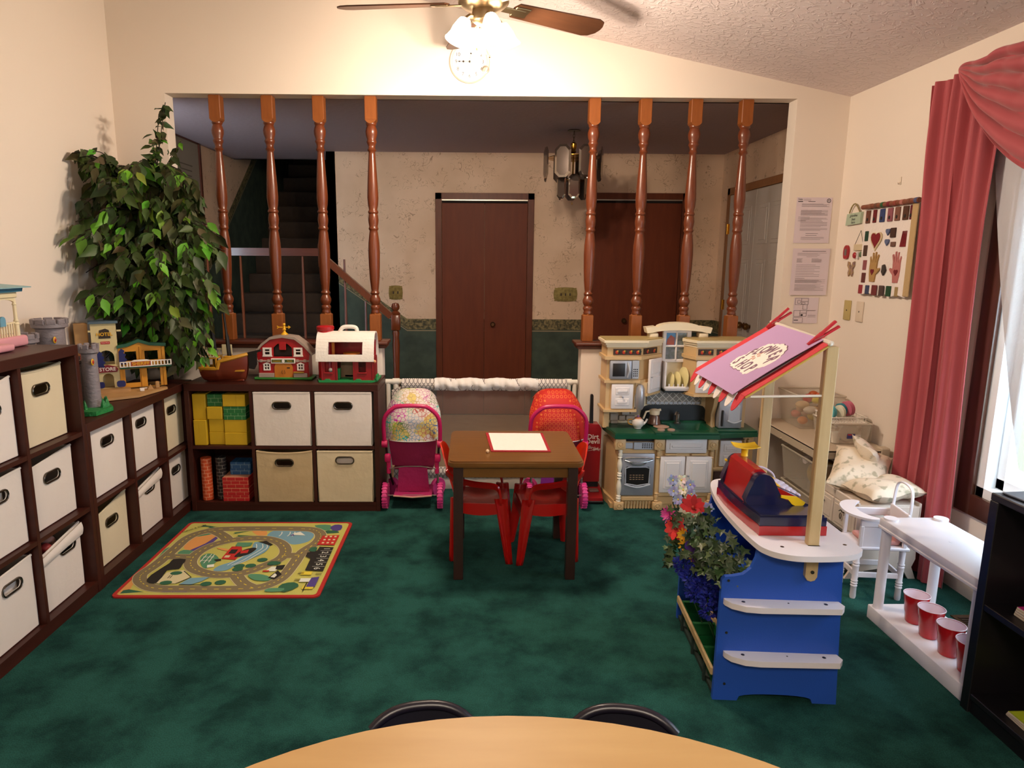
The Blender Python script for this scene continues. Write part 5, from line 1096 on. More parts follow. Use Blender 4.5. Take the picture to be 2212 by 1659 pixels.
part('sink_basin', mat('kitchen green basin', '#0e4a30', .5, spec=.3), lambda m: m.grid(lambda u, v: (kx(1.21)+.21*u, -.10+.17*v, .487-.085*min(1, 6*min(u, 1-u, v, 1-v))**.6), 12, 12), smooth=60)
def rosette(m, x0, x1, z0, z1):
    m.box(kx(x0), kx(x1), F-.022, F+.03, z0, z1, .006, 2); c = ((kx(x0)+kx(x1))/2, F-.022, (z0+z1)/2)
    m.lathe([(.019, 0), (.019, -.004), (.015, -.005), (.013, -.002), (.010, -.002), (.007, -.006), (0, -.007)], c, 'y', 20)
for x0, x1 in ((.848, .912), (1.082, 1.145), (1.402, 1.462)):
    part('rosette_block', KB, lambda m: rosette(m, x0, x1, .376, .442)); part('rosette_block', KB, lambda m: rosette(m, x0+.008, x1+.004, .0, .05))
spin = [(.012, 0), (.015, .004), (.012, .01), (.016, .02), (.012, .032), (.015, .036), (.010, .042), (.015, .08), (.016, .10), (.010, .13), (.008, .142), (.014, .146), (.010, .152), (.015, .163), (.010, .174), (.014, .178), (.008, .184), (.015, .22), (.015, .24), (.010, .262), (.008, .272), (.014, .276), (.011, .283), (.015, .295), (.012, .308), (.014, .318), (.010, .326)]
part('spindle', mat('kitchen ivory spindle', '#e6ddc8', .4), lambda m: m.lathe(spin, (kx(.884), F-.004, .05), seg=14))
for x in (1.113, 1.434):
    part('half_spindle', KB, lambda m: (m.lathe([(.010, 0), (.015, .005), (.010, .012), (.014, .03), (.010, .045), (.014, .05), (.010, .056)], (kx(x), F, .05), seg=12), m.lathe([(.010, 0), (.014, .006), (.009, .012), (.014, .026), (.010, .042), (.014, .05), (.012, .056)], (kx(x), F, .32), seg=12), m.box(kx(x)-.013, kx(x)+.013, F-.002, F+.02, .1, .33, .003)))
# oven
od = part('oven_door', KS, lambda m: (m.box(kx(.895), kx(1.092), F-.008, F+.015, .088, .35, .006, 2)))
part('oven_handle', mat('bright satin', '#b9bbbe', .25, metal=.8), lambda m: (m.tube(smoothpath([(kx(.91), F-.012, .322), (kx(.95), F-.026, .330), (kx(1.03), F-.026, .330), (kx(1.08), F-.012, .322)], 4), .007, 8, flat=.8), m.tube(smoothpath([(kx(.912), F-.012, .312), (kx(.95), F-.022, .303), (kx(1.03), F-.022, .303), (kx(1.078), F-.012, .312)], 4), .004, 8), m.tube(smoothpath([(kx(.945), F-.01, .298), (kx(.965), F-.014, .284), (kx(1.02), F-.014, .284), (kx(1.04), F-.01, .298)], 4), .005, 6)), od)
wn = [(kx(.922), .165), (kx(.992), .152), (kx(1.062), .165), (kx(1.065), .26), (kx(1.04), .268), (kx(.945), .268), (kx(.919), .26)]
part('oven_window', KBK, lambda m: m.prism(smoothpath(wn, 2, True), 'xz', F-.0095, F-.006), od)
part('window_rim', KL, lambda m: (m.tube([(a, F-.010, b) for a, b in wn], .0035, 6, closed=True), m.tube(smoothpath([(kx(.915), F-.012, .160), (kx(.992), F-.015, .142), (kx(1.07), F-.012, .160)], 5), .005, 6)), od)
part('oven_rack', mat('rack print', '#a88a6c', .5), lambda m: [m.box(kx(.945)+.018*i, kx(.957)+.018*i, F-.0103, F-.0095, .19+.013*j, .193+.013*j) for i in range(5) for j in range(3)], od)
part('shadow_gap', KBK, lambda m: m.box(kx(.915), kx(1.09), F-.002, F+.012, .424, .440))  # black strip painted in for the shadow gap under the counter
part('control_panel', KL, lambda m: (m.box(kx(.962), kx(1.09), F-.006, F+.011, .375, .418, .003), m.box(kx(.905), kx(.958), F-.002, F+.011, .38, .415, .002)))
part('keypad', KBK, lambda m: [m.box(kx(1.012)+.013*i, kx(1.020)+.013*i, F-.0075, F-.006, .384+.011*j, .391+.011*j, .001) for i in range(5) for j in range(3)])
def panel_door(x0, x1, z0, z1, y=F, knob=None, two=False, nm='cabinet_door'):
    m = MB(); m.box(kx(x0), kx(x1), y-.012, y+.012, z0, z1, .004, 2)
    zz = [(z0+.024, z1-.024)] if not two else [(z0+.02, (z0+z1)/2-.012), ((z0+z1)/2+.012, z1-.02)]
    for a, b in zz:
        m.box(kx(x0)+.022, kx(x1)-.022, y-.015, y-.009, a, b, .003); m.box(kx(x0)+.034, kx(x1)-.034, y-.019, y-.012, a+.012, b-.012, .004)
    d = m.build(nm, KW, t)
    if knob: m = MB(); m.lathe([(.003, 0), (.003, -.008), (.007, -.012), (.006, -.017), (0, -.019)], (kx(knob[0]), y-.012, knob[1]), 'y', 12); m.build('knob', KS, d)
    return d
panel_door(1.153, 1.398, .355, .442, nm='drawer_front'); panel_door(1.126, 1.274, .108, .333, knob=(1.262, .218)); panel_door(1.281, 1.436, .108, .333, knob=(1.293, .218)); panel_door(1.495, 1.625, .26, .42, F+.045, two=True)
part('shadow_gap', KBK, lambda m: m.box(kx(1.48), kx(1.63), F+.035, F+.052, .425, .44)); part('lower_nook', mat('brown nook', '#3a1e14', .6), lambda m: m.box(kx(1.47), kx(1.60), F+.038, F+.052, .15, .225, .003))  # first strip: shade of the gap above the right door, as black colour
for x_ in (1.465, 1.635, 1.66): part('side_rib', KB, lambda m: m.box(kx(x_), kx(x_)+.012, F+.03, F+.06, .25, .43, .004))
# hutch: back panel, left and right upper cabinets
BY = .13
part('back_panel', KC, lambda m: (m.box(kx(.84), kx(1.66), BY-.02, BY, .47, .90), m.prism([(kx(1.14), .9), (kx(1.36), .9), (kx(1.36), 1.02), (kx(1.14), 1.02)], 'xz', BY-.03, BY)))
part('slate_panel', SLATE, lambda m: m.prism(smoothpath([(kx(1.05), .485), (kx(1.06), .56), (kx(1.10), .595), (kx(1.25), .60), (kx(1.42), .595), (kx(1.46), .565), (kx(1.48), .49)], 3), 'xz', BY-.026, BY-.02))
part('tile_backsplash', TILE, lambda m: m.box(kx(1.09), kx(1.43), BY-.03, BY-.024, .60, .69)); part('tile_strip', KL, lambda m: [m.box(kx(1.09)+.028*i, kx(1.112)+.028*i, BY-.032, BY-.03, .603, .617, .001) for i in range(12)])
part('stone_tiles', mat('kitchen stone tile', '#a89c90', .6), lambda m: [m.box(kx(x), kx(x)+w, BY-.05, BY-.02, z, z+h, .004) for x, w, z, h in ((.86, .05, .50, .045), (.865, .045, .481, .018), (.915, .04, .50, .03), (.93, .05, .535, .04), (.96, .06, .50, .03), (.985, .05, .54, .04))])
YU = -.05
def upL(m):
    pl = [(kx(.80), BY), (kx(.80), YU), (kx(.99), YU), (kx(1.145), YU+.12), (kx(1.145), BY)]
    m.prism([(a, b) for a, b in pl], 'xy', .765, .985); m.prism([(kx(.976), BY), (kx(.976), YU), (kx(1.045), YU), (kx(1.145), YU+.12), (kx(1.145), BY)], 'xy', .69, .765)
    m.box(kx(.80), kx(.975), YU+.004, BY, .59, .765)
    for z0, z1, o in ((.765, .782, .014), (.905, .925, .016)): m.prism([(kx(.80)-o, BY), (kx(.80)-o, YU-o), (kx(1.0), YU-o), (kx(1.155), YU+.11), (kx(1.155), BY)], 'xy', z0, z1)
    m.prism([(kx(.786), BY-.001), (kx(.786), YU-.014), (kx(.986), YU-.014), (kx(.986), BY-.001)], 'xy', .588, .602)
    m.prism([(kx(1.03), YU-.012), (kx(1.045), YU-.016), (kx(1.155), YU+.105), (kx(1.155), BY), (kx(1.03), BY)], 'xy', .684, .698)
    m.box(kx(.80), kx(.84), YU+.06, BY, .47, .6, .005)
part('left_cabinet', KB, upL)
def crown(m, pts):
    for z0, z1, o in ((.978, .992, .006), (.992, 1.006, .014), (1.006, 1.020, .024)):
        q = [(a+dx*o, b+dy*o) for a, b, dx, dy in pts]; m.prism(q, 'xy', z0, z1)
part('left_crown', KC, lambda m: crown(m, [(kx(.80), BY, -1, 0), (kx(.80), YU, -1, -1), (kx(1.03), YU, .3, -1), (kx(1.15), YU+.11, .5, -.8), (kx(1.15), BY, 0, 0)]))
part('crown_top', KT, lambda m: (m.prism([(kx(.785), BY), (kx(.785), YU-.02), (kx(1.03), YU-.02), (kx(1.15), YU+.09), (kx(1.15), BY)], 'xy', 1.020, 1.026), m.prism([(kx(1.30), BY), (kx(1.29), YU+.08), (kx(1.34), YU-.02), (kx(1.66), YU-.02), (kx(1.66), BY)], 'xy', 1.020, 1.026)))
FR1 = mat('fruit panel brown', '#3a2418', .6); FRR = mat('fruit red', '#b0341c', .5); FRY = mat('fruit yellow', '#c89a24', .5); FRG = mat('fruit leaf', '#1e2a14', .6)
def fruit(m, x0, x1, y0, y1, n):
    a = math.atan2(y1-y0, x1-x0); L_ = math.hypot(x1-x0, y1-y0); m.at((kx(x0), y0, 0), (0, 0, a)); m.mat(FR1).box(0, L_, -.004, 0, .932, .968)
    for i in range(n):
        c = L_*(i+.5)/n; m.mat(FRG).sph((c+.010, -.005, .952), (.013, .002, .008)); m.mat(FRR).sph((c, -.006, .948), (.009, .003, .011)); m.mat(FRY).sph((c+.004, -.0085, .955), (.004, .002, .006))
    m.at()
m = MB(); fruit(m, .835, 1.0, YU-.001, YU-.001, 4); fruit(m, 1.02, 1.12, YU+.022, YU+.10, 2); m.build('fruit_panel', None, t)
# microwave
mw = part('microwave', KS, lambda m: (m.box(kx(.815), kx(.945), YU-.02, YU+.01, .788, .90, .006, 2)))
part('microwave_window', KBK, lambda m: m.box(kx(.832), kx(.905), YU-.0215, YU-.018, .806, .884, .008, 3), mw); part('microwave_handle', KL, lambda m: m.tube(smoothpath([(kx(.922), YU-.02, .80), (kx(.930), YU-.034, .843), (kx(.922), YU-.02, .89)], 5), .006, 8), mw)
part('microwave_keypad', KL, lambda m: m.box(kx(.948), kx(.99), YU-.016, YU+.004, .79, .90, .003), mw); part('microwave_keys', KBK, lambda m: [m.box(kx(.956)+.010*i, kx(.962)+.010*i, YU-.0172, YU-.016, .805+.013*j, .812+.013*j) for i in range(3) for j in range(4)], mw)
panel_door(.832, .962, .607, .757, YU, knob=(.897, .682), two=True)
part('toy_phone', mat('phone silver', '#a4a4a8', .3, metal=.5), lambda m: m.lathe([(0, .602), (.018, .604), (.026, .62), (.027, .68), (.025, .73), (.016, .752), (0, .758)], (kx(1.005), YU-.004, 0), seg=16))
# angled white door
m = MB(); L_ = math.hypot(.10, .115); m.at((kx(1.048), YU+.0, 0), (0, 0, math.atan2(.115, .10))); m.box(0, L_, -.016, .0, .70, .905, .004, 2); m.box(.02, L_-.02, -.020, -.012, .72, .80, .004); m.box(.02, L_-.02, -.020, -.012, .815, .885, .004); d = m.build('cabinet_door', KW, t)
m = MB(); m.sph((kx(1.072), YU-.004, .80), .006); m.build('knob', KS, d)
# arched window
part('window_arch', KC, lambda m: (m.prism([(kx(1.06), 1.05), (kx(1.05), 1.085), (kx(1.11), 1.092)]+[(kx(1.255)+.13*math.cos(a), 1.085+.03*math.sin(a)) for a in [PI-PI*i/10 for i in range(11)]]+[(kx(1.40), 1.092), (kx(1.455), 1.085), (kx(1.445), 1.05)]+[(kx(1.255)+.17*math.cos(a), 1.047+.022*math.sin(a)) for a in [PI*i/10 for i in range(1, 10)]], 'xz', BY-.075, BY), m.box(kx(1.075), kx(1.13), BY-.07, BY, 1.02, 1.052, .006), m.box(kx(1.38), kx(1.435), BY-.07, BY, 1.02, 1.052, .006)), smooth=50)
part('window_surround', KW, lambda m: [m.box(a, b, BY-.045, BY-.02, c, d_, .004) for a, b, c, d_ in ((kx(1.165), kx(1.187), .87, 1.07), (kx(1.312), kx(1.34), .87, 1.07), (kx(1.245), kx(1.256), .87, 1.07), (kx(1.18), kx(1.32), .868, .888), (kx(1.18), kx(1.32), .962, .974), (kx(1.18), kx(1.32), 1.05, 1.07))])
m = MB(); SKYD = mat('decal sky', '#4a86b8', .15); GRD = mat('decal garden', '#5c6a5a', .12, noise=(60, '#8a8c98', 1)); HSE = mat('decal red roof', '#9a4426', .2)
m.mat(SKYD).box(kx(1.187), kx(1.245), BY-.034, BY-.03, .974, 1.052); m.mat(GRD).box(kx(1.187), kx(1.245), BY-.034, BY-.03, .888, .962); m.mat(GRD).box(kx(1.256), kx(1.312), BY-.034, BY-.03, .888, .962); m.mat(GRD).box(kx(1.256), kx(1.312), BY-.034, BY-.03, .974, 1.052); m.mat(HSE).prism([(kx(1.19), .976), (kx(1.24), .976), (kx(1.24), 1.02), (kx(1.215), 1.036), (kx(1.195), 1.01)], 'xz', BY-.035, BY-.033); m.build('window_picture', None, t)
# dish rack with plates
part('dish_rack', KW, lambda m: (m.box(kx(1.172), kx(1.37), -.0, BY-.02, .705, .722, .006, 2), m.box(kx(1.172), kx(1.37), -.004, .006, .715, .733, .004), [m.box(kx(1.19)+.027*i, kx(1.198)+.027*i, -.0, .008, .73, .748, .002) for i in range(7)], m.box(kx(1.165), kx(1.173), .0, BY-.02, .72, .88), m.box(kx(1.362), kx(1.37), .0, BY-.02, .72, .88)))
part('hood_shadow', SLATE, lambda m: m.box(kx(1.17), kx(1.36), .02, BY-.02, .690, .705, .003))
# right upper cabinet and coffee dispenser
def upR(m):
    m.prism([(kx(1.30), BY), (kx(1.295), YU+.10), (kx(1.33), YU), (kx(1.66), YU), (kx(1.66), BY)], 'xy', .69, .985)
    for z0, z1, o in ((.905, .925, .014), (.682, .698, .016)): m.prism([(kx(1.29), BY), (kx(1.285), YU+.09), (kx(1.325), YU-o), (kx(1.66)+o, YU-o), (kx(1.66)+o, BY)], 'xy', z0, z1)
    m.prism([(BY, .47), (BY, .69), (YU, .69), (YU+.02, .62), (YU+.05, .56), (YU+.04, .48)], 'yz', kx(1.46), kx(1.485)); m.box(kx(1.63), kx(1.66), YU+.03, BY, .47, .69)
part('right_cabinet', KB, upR)
part('right_crown', KC, lambda m: crown(m, [(kx(1.30), BY, 0, 0), (kx(1.295), YU+.10, -1, -.3), (kx(1.335), YU, -.6, -1), (kx(1.66), YU, 1, -1), (kx(1.66), BY, 1, 0)]))
m = MB(); fruit(m, 1.34, 1.43, YU-.001, YU-.001, 2); fruit(m, 1.45, 1.63, YU-.001, YU-.001, 4); m.build('fruit_panel', None, t)
panel_door(1.335, 1.475, .705, .90, YU, two=True); panel_door(1.50, 1.64, .705, .90, YU, two=True)
dp = part('drink_dispenser', KS, lambda m: m.box(kx(1.49), kx(1.63), YU-.005, BY-.03, .486, .68, .006, 2)); part('dispenser_niche', KL, lambda m: (m.box(kx(1.545), kx(1.62), YU-.008, YU+.01, .52, .63, .006), m.tube(smoothpath([(kx(1.54), YU-.012, .535), (kx(1.58), YU-.02, .522), (kx(1.625), YU-.012, .535)], 4), .005, 6)), dp); part('dispenser_handle', KBK, lambda m: m.box(kx(1.503), kx(1.516), YU-.014, YU-.002, .50, .60, .004), dp)
part('dispenser_buttons', KBK, lambda m: [m.cyl((kx(1.545)+.014*i, YU-.004, .655), .004, -.003, 'y', 8) for i in range(6)], dp)
# sink tap
part('tap', mat('tap chrome', '#9a958e', .2, metal=.9), lambda m: (m.cyl((kx(1.275), .06, .488), .022, .008), m.cyl((kx(1.275), .06, .496), .014, .055), m.tube(smoothpath([(kx(1.275), .06, .545), (kx(1.27), .055, .565), (kx(1.255), .03, .565), (kx(1.245), .015, .55)], 4), .006, 8)))
part('burner', mat('burner pink grey', '#a88a78', .4), lambda m: (m.lathe([(0, 0), (.045, 0), (.048, .003), (.04, .005), (0, .004)], (kx(1.15), -.03, .489), seg=28), m.lathe([(0, 0), (.022, 0), (.022, .008), (0, .009)], (kx(1.125), -.12, .489), seg=20), m.lathe([(0, 0), (.022, 0), (.022, .008), (0, .009)], (kx(1.185), -.12, .489), seg=20)))
# loose things on the counter and rack
for i, (x, r, z) in enumerate(((1.20, .052, .775), (1.238, .056, .775), (1.278, .07, .79), (1.323, .07, .79))):
    m = MB(); m.lathe([(0, .0), (r*.6, .002), (r, .012), (r*.98, .015), (r*.58, .006), (0, .004)], axis='x', seg=28); o = m.build('toy_plate', mat('cream plate', '#d8cc94', .4), None, (x, 4.045, z-.012+.0)); o.rotation_euler = (0, .10, .15)
    tag(o, ['small cream toy plate leftmost in the kitchen dish rack', 'small cream toy plate second from the left in the kitchen dish rack', 'large cream toy plate third from the left in the kitchen dish rack', 'large cream toy plate rightmost in the kitchen dish rack'][i], 'plate', 'plates in the kitchen dish rack')
tt = thing('toy_teapot', 'white toy teapot with a gold handle on the green counter', 'teapot', (1.005, 3.965, .482))
CER = mat('teapot white', '#d4ccc4', .25, coat=.3); GLD = mat('teapot gold', '#c08a2c', .35)
m = MB(); m.lathe([(0, 0), (.022, 0), (.022, .005), (.034, .02), (.038, .035), (.034, .05), (.022, .060), (.016, .062), (0, .063)], seg=20); m.tube([(.033, 0, .025), (.048, 0, .04), (.056, 0, .058)], [.009, .007, .006], 8); m.build('pot_body', CER, tt)
m = MB(); m.tube(smoothpath([(-.032, 0, .02), (-.056, 0, .03), (-.058, 0, .052), (-.034, 0, .055)], 5), .0035, 6); m.build('handle', GLD, tt); m = MB(); m.mat(mat('teapot coral', '#b87050', .4)).lathe([(.022, .06), (.020, .066), (.006, .07)], seg=16); m.mat(mat('teapot violet', '#8a6aa8', .4)).lathe([(.006, .07), (.007, .078), (0, .082)], seg=12); m.build('lid', None, tt)
tt = thing('toy_coffee_pot', 'toy coffee pot with a cream lid and handle on the kitchen burner', 'coffee pot', (1.122, 4.03, .494))
m = MB(); m.lathe([(0, 0), (.040, 0), (.042, .003), (.030, .05), (.026, .058)], seg=24); m.build('carafe', mat('smoky carafe', '#5c3c30', .15, coat=.6), tt)
m = MB(); m.lathe([(.027, .058), (.030, .06), (.032, .085), (.020, .092), (0, .094)], seg=24); m.tube([(-.028, 0, .08), (-.055, -.01, .078), (-.072, -.015, .035)], .006, 6); m.tube([(.02, 0, .085), (.038, 0, .088)], .008, 6); m.build('lid', KC, tt)
m = MB(); m.box(.006, .010, -.038, -.034, .005, .055, .001); m.build('stripe', KW, tt)
# ------------------------------------------------------------------ flower shop stand
BLU = mat('stand blue', '#1e4cac', .5, bump=(200, .08)); WBD = mat('white laminate', '#d8d2d6', .35); PINE = mat('pale pine', '#bfa67c', .5, noise=(5, '#ad9468', .9, (9, 9, 1))); SCR = mat('screw', '#6a6258', .3, metal=.9)
SA = math.radians(-4); SO = (.828, 2.07, 0)
t = thing('market_stand', 'blue and white wooden flower shop stand with posts and striped awning', 'play stand', SO, SA)
def sidepanel(y, th=.018):
    m = MB(); pts = [(0, 0), (.082, 0)]+[(.082+.252*(.5-.5*math.cos(PI*i/10)), .028*math.sin(PI*i/10)**.45) for i in range(1, 10)]+[(.334, 0), (.413, 0), (.385, .558), (.112, .558), (.108, .52), (.095, .485), (.07, .462), (.04, .455), (.012, .452), (.003, .44)]
    m.prism(pts, 'xz', y, y+th); return m.build('side_panel', BLU, t, smooth=25)
sidepanel(0); sidepanel(.535)
m = MB(); m.box(.06, .37, .018, .535, .30, .315); m.box(.06, .37, .018, .535, .03, .045); m.box(.375, .388, .018, .535, .03, .5); m.build('inner_shelf', BLU, t)
for z, a in ((.373, .0), (.182, .012)):
    m = MB(); q = [(.012+a, 0), (.385+a, 0), (.392+a, -.03), (.375+a, -.052), (.12+a, -.06)]+[(.07+a, -.055), (.03+a, -.035), (.014+a, -.012)]; m.prism(q, 'xy', z-.016, z+.004); sh = m.build('side_ledge', WBD, t)
    m = MB(); [m.cyl((x, -.022, z+.004), .006, .0008, seg=10) for x in (.07+a, .335+a)]; [m.cyl((x, -.022, z+.004), .003, .0008, seg=8) for x in (.215+a,)]; m.build('screw_head', SCR, sh)
m = MB(); [m.cyl((x, 0, z), .0045, -.002, 'y', 10) for x, z in ((.024, .44), (.03, .252), (.036, .062))]; m.build('screw_head', SCR, t)
co_ = [(.155, -.085), (.215, -.1), (.32, -.092), (.38, -.075), (.418, -.045), (.425, -.01), (.42, .16), (.395, .58), (.37, .655), (.30, .675), (.19, .665), (.135, .63), (.105, .54), (.085, .37), (.085, .17), (.10, -.0), (.12, -.055)]
m = MB(); m.prism(smoothpath(co_, 4, True), 'xy', .558, .577); ct = m.build('counter_top', WBD, t)
m = MB(); [m.cyl((x, y, .577), .006, .0006, seg=10) for x, y in ((.175, -.03), (.385, -.0), (.13, .5))]; m.build('screw_head', SCR, ct)
# posts
m = MB(); m.box(.262, .30, -.012, .014, .572, 1.225, .003); m.prism([(.262, .577), (.30, .577), (.30, .47), (.293, .458), (.281, .454), (.269, .458), (.262, .47)], 'xz', -.018, -.0005); p = m.build('post', PINE, t)
m = MB(); m.cyl((.283, -.018, .487), .006, -.003, 'y', 10); m.build('bolt', SCR, p)
m = MB(); m.box(.322, .362, .645, .67, .577, 1.235, .003); p = m.build('post', PINE, t)
# awning frame rod and cloth
ROD = mat('white enamel rod', '#d8d0c4', .35)
m = MB(); m.tube([(.27, -.005, 1.07), (.04, -.02, 1.066), (.03, -.01, 1.058), (.05, .66, 1.042)], .004, 6); m.build('awning_rod', ROD, t)
m = MB(); m.tube([(.27, -.02, 1.236), (.345, .69, 1.238)], .008, 8); m.sph((.262, -.03, 1.235), .007); m.build('top_rod', ROD, t)
AWR = mat('awning red', '#c42c38', .8, bump=(60, .2)); AWW = mat('awning white', '#e4dcd8', .8); EDG = mat('yellow plywood edge', '#b89a4a', .6)
P00 = Vector((.262, -.022, 1.232)); P01 = Vector((.345, .675, 1.236)); P10 = Vector((.02, -.03, 1.068)); P11 = Vector((.045, .655, 1.048))
def aw(u, v, off=0): # u down the slope, v along the depth
    p = P00*(1-u)*(1-v)+P01*(1-u)*v+P10*u*(1-v)+P11*u*v; n = Vector((-.55, 0, .83)); return tuple(p+n*(off-.014*math.sin(PI*u)*math.sin(PI*v)))
n_s = 9
m = MB()
for k in range(n_s):
    m.mat(AWR if k % 2 == 0 else AWW); v0, v1 = k/n_s, (k+1)/n_s; m.grid(lambda u, v: aw(u, v0+(v1-v0)*v), 8, 2)
m.mat(EDG); m.tube([aw(i/8, 0, -.004) for i in range(9)], .0025, 5); m.build('awning_cloth', None, t, smooth=60, solid=.002)
for k in range(n_s):
    v0, v1 = (k+.04)/n_s, (k+.96)/n_s; m = MB()
    def sc(u, v, v0=v0, v1=v1):
        p = Vector(aw(1, v0+(v1-v0)*v)); d = math.sin(PI*v)**.6; return tuple(p+Vector((-.028, 0, -.052))*u*(.25+.75*d) if u > 0 else p)
    m.grid(sc, 3, 8); m.build('scallop', AWR if k % 2 == 0 else AWW, t, smooth=60, solid=.002)
# paper sign lying on the awning
t2 = thing('paper_sign', 'lilac paper sign reading FLOWER SHOP clipped on the awning', 'sign', SO, SA)
LIL = mat('lilac card', '#b290bc', .85); PINKP = mat('sign white cloud', '#ece4de', .85); INK = mat('sign mauve ink', '#7a5a70', .8)
m = MB(); m.grid(lambda u, v: aw(-.02+1.09*u, .08+.77*v, .006+.010*math.sin(PI*u*.9)), 10, 4); m.build('card', LIL, t2, smooth=80, solid=.0012)
def on(u, v, o=.0): return Vector(aw(u, v, o))
# local frame on the card: ex runs from the far edge to the near edge, ey points up the slope
O_ = on(.515, .465, .021); ex = (on(.52, .2)-on(.52, .8)).normalized(); ey0 = (on(.2, .5)-on(.8, .5)).normalized(); nz = ex.cross(ey0).normalized(); ey = nz.cross(ex)
FM = Matrix(((ex.x, ey.x, nz.x, O_.x), (ex.y, ey.y, nz.y, O_.y), (ex.z, ey.z, nz.z, O_.z), (0, 0, 0, 1)))
Wc, Lc = .50, .30
m = MB(); m.M = FM; m.mat(PINKP)
blob = [(.25, .39), (.30, .47), (.2845, .52), (.33, .64), (.374, .73), (.47, .76), (.59, .80), (.72, .77), (.80, .68), (.86, .58), (.90, .46), (.80, .37), (.79, .26), (.733, .217), (.60, .235), (.45, .22), (.319, .24), (.27, .30)]
b2 = smoothpath([((a-.5)*Wc, (b-.5)*Lc) for a, b in blob], 5, True); b2 = [(a+.003*math.sin(i*1.9), b+.003*math.cos(i*1.9)) for i, (a, b) in enumerate(b2)]
m.mat(INK).prism([(a*1.02, b*1.025) for a, b in b2], 'xy', -.003, .0004); m.mat(PINKP).prism(b2, 'xy', -.003, .0014); m.build('white_cloud', None, t2)
m = MB(); m.M = FM
for ch, u, v, r in (('F', .335, .515, .35), ('L', .40, .575, .25), ('O', .475, .63, .1), ('W', .575, .65, -.05), ('E', .70, .63, -.35), ('R', .78, .545, -.8), ('S', .34, .335, .1), ('H', .48, .322, .05), ('O', .60, .325, 0), ('P', .72, .32, 0)): m.text(ch, .066, ((u-.5)*Wc, (v-.5)*Lc, .002), (0, 0, r), ext=.0004, bold=.0016, sx=.9)
m.build('lettering', INK, t2)
m = MB(); m.M = FM
for k in range(6): a = k*PI/3+.3; m.prism([(-.0+.026*math.cos(a+d)*r, .0+.026*math.sin(a+d)*r) for d, r in ((-.35, .7), (0, 1.25), (.35, .7), (0, .25))], 'xy', .001, .0020)
m.build('flower_drawing', mat('sign faint pink', '#c89a8c', .8), t2)
CLP = mat('clothespin red', '#b8182c', .35)
for i, (v, u) in enumerate(((.92, .02), (.13, .02))):
    P = on(u, v, .012); dirv = (ey+nz*.12).normalized(); c_ = thing('clothespin', ['red clothespin at the far top corner of the awning', 'red clothespin at the near top corner of the awning'][i], 'clothespin', SO, SA, 'red clothespins holding the paper sign')
    for s in (-1, 1):
        m = MB(); a = P-dirv*.03; b = P+dirv*.025+Vector((-.003, 0, .004))*s; c = P+dirv*.078+Vector((-.006, 0, .008))*s; m.bar(tuple(a), tuple(b), .014, .009); m.bar(tuple(b), tuple(c), .013, .007); m.build('wooden_half', CLP, c_)
    m = MB(); q = P+dirv*.027; m.tube([(q.x+.007*math.cos(a), q.y+(.010 if j % 2 else -.010)*.4, q.z+.007*math.sin(a)) for j, a in enumerate([2*PI*k/8 for k in range(9)])], .0012, 5); m.bar(tuple(q+Vector((0, -.008, -.004))), tuple(P-dirv*.01+Vector((0, -.008, .004))), .0015); m.build('spring', SILV, c_)

# planter troughs inside the stand front and the flowers standing in them
t3 = thing('planter_tray', 'wooden edged tray of dark green planter cups low on the stand front', 'planter tray', SO, SA)
GRN = mat('planter green', '#0e5a2a', .5); 
m = MB(); m.box(-.006, .004, .02, .53, .078, .108, .003); m.box(.09, .10, .02, .53, .09, .12, .003); m.build('wooden_rail', PINE, t3)
for k in range(3): m = MB(); y0 = .03+.165*k; m.at((.048, y0+.075, 0), (0, 0, PI/4)); m.lathe([(.045, .02), (.060, .105), (.066, .11), (.056, .105), (.042, .03), (0, .03)], seg=4); m.at(); m.build('planter_cup', GRN, t3, smooth=0)
m = MB(); m.box(.004, .09, .02, .53, .004, .018); [m.box(-.006, .003, y-.005, y+.005, .0, .08, .001) for y in (.11, .275, .44)]; m.build('tray_base', mat('tray dark', '#1c2a24', .6), t3)

# artificial flower heads and ivy, each bunch a thing
PET = {}
def tintmat(nm, rough=.6):
    M_ = mat(nm, '#ffffff', rough); _leafm(M_); return M_
PETM = tintmat('petal cloth', .7); IVY = tintmat('ivy leaf', .45)
r3 = random.Random(5)
def S(x, y, z): # stand-local to world
    c, s = math.cos(SA), math.sin(SA); return (SO[0]+c*x-s*y, SO[1]+s*x+c*y, z)
def petal(m, c, d, n, L_, W, tint, curl=.2, tip=1):
    d = d.normalized(); n = n-d*n.dot(d); n.normalize(); s = d.cross(n); m.col = tint
    pts = []
    for k, w in ((0, .18), (.3, .8), (.6, 1.0), (.85, .7 if tip else .9), (1, .05 if tip else .45)):
        p = c+d*L_*k+n*(L_*curl*k*k); pts.append((p-s*W*.5*w, p+s*W*.5*w))
    v = [tuple(q) for a in pts for q in a]; m.add(v, [(2*i, 2*i+1, 2*i+3, 2*i+2) for i in range(4)])
def jit(c, a=.15): return tuple(max(0, x*r3.uniform(1-a, 1+a)) for x in c)+(1,)
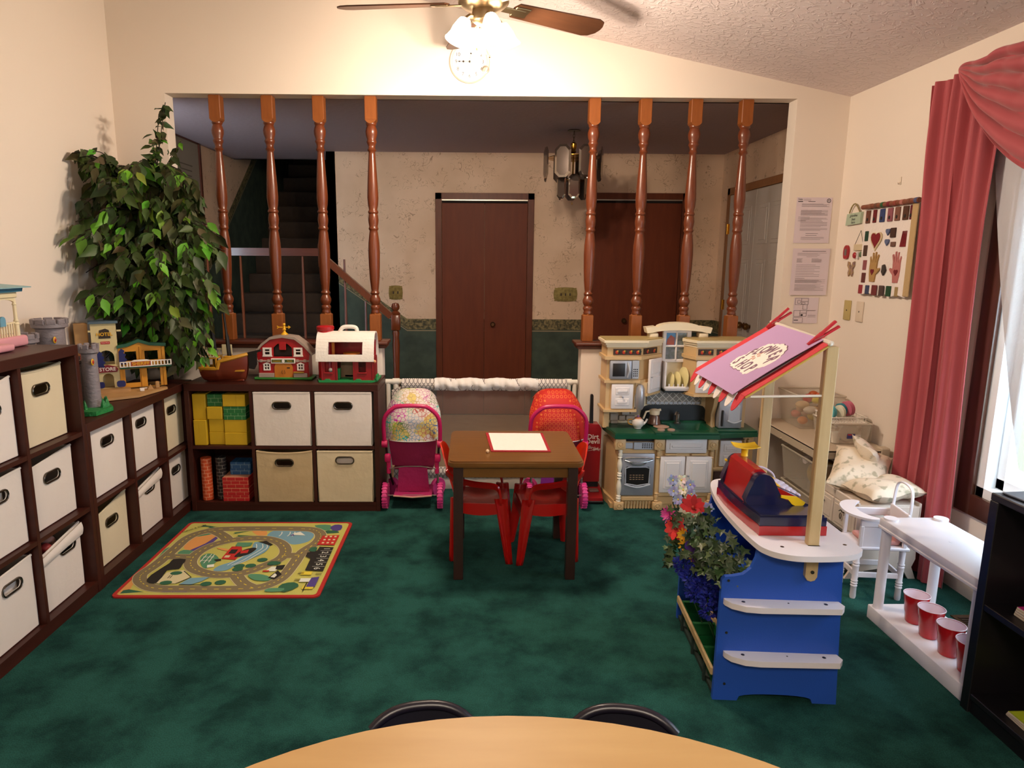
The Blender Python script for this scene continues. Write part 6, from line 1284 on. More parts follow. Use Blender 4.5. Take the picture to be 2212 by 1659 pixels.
def flower(nm, lb, x, y, z, face, kind, R_, col, cc, grp, stem=True, n=8):
    t = thing(nm, lb, 'flower', S(x, y, z), SA, grp); f = Vector(face).normalized(); up = Vector((0, 0, 1)) if abs(f.z) < .9 else Vector((1, 0, 0)); a = f.cross(up).normalized(); b = a.cross(f).normalized()
    m = MB()
    if kind == 'ball': # carnation / chrysanthemum head
        for i in range(n*14):
            d = Vector((r3.gauss(0, 1), r3.gauss(0, 1), r3.gauss(0, 1))).normalized(); q = d*R_*r3.uniform(.45, .7); petal(m, q, d+Vector((r3.gauss(0, .3), r3.gauss(0, .3), r3.gauss(0, .3))), Vector((r3.gauss(0, 1), r3.gauss(0, 1), .5)), R_*.45, R_*.22, jit(col, .3), .25)
    else:
        rows = {'daisy': ((1, .0, .30), (.75, .35, .3)), 'lily': ((1, .25, .5), (.95, .5, .45)), 'pansy': ((1, .15, .95), (.8, .3, .9)), 'dahlia': ((1, .05, .2), (.9, .35, .2), (.7, .7, .2), (.5, 1.1, .2))}[kind]
        for ri, (rr, lift, ww) in enumerate(rows):
            for k in range(n):
                th = 2*PI*(k+.5*ri)/n; d = a*math.cos(th)+b*math.sin(th)+f*lift; petal(m, Vector((0, 0, 0)), d, f, R_*rr*r3.uniform(.9, 1.1), R_*ww, jit(col, .18), .10 if kind != 'lily' else -.15, tip=kind != 'pansy')
    m.build('petals', PETM, t, smooth=0)
    if cc: m = MB(); m.col = cc+(1,); m.sph(tuple(f*R_*.08), R_*.16, 8, 6); m.build('flower_centre', PETM, t)
    if stem: m = MB(); m.tube([tuple(-f*.004), (-.0, .0, -.05), (.03, .0, -.12)], .0025, 5); m.build('stem', mat('flower stem', '#24401c', .6), t)
    return t
RED3 = (.48, .012, .02); YE3 = (.75, .36, .01); VI3 = (.07, .02, .22); MA3 = (.55, .06, .30); BL3 = (.015, .025, .30); LB3 = (.28, .33, .62); WH3 = (.70, .70, .62)
g1 = 'artificial flowers in the stand'

for i, (x, y, z) in enumerate(((-.054, .515, .612), (-.02, .52, .612), (.012, .50, .60), (-.055, .49, .575), (-.02, .48, .585), (.012, .475, .57), (-.04, .47, .548), (.0, .455, .55), (.07, .44, .527))):
    flower('bluebell_flower', 'pale blue cloth bellflower head in the cluster at the far end of the stand' if i < 8 else 'single pale blue cloth flower tucked by the counter edge', x, y, z, (-.5+r3.uniform(-.3, .3), -.8, .4), 'lily', .024, WH3 if i % 3 == 1 else LB3, (.7, .6, .1), 'pale blue bellflowers' if i < 8 else g1, n=6)
flower('poinsettia_flower', 'upper red poinsettia flower below the pale blue cluster', .009, .425, .532, (-.4, -.8, .4), 'lily', .052, RED3, (.3, .02, .01), g1, n=6)
flower('poinsettia_flower', 'lower red poinsettia flower at the left side of the bouquet', -.066, .37, .468, (-.7, -.7, .2), 'lily', .050, (.6, .03, .03), (.3, .02, .01), g1, n=6)
flower('dahlia_flower', 'spiky pink dahlia head at the left tip of the bouquet', -.082, .43, .50, (-.7, -.6, .3), 'dahlia', .038, MA3, None, g1, n=13)
flower('daisy_flower', 'upper yellow daisy below the red poinsettias', -.048, .33, .458, (-.6, -.7, .2), 'daisy', .028, YE3, (.3, .12, .01), g1, n=10)
flower('daisy_flower', 'lower yellow daisy beside the purple pansy', -.045, .31, .425, (-.6, -.7, .1), 'daisy', .028, YE3, (.3, .12, .01), g1, n=10)
flower('daisy_flower', 'small yellow daisy under the purple pansy', -.02, .275, .395, (-.5, -.8, .0), 'daisy', .022, YE3, (.3, .12, .01), g1, n=10)
flower('pansy_flower', 'large purple pansy in the middle of the bouquet', -.014, .275, .437, (-.4, -.9, .1), 'pansy', .038, VI3, (.5, .3, .02), g1, n=5)
flower('pansy_flower', 'darker purple pansy hanging above the blue carnations', .0, .255, .395, (-.4, -.9, -.1), 'pansy', .034, (.10, .02, .20), (.3, .12, .02), g1, n=5)
flower('lily_flower', 'white lily glimpsed between the two red poinsettias', -.035, .41, .50, (-.5, -.8, .2), 'lily', .036, (.62, .55, .44), None, g1, n=5)
for x, y, z, lb in ((-.052, .285, .355, 'uppermost dark blue carnation'), (-.028, .245, .335, 'dark blue carnation second from the top'), (-.006, .20, .322, 'dark blue carnation third from the top'), (-.022, .205, .290, 'dark blue carnation at the left middle of the blue cascade'), (.012, .17, .285, 'dark blue carnation at the right middle of the blue cascade'), (.016, .155, .250, 'lowest dark blue carnation above the green planter cups'), (.022, .19, .33, 'dark blue carnation against the blue side panel')):
    flower('carnation_flower', lb, x, y, z, (-.4, -.8, .1), 'ball', .042, BL3, None, g1, n=9)
ti = thing('ivy_bunch', 'bushy dark green artificial ivy spilling over the stand front', 'artificial plant', S(.05, .2, .3), SA)
IV0 = Vector((.05, .2, .3)); m = MB(); mt_ = MB()
def ivyleaf(m, c, d, n, s, tint):
    d = d.normalized(); n = n-d*n.dot(d); n.normalize(); q = d.cross(n); m.col = tint
    P2 = [(0, .05), (-.42, -.12), (-.34, .22), (-.62, .42), (-.22, .52), (0, 1.0), (.22, .52), (.62, .42), (.34, .22), (.42, -.12)]
    v = [tuple(c+d*(s*.35)-n*s*.05)]+[tuple(c+q*(s*a)+d*(s*b)+n*(s*(.12*abs(a)-.12*b*b))) for a, b in P2]; m.add(v, [(0, 1+i, 1+(i+1) % 10) for i in range(10)])
for i in range(260):
    k = r3.random(); y = .06+.36*k; c = Vector((r3.uniform(-.03, .105)-.05*k, y, r3.uniform(.40, .535))) if i < 185 else (Vector((r3.uniform(.0, .10), r3.uniform(.02, .12), r3.uniform(.41, .49))) if i < 225 else (Vector((-.085+r3.gauss(0, .012), .35+r3.gauss(0, .04), r3.uniform(.33, .45))) if i < 242 else Vector((r3.uniform(-.02, .08), r3.uniform(.3, .44), r3.uniform(.44, .55)))))
    if c.x > .10 and c.z > .46 and c.y < .02: continue
    g = r3.random(); col = (.022, .045, .014) if g < .6 else ((.045, .085, .025) if g < .9 else (.085, .13, .045))
    ivyleaf(m, c-IV0, Vector((r3.gauss(-.2, .6), r3.gauss(-.5, .5), r3.gauss(-.4, .5))), Vector((r3.gauss(-.4, .4), r3.gauss(-.9, .3), r3.gauss(.4, .4))), r3.uniform(.026, .042), jit(col))
m.build('ivy_leaves', IVY, ti, smooth=0)
for i in range(8): a = Vector((.07, .1+.04*i, .30)); mt_.tube([tuple(a-IV0), tuple(a-IV0+Vector((-.03, -.01, .12))), tuple(a-IV0+Vector((-.06, -.03, .19)))], .003, 5)
mt_.build('ivy_stems', mat('flower stem', '#24401c', .6), ti)

# ------------------------------------------------------------------ toy cash register on the counter
NAVY = mat('register navy', '#0b1138', .25, coat=.6); RREG = mat('register red', '#a00d12', .25, coat=.6); RYEL = mat('register yellow', '#e0b416', .35); KEYW = mat('register key lilac', '#c8bccc', .4); KEYY = mat('register key yellow', '#d8a826', .4)
t = thing('cash_register', 'blue and red toy cash register with yellow display tab on the white counter', 'toy cash register', (1.055, 2.32, .5785), math.radians(-1))
bp = [(-.085, -.19), (.11, -.19), (.125, -.175), (.125, -.06), (.03, .12), (-.04, .26), (-.07, .28), (-.095, .27), (-.10, .22), (-.10, -.17)]
bp = [(-.072, -.205), (.118, -.205), (.132, -.19), (.132, -.09), (.115, .17), (.10, .19), (-.08, .19), (-.097, .17), (-.105, .03), (-.09, -.185)]
def inset(p, k): cx = sum(a for a, b in p)/len(p); cy = sum(b for a, b in p)/len(p); return [(cx+(a-cx)*k, cy+(b-cy)*k) for a, b in p]
m = MB(); q = smoothpath(bp, 3, True); m.prism(q, 'xy', 0, .032); m.build('red_base', RREG, t, smooth=40)
m = MB(); m.prism(inset(q, .985), 'xy', .032, .062); m.prism(inset(q, .94), 'xy', .062, .068); m.build('navy_deck', NAVY, t, smooth=40)
# two navy cheeks with a red hood between them
side = [(-.088, .06), (.115, .06), (.11, .075), (.045, .085), (.02, .105), (-.005, .155), (-.02, .172), (-.045, .178), (-.065, .17), (-.078, .145)]
for y0, y1 in ((-.10, -.065), (.135, .165)):
    m = MB(); m.prism(smoothpath(side, 3, True), 'xz', y0, y1); m.build('navy_cheek', NAVY, t, smooth=40)
m = MB(); hood = [(-.096, .06), (-.03, .172), (-.0, .150), (.03, .11), (.115, .07), (.115, .06)]; hd = [(-.094, .06), (-.074, .175), (-.06, .186), (-.035, .186), (-.012, .165), (.02, .12), (.11, .078), (.11, .06)]
m.prism(hd, 'xz', -.066, .136); m.build('red_hood', RREG, t, smooth=30)
m = MB(); m.M = Matrix.Translation((.066, .035, .102)) @ Matrix.Rotation(math.radians(24), 4, 'Y')
m.box(-.052, .058, -.085, .09, -.02, .0, .01, 2); kp = m.build('keypad', NAVY, t)
for i in range(5):
    for j in range(5):
        m = MB(); m.M = Matrix.Translation((.066, .035, .102)) @ Matrix.Rotation(math.radians(24), 4, 'Y') @ Matrix.Translation((-.036+.021*i, -.066+.032*j, 0)); m.lathe([(.0125, 0), (.0125, .003), (.009, .006), (0, .0065)], seg=12); m.build('key', KEYY if i == 0 or (j == 4 and i < 3) else KEYW, kp)
m = MB(); m.M = Matrix.Translation((-.035, .105, .186)); m.lathe([(.012, 0), (.010, .01), (.012, .028), (.016, .033), (0, .034)], seg=10); m.M = Matrix.Translation((-.035, .10, .22)) @ Matrix.Rotation(math.radians(4), 4, 'X'); m.grid(lambda u, v: (-.045+.09*u, -.03+.06*v, .006*(2*u-1)**2+.004*(2*v-1)**2), 6, 5); m.build('display_tab', RYEL, t, smooth=60, solid=.003)
m = MB(); m.prism([(.02, .075), (.075, .07), (.105, .05), (.10, .04), (.088, .035), (.082, .02), (.078, .035), (.06, .042), (.045, .06), (.02, .066)][0:], 'xz', -.106, -.100); m.at((.0, 0, .03)); m.build('yellow_slide', RYEL, t).location = (0, .0, .03)
m = MB(); m.box(-.088, -.08, .145, .16, .150, .158, .002); m.build('yellow_button', RYEL, t)
m = MB(); m.tube(smoothpath([(.02, .165, .12), (.06, .168, .122), (.10, .165, .10), (.11, .16, .08)], 4), .004, 6); m.build('paper_arch', KEYW, t)

# ------------------------------------------------------------------ tan shelf unit, bins, dishes
TANP = mat('tan shelf plastic', '#b8a892', .5); 
t = thing('resin_shelf', 'low tan resin shelf unit in the right corner holding toy food bins', 'shelf', (1.83, 3.42, 0))
m = MB(); m.box(0, .385, 0, .74, .485, .50, .004); m.box(0, .02, 0, .74, .445, .498, .003); m.box(0, .385, 0, .02, .45, .498, .003); m.box(.365, .385, 0, .74, .445, .498, .003)
[m.box(x, x+.05, -.004, .046, .44, .512, .006) for x in (-.002, .337)]; [m.box(x, x+.05, .694, .744, .44, .512, .006) for x in (-.002, .337)]; m.build('top_deck', TANP, t)
for x, y in ((.005, .006), (.345, .006), (.005, .70), (.345, .70)): m = MB(); m.box(x, x+.036, y, y+.034, 0, .445, .004); m.build('leg', TANP, t)
m = MB(); m.box(0, .385, 0, .74, .0, .03, .004); m.build('bottom_deck', TANP, t)
m = MB(); [m.sph((-.002, y, .455), .006, 8, 6) for y in (.16, .42, .6)]; m.build('peg', TANP, t)
CLR = mat('clear plastic', '#d8cdbc', .25, spec=.5); 
def _clr(M_, op):
    nt = M_.node_tree; N = nt.nodes; L = nt.links; b = N['Principled BSDF']; b.inputs['Alpha'].default_value = op
_clr(CLR, .22)
def openbox(nm, x0, x1, y0, y1, z0, z1, taper=.012, parent=None, lid=True):
    def f(u, z, k): pass
    m = MB(); a, b = taper, 0; B = [(x0+a, y0+a), (x1-a, y0+a), (x1-a, y1-a), (x0+a, y1-a)]; T_ = [(x0, y0), (x1, y0), (x1, y1), (x0, y1)]
    m.add([(*p, z0) for p in B]+[(*p, z1) for p in T_], [(3, 2, 1, 0), (0, 1, 5, 4), (1, 2, 6, 5), (2, 3, 7, 6), (3, 0, 4, 7)]); bx = m.build('box_walls', CLR, parent, solid=.003)
    m = MB(); m.tube([(x0, y0, z1), (x1, y0, z1), (x1, y1, z1), (x0, y1, z1)], .006, 6, closed=True); m.build('box_rim', mat('frosted rim', '#c8bcaa', .4, alpha=.75), parent); return bx
t = thing('clear_bin', 'large clear plastic bin of toy food on the tan shelf', 'storage bin', (1.93, 3.86, .501)); openbox('b', 0, .27, 0, .28, .003, .20, .022, t)
foods = [((.05, .05, .05), '#c87838'), ((.12, .05, .08), '#c8b860'), ((.20, .06, .05), '#b86a50'), ((.07, .12, .12), '#c89c78'), ((.16, .13, .10), '#d0a040'), ((.22, .15, .10), '#8a5a38'), ((.08, .2, .06), '#c06050'), ((.17, .22, .06), '#c8a890'), ((.05, .07, .15), '#d0b080'), ((.10, .10, .185), '#b01820'), ((.15, .08, .18), '#c8b81c'), ((.22, .14, .19), '#b86048'), ((.19, .2, .19), '#a84c20'), ((.14, .16, .17), '#38801c'), ((.09, .04, .12), '#d8d0c0')]
for i, (p, c) in enumerate(foods):
    m = MB(); m.sph((0, 0, 0), (.030+.006*(i % 3), .028, .024+.004*(i % 2))); o = m.build('toy_food', mat('food%d' % i, c, .5), None, (1.93+p[0]*.9+.01, 3.86+p[1]*.95+.01, .501+p[2]*.92-.002)); tag(o, 'rounded piece of plastic toy food inside the large clear bin', 'toy food', 'toy food heaped in the large clear bin')
t = thing('clear_bin', 'small clear plastic bin holding a white dish rack on the tan shelf front', 'storage bin', (1.965, 3.52, .501)); openbox('b', 0, .20, 0, .24, .003, .115, .014, t)
m = MB(); m.box(.055, .085, -.0, .006, .035, .065); m.mat(mat('sticker blue', '#3a3c78', .5)); st = MB(); st.mat(mat('sticker blue', '#3a3c78', .5)).box(.075, .118, .006, .010, .035, .062); st.mat(mat('sticker red', '#b02c34', .5)).box(.078, .098, .0055, .0065, .053, .060); st.mat(KW).box(.12, .148, .006, .010, .030, .056); st.mat(KBK); [st.box(.125+.005*i, .1275+.005*i, .0052, .0062, .034, .050) for i in range(4)]; st.build('label_sticker', None, t)
WIRE = mat('white wire', '#e2dace', .4)
t = thing('dish_rack', 'white wire toy dish rack in the small clear bin', 'dish rack', (1.955, 3.535, .62))
m = MB()
for z in (0, .03): m.tube([(0, 0, z), (.19, 0, z), (.19, .19, z), (0, .19, z)], .003, 6, closed=True)
for i in range(12): x = .0158*(i+.5); m.tube([(x, 0, .03), (x, 0, 0), (x, .19, 0), (x, .19, .03)], .0018, 5)
for i in range(8): y = .024*(i+.5); m.tube([(0, y, .03), (0, y, 0), (.19, y, 0), (.19, y, .03)], .0018, 5)
m.build('wire_frame', WIRE, t)
pcs = [('#5aa8b0', 'teal', -.0, 4), ('#d8d2bc', 'white', .055, 3), ('#2c7c8c', 'dark teal', .085, 4), ('#c0687c', 'pink', .12, 5)]
for c, nm, x0, n in pcs:
    for k in range(n):
        R_ = .036 if nm != 'pink' else .042; m = MB(); m.lathe([(0, 0), (R_*.6, .001), (R_, .006), (R_, .008), (R_*.6, .003), (0, .002)], axis='x', seg=22); o = m.build('toy_plate', mat('dish '+nm, c, .45), None, (1.975+x0+.0068*k, 3.62+.004*k+(.05 if nm in ('pink', 'dark teal') else 0), .664+(.006 if nm == 'pink' else 0))); o.rotation_euler = (0, -.15, .25)
        tag(o, 'small %s toy plate standing in the white wire dish rack' % nm, 'plate', '%s toy plates in the wire rack' % nm)
m = MB(); m.prism(rrect(-.045, .045, 0, .13, .02), 'yz', 0, .004); o = m.build('bin_lid', mat('frosted lid', '#b0a494', .4, alpha=.8), None, (2.185, 3.60, .502)); tag(o, 'frosted plastic lid leaning on the wall beside the dish rack bin', 'lid'); 
m = MB(); m.lathe([(0, 0), (.05, .004), (.055, .010), (.05, .008), (0, .004)], axis='y', seg=24); o = m.build('toy_bowl', mat('frosted bowl', '#d0c8b8', .4), None, (2.06, 3.545, .565)); tag(o, 'pale round toy plate upright inside the small clear bin', 'plate')
m = MB(); m.box(0, .05, 0, .04, 0, .045, .01); o = m.build('toy_cup', mat('dish teal', '#5aa8b0', .45), None, (2.01, 3.60, .506)); tag(o, 'teal toy cup inside the small clear bin', 'cup')
m = MB(); [m.lathe([(0, .0), (.02, .0), (.024, .06), (.022, .06), (.0, .01)], (.0+.03*i, 0, 0), seg=12) for i in range(1)]; o = m.build('toy_cup', mat('cup white', '#d8d2c4', .45), None, (1.995, 3.56, .506)); tag(o, 'white toy cup inside the small clear bin', 'cup')
t = thing('clear_bin', 'lower clear plastic bin under the tan shelf with a doll inside', 'storage bin', (1.87, 3.48, .031)); openbox('b', 0, .26, 0, .40, .003, .165, .018, t)
t = thing('clear_bin', 'upper clear plastic bin under the tan shelf with a plastic bag', 'storage bin', (1.862, 3.47, .21)); openbox('b', 0, .27, 0, .42, .003, .19, .018, t)
m = MB(); m.sph((0, 0, 0), (.085, .10, .09)); o = m.build('toy_hat', mat('mustard hat', '#b89850', .6), None, (1.975, 3.60, .31)); tag(o, 'mustard coloured rounded toy inside the upper clear bin', 'toy')
SKIN = mat('doll skin', '#9a5c3c', .5)
t = thing('doll', 'brown skinned baby doll lying in the lower clear bin', 'doll', (1.955, 3.54, .085)); m = MB(); m.tube(smoothpath([(-.06, -.03, .04), (-.04, -.03, .0), (0, -.02, -.01), (.05, -.02, -.015)], 4), [.010]*5+[.015]*8, 8); m.build('doll_arm', SKIN, t); m = MB(); m.sph((.08, .0, .0), (.04, .04, .035)); m.build('doll_head', SKIN, t); m = MB(); m.sph((.05, .09, -.01), (.06, .08, .04)); m.build('doll_body', mat('doll cloth', '#b89878', .8), t)
m = MB(); m.grid(lambda u, v: (-.1+.2*u+.01*math.sin(v*9), -.06+.14*v, .05*math.sin(PI*u)+.015*math.sin(u*17+v*11)), 14, 10); o = m.build('plastic_bag', mat('crinkled clear bag', '#a89c98', .2, alpha=.6, spec=.8), None, (1.965, 3.60, .385), solid=.001); tag(o, 'crinkled clear plastic bag on top of the upper bin under the shelf', 'plastic bag')
for i, (x, y, c, lb) in enumerate(((2.08, 3.66, '#3a1c2c', 'dark plum'), (2.03, 3.54, '#4a2840', 'purple'), (2.09, 3.55, '#4a1c1c', 'dark red'))):
    m = MB(); m.sph((0, 0, 0), (.035, .04, .03)); o = m.build('toy_bundle', mat('bundle%d' % i, c, .7, bump=(30, .6)), None, (x, y, .395)); tag(o, '%s cloth bundle in the upper clear bin under the shelf' % lb, 'toy')
t = thing('toy_marker', 'green and red toy poking out of the upper clear bin', 'toy', (1.90, 3.50, .40)); m = MB(); m.tube([(-.02, 0, .03), (.01, 0, .01)], .010, 8); m.build('green_part', mat('toy leaf green', '#1c6a30', .4), t); m = MB(); m.tube([(.01, 0, .01), (.024, 0, -.004)], .010, 8); m.build('red_part', TR, t)

# ------------------------------------------------------------------ white doll bed with pillows
WPT = mat('white painted wood', '#d4c6b8', .45)
t = thing('doll_bed', 'white wooden doll bed with two drawers and ring handles', 'doll bed', (1.80, 2.96, 0))
m = MB(); m.box(.01, .30, .02, .38, .345, .36, .003); m.box(0, .012, .0, .40, .335, .375, .003); m.box(.288, .30, 0, .40, .30, .375, .003); m.box(.012, .29, .012, .39, .185, .20); m.box(.0, .295, .0, .01, .19, .36, .002); m.build('bed_frame', WPT, t)
for y0 in (.0, .39):
    m = MB(); m.prism([(.0, .19), (.295, .19), (.30, .10), (.285, .06), (.31, .0), (.275, .0), (.25, .04), (.18, .06), (.06, .04), (.035, .0), (-.03, .0), (.005, .06), (-.01, .11)], 'xz', y0, y0+.012); m.build('scroll_foot', WPT, t, smooth=20)
DH = mat('drawer handle iron', '#3c342c', .4, metal=.6)
for y0, y1 in ((.012, .198), (.204, .392)):
    m = MB(); m.box(-.006, .012, y0, y1, .205, .333, .003); m.box(-.009, -.004, y0+.015, y1-.015, .222, .316, .003); dr = m.build('drawer', WPT, t)
    yc = (y0+y1)/2; m = MB(); m.tube(smoothpath([(-.012, yc-.026, .292), (-.016, yc-.018, .30), (-.014, yc-.005, .294), (-.014, yc+.01, .300), (-.016, yc+.022, .292)], 3), .0022, 5); m.tube([(-.014, yc-.026+0, .292), (-.014, yc-.02, .284)], .002, 5); m.tube([(-.016, yc+.006+.007*math.cos(a), .272+.014*math.sin(a)) for a in [2*PI*i/12 for i in range(12)]], .0018, 5, closed=True); m.build('drawer_handle', DH, dr)
PIL = mat('floral pillow cotton', '#d2c4ac', .9, bump=(14, .5))
def _pil():
    N = PIL.node_tree.nodes; L = PIL.node_tree.links; tc = N.new('ShaderNodeTexCoord'); n = N.new('ShaderNodeTexNoise'); n.inputs['Scale'].default_value = 26; L.new(tc.outputs['Object'], n.inputs['Vector'])
    r = N.new('ShaderNodeValToRGB'); e = r.color_ramp.elements; e[0].position = .56; e[0].color = lin('#d8caB4'.lower()); e[1].position = .66; e[1].color = lin('#a8a088'); L.new(n.outputs['Fac'], r.inputs['Fac']); L.new(r.outputs['Color'], N['Principled BSDF'].inputs['Base Color'])
_pil()
def pillow(lb, loc, rot, L_, W_, H_, sag=0):
    def top(s): return lambda u, v: (lambda a, b: (L_*(u-.5)*(1+.10*abs(2*v-1)**3), W_*(v-.5)*(1+.10*abs(2*u-1)**3), s*H_*.5*(max(0, (1-(2*u-1)**4)*(1-(2*v-1)**4)))**.55+sag*math.sin(PI*u)+.006*math.sin(u*11+v*7)))(0, 0)
    m = MB(); m.grid(top(1), 18, 14); f0 = len(m.f); m.grid(lambda u, v: top(-1)(1-u, v), 18, 14); o = m.build('pillow', PIL, None, loc, smooth=80); o.rotation_euler = rot; tag(o, lb, 'pillow', 'floral pillows on the doll bed'); return o
pillow('floral pillow at the far end of the doll bed, propped with one corner up', (1.945, 3.22, .455), (.12, -.42, .95), .30, .24, .10)
pillow('floral pillow leaning against the tan shelf behind the doll bed', (2.03, 3.28, .50), (.5, .75, .5), .22, .16, .07)
pillow('floral pillow at the near end of the doll bed, sagging towards the high chair', (1.97, 3.05, .418), (.0, -.10, .12), .26, .20, .085)
t = thing('zip_bag', 'clear zippered storage bag of grey cloth on the floor under the doll bed', 'storage bag', (1.79, 3.0, 0)); m = MB(); m.box(.01, .26, .015, .30, .004, .12, .03, 2); m.build('bag_contents', mat('grey cloth', '#8a7c74', .9, bump=(20, .8)), t); m = MB(); m.box(0, .27, .005, .31, 0, .16, .02, 2); m.build('bag_film', mat('clear vinyl', '#b8aca4', .12, alpha=.35, spec=.8), t)

# ------------------------------------------------------------------ doll high chair
WH = mat('white furniture paint', '#dcd6da', .4)
t = thing('doll_high_chair', 'small white doll high chair with curved tray and pink cushion', 'doll high chair', (1.81, 2.83, 0), math.radians(-6))
turn = [(.011, 0), (.013, .01), (.012, .055), (.015, .06), (.012, .066), (.015, .072), (.012, .078), (.015, .084), (.012, .09), (.013, .15), (.015, .156), (.012, .162), (.015, .168), (.012, .174), (.013, .235)]
for x, y in ((-.095, -.06), (.095, -.06), (-.095, .075), (.095, .075)): m = MB(); m.lathe(turn, (x, y, 0), seg=12); m.build('leg', WH, t)
m = MB(); m.box(-.09, .09, -.066, -.056, .10, .125, .002); m.box(-.09, .09, .07, .08, .10, .125, .002); m.box(-.10, -.09, -.06, .075, .10, .125, .002); m.box(.09, .10, -.06, .075, .10, .125, .002); m.build('stretcher', WH, t)
m = MB(); m.box(-.115, .115, -.08, .09, .235, .25, .004); m.build('seat', WH, t)
m = MB(); m.box(-.10, .10, -.076, -.066, .34, .375, .003); m.box(-.10, -.085, -.078, -.064, .25, .345, .002); m.box(.085, .10, -.078, -.064, .25, .36, .002); m.box(-.085, -.0, -.074, -.068, .25, .34); m.build('armrest', WH, t)
m = MB(); m.box(-.10, .10, .08, .09, .34, .375, .003); m.box(-.10, -.085, .078, .092, .25, .36, .002); m.box(.085, .10, .078, .092, .25, .36, .002); m.build('armrest', WH, t)
m = MB(); m.box(.094, .106, -.07, .085, .25, .40, .003); m.tube(smoothpath([(.104, -.062, .36), (.108, -.06, .48), (.108, -.03, .515), (.108, .04, .515), (.108, .075, .48), (.104, .08, .36)], 4), .007, 8, flat=.6); m.build('chair_back', WH, t)
m = MB(); tr = [(-.15, -.01), (-.135, -.07), (-.09, -.115), (-.05, -.12), (-.04, -.105), (-.07, -.07), (-.085, -.02), (-.08, .04), (-.05, .09), (-.03, .11), (-.04, .125), (-.09, .12), (-.135, .07)]; m.prism(smoothpath(tr, 4, True), 'xy', .385, .395); m.build('tray', WH, t, smooth=25)
m = MB(); m.box(-.07, .085, -.055, .07, .25, .272, .01, 3); m.box(.06, .088, -.055, .07, .26, .35, .01, 3); m.build('pink_cushion', mat('pink cushion', '#c8908a', .9), t)

# ------------------------------------------------------------------ white two-tier shelf and red cups
RES = mat('white resin', '#dcdadf', .35)
t = thing('resin_shelf', 'white two-tier resin shelf by the window with red cups on its lower tier', 'shelf', (1.68, 2.05, 0))
m = MB(); m.box(0, .255, 0, .56, .415, .448, .006, 2); m.box(-.003, .258, -.0, .56, .405, .418, .003); m.cyl((.03, .53, .448), .027, .008, seg=20); m.cyl((.235, .53, .448), .027, .008, seg=20); m.cyl((.12, .31, .448), .006, .0006, seg=10); m.build('top_deck', RES, t)
m = MB(); m.box(-.004, .26, 0, .565, 0, .06, .005, 2); m.build('bottom_deck', RES, t)
for x, y in ((.022, .535), (.24, .535), (.022, .02), (.24, .02)): m = MB(); m.lathe([(.022, .06), (.019, .07), (.019, .40), (.021, .406)], (x, y, 0), seg=18); m.build('leg', RES, t)
CUPR = mat('red party cup', '#b8101a', .25, coat=.4); CUPW = mat('cup inside', '#e0ccd4', .35)
cup0 = None
for i, (x, y) in enumerate(((1.778, 2.47), (1.765, 2.363), (1.757, 2.243), (1.752, 2.135))):
    lb = ['red party cup at the far end of the row on the low white shelf', 'red party cup second from the far end of the row', 'red party cup third from the far end, the most fully visible', 'red party cup half hidden behind the black bookcase'][i]
    if cup0 is None:
        cup0 = t = thing('party_cup', lb, 'cup', (x, y, .0615), 0, 'red party cups in a row'); m = MB(); m.lathe([(0, 0), (.030, 0), (.0315, .002), (.036, .04), (.0375, .043), (.041, .08), (.0425, .083), (.046, .116)], seg=28, cap=False); m.build('cup_wall', CUPR, t)
        m = MB(); m.lathe([(0, .004), (.028, .004), (.0445, .115)], seg=28, cap=False); m.build('cup_lining', CUPW, t); m = MB(); m.tube([(.0462*math.cos(a), .0462*math.sin(a), .117) for a in [2*PI*k/28 for k in range(28)]], .0016, 6, closed=True); m.build('rolled_rim', CUPW, t)
    else: c = clone(cup0); c.location = (x, y, .0615); c['label'] = lb
t = thing('floor_register', 'brown metal floor vent in the carpet behind the red cups', 'vent', (2.10, 2.50, .001)); m = MB(); VN = mat('vent brown', '#4a3420', .45, metal=.5)
m.box(-.06, .06, -.14, .12, 0, .004); m.build('vent_frame', VN, t); m = MB(); [m.box(-.045, .045, -.12+.016*i, -.112+.016*i, .004, .007) for i in range(14)]; m.build('louvre', mat('vent louvre', '#2a1c12', .5), t)

# ------------------------------------------------------------------ black bookcase at the right edge
BLKW = mat('black laminate', '#0e0b10', .45, coat=.15)
t = thing('bookcase', 'black open bookcase at the right edge of the room', 'bookcase', (1.66, 1.20, 0))
m = MB(); m.box(0, .30, .80, .835, 0, .735, .002); m.build('side_panel', BLKW, t); m = MB(); m.box(0, .30, 0, .03, 0, .735, .002); m.build('side_panel', BLKW, t)
m = MB(); m.box(0, .30, 0, .835, .735, .76, .003); m.build('top_panel', BLKW, t); m = MB(); m.box(.285, .30, .03, .80, .05, .735); m.build('back_panel', BLKW, t)
m = MB(); m.box(.002, .285, .03, .80, .37, .392, .002); m.build('shelf_board', BLKW, t); m = MB(); m.box(.002, .285, .03, .80, .05, .07, .002); m.box(.01, .025, .03, .80, 0, .05); m.build('bottom_board', BLKW, t)
def book(lb, x0, x1, y0, y1, z, h, c, cov, grp, rot=0):
    t = thing('picture_book', lb, 'book', ((x0+x1)/2, (y0+y1)/2, z), rot, grp); w, d = (x1-x0)/2, (y1-y0)/2
    m = MB(); m.box(-w, w, -d, d, 0, h, .0006); m.build('cover', mat('cover '+c, c, .35), t); m = MB(); m.box(-w-.0004, w-.002, -d+.003, d+.0004, .001, h-.001); m.build('pages', mat('paper edge', '#cabfa8', .8), t)
    if cov: m = MB(); cov(m, w, d, h); m.build('cover_art', None, t)
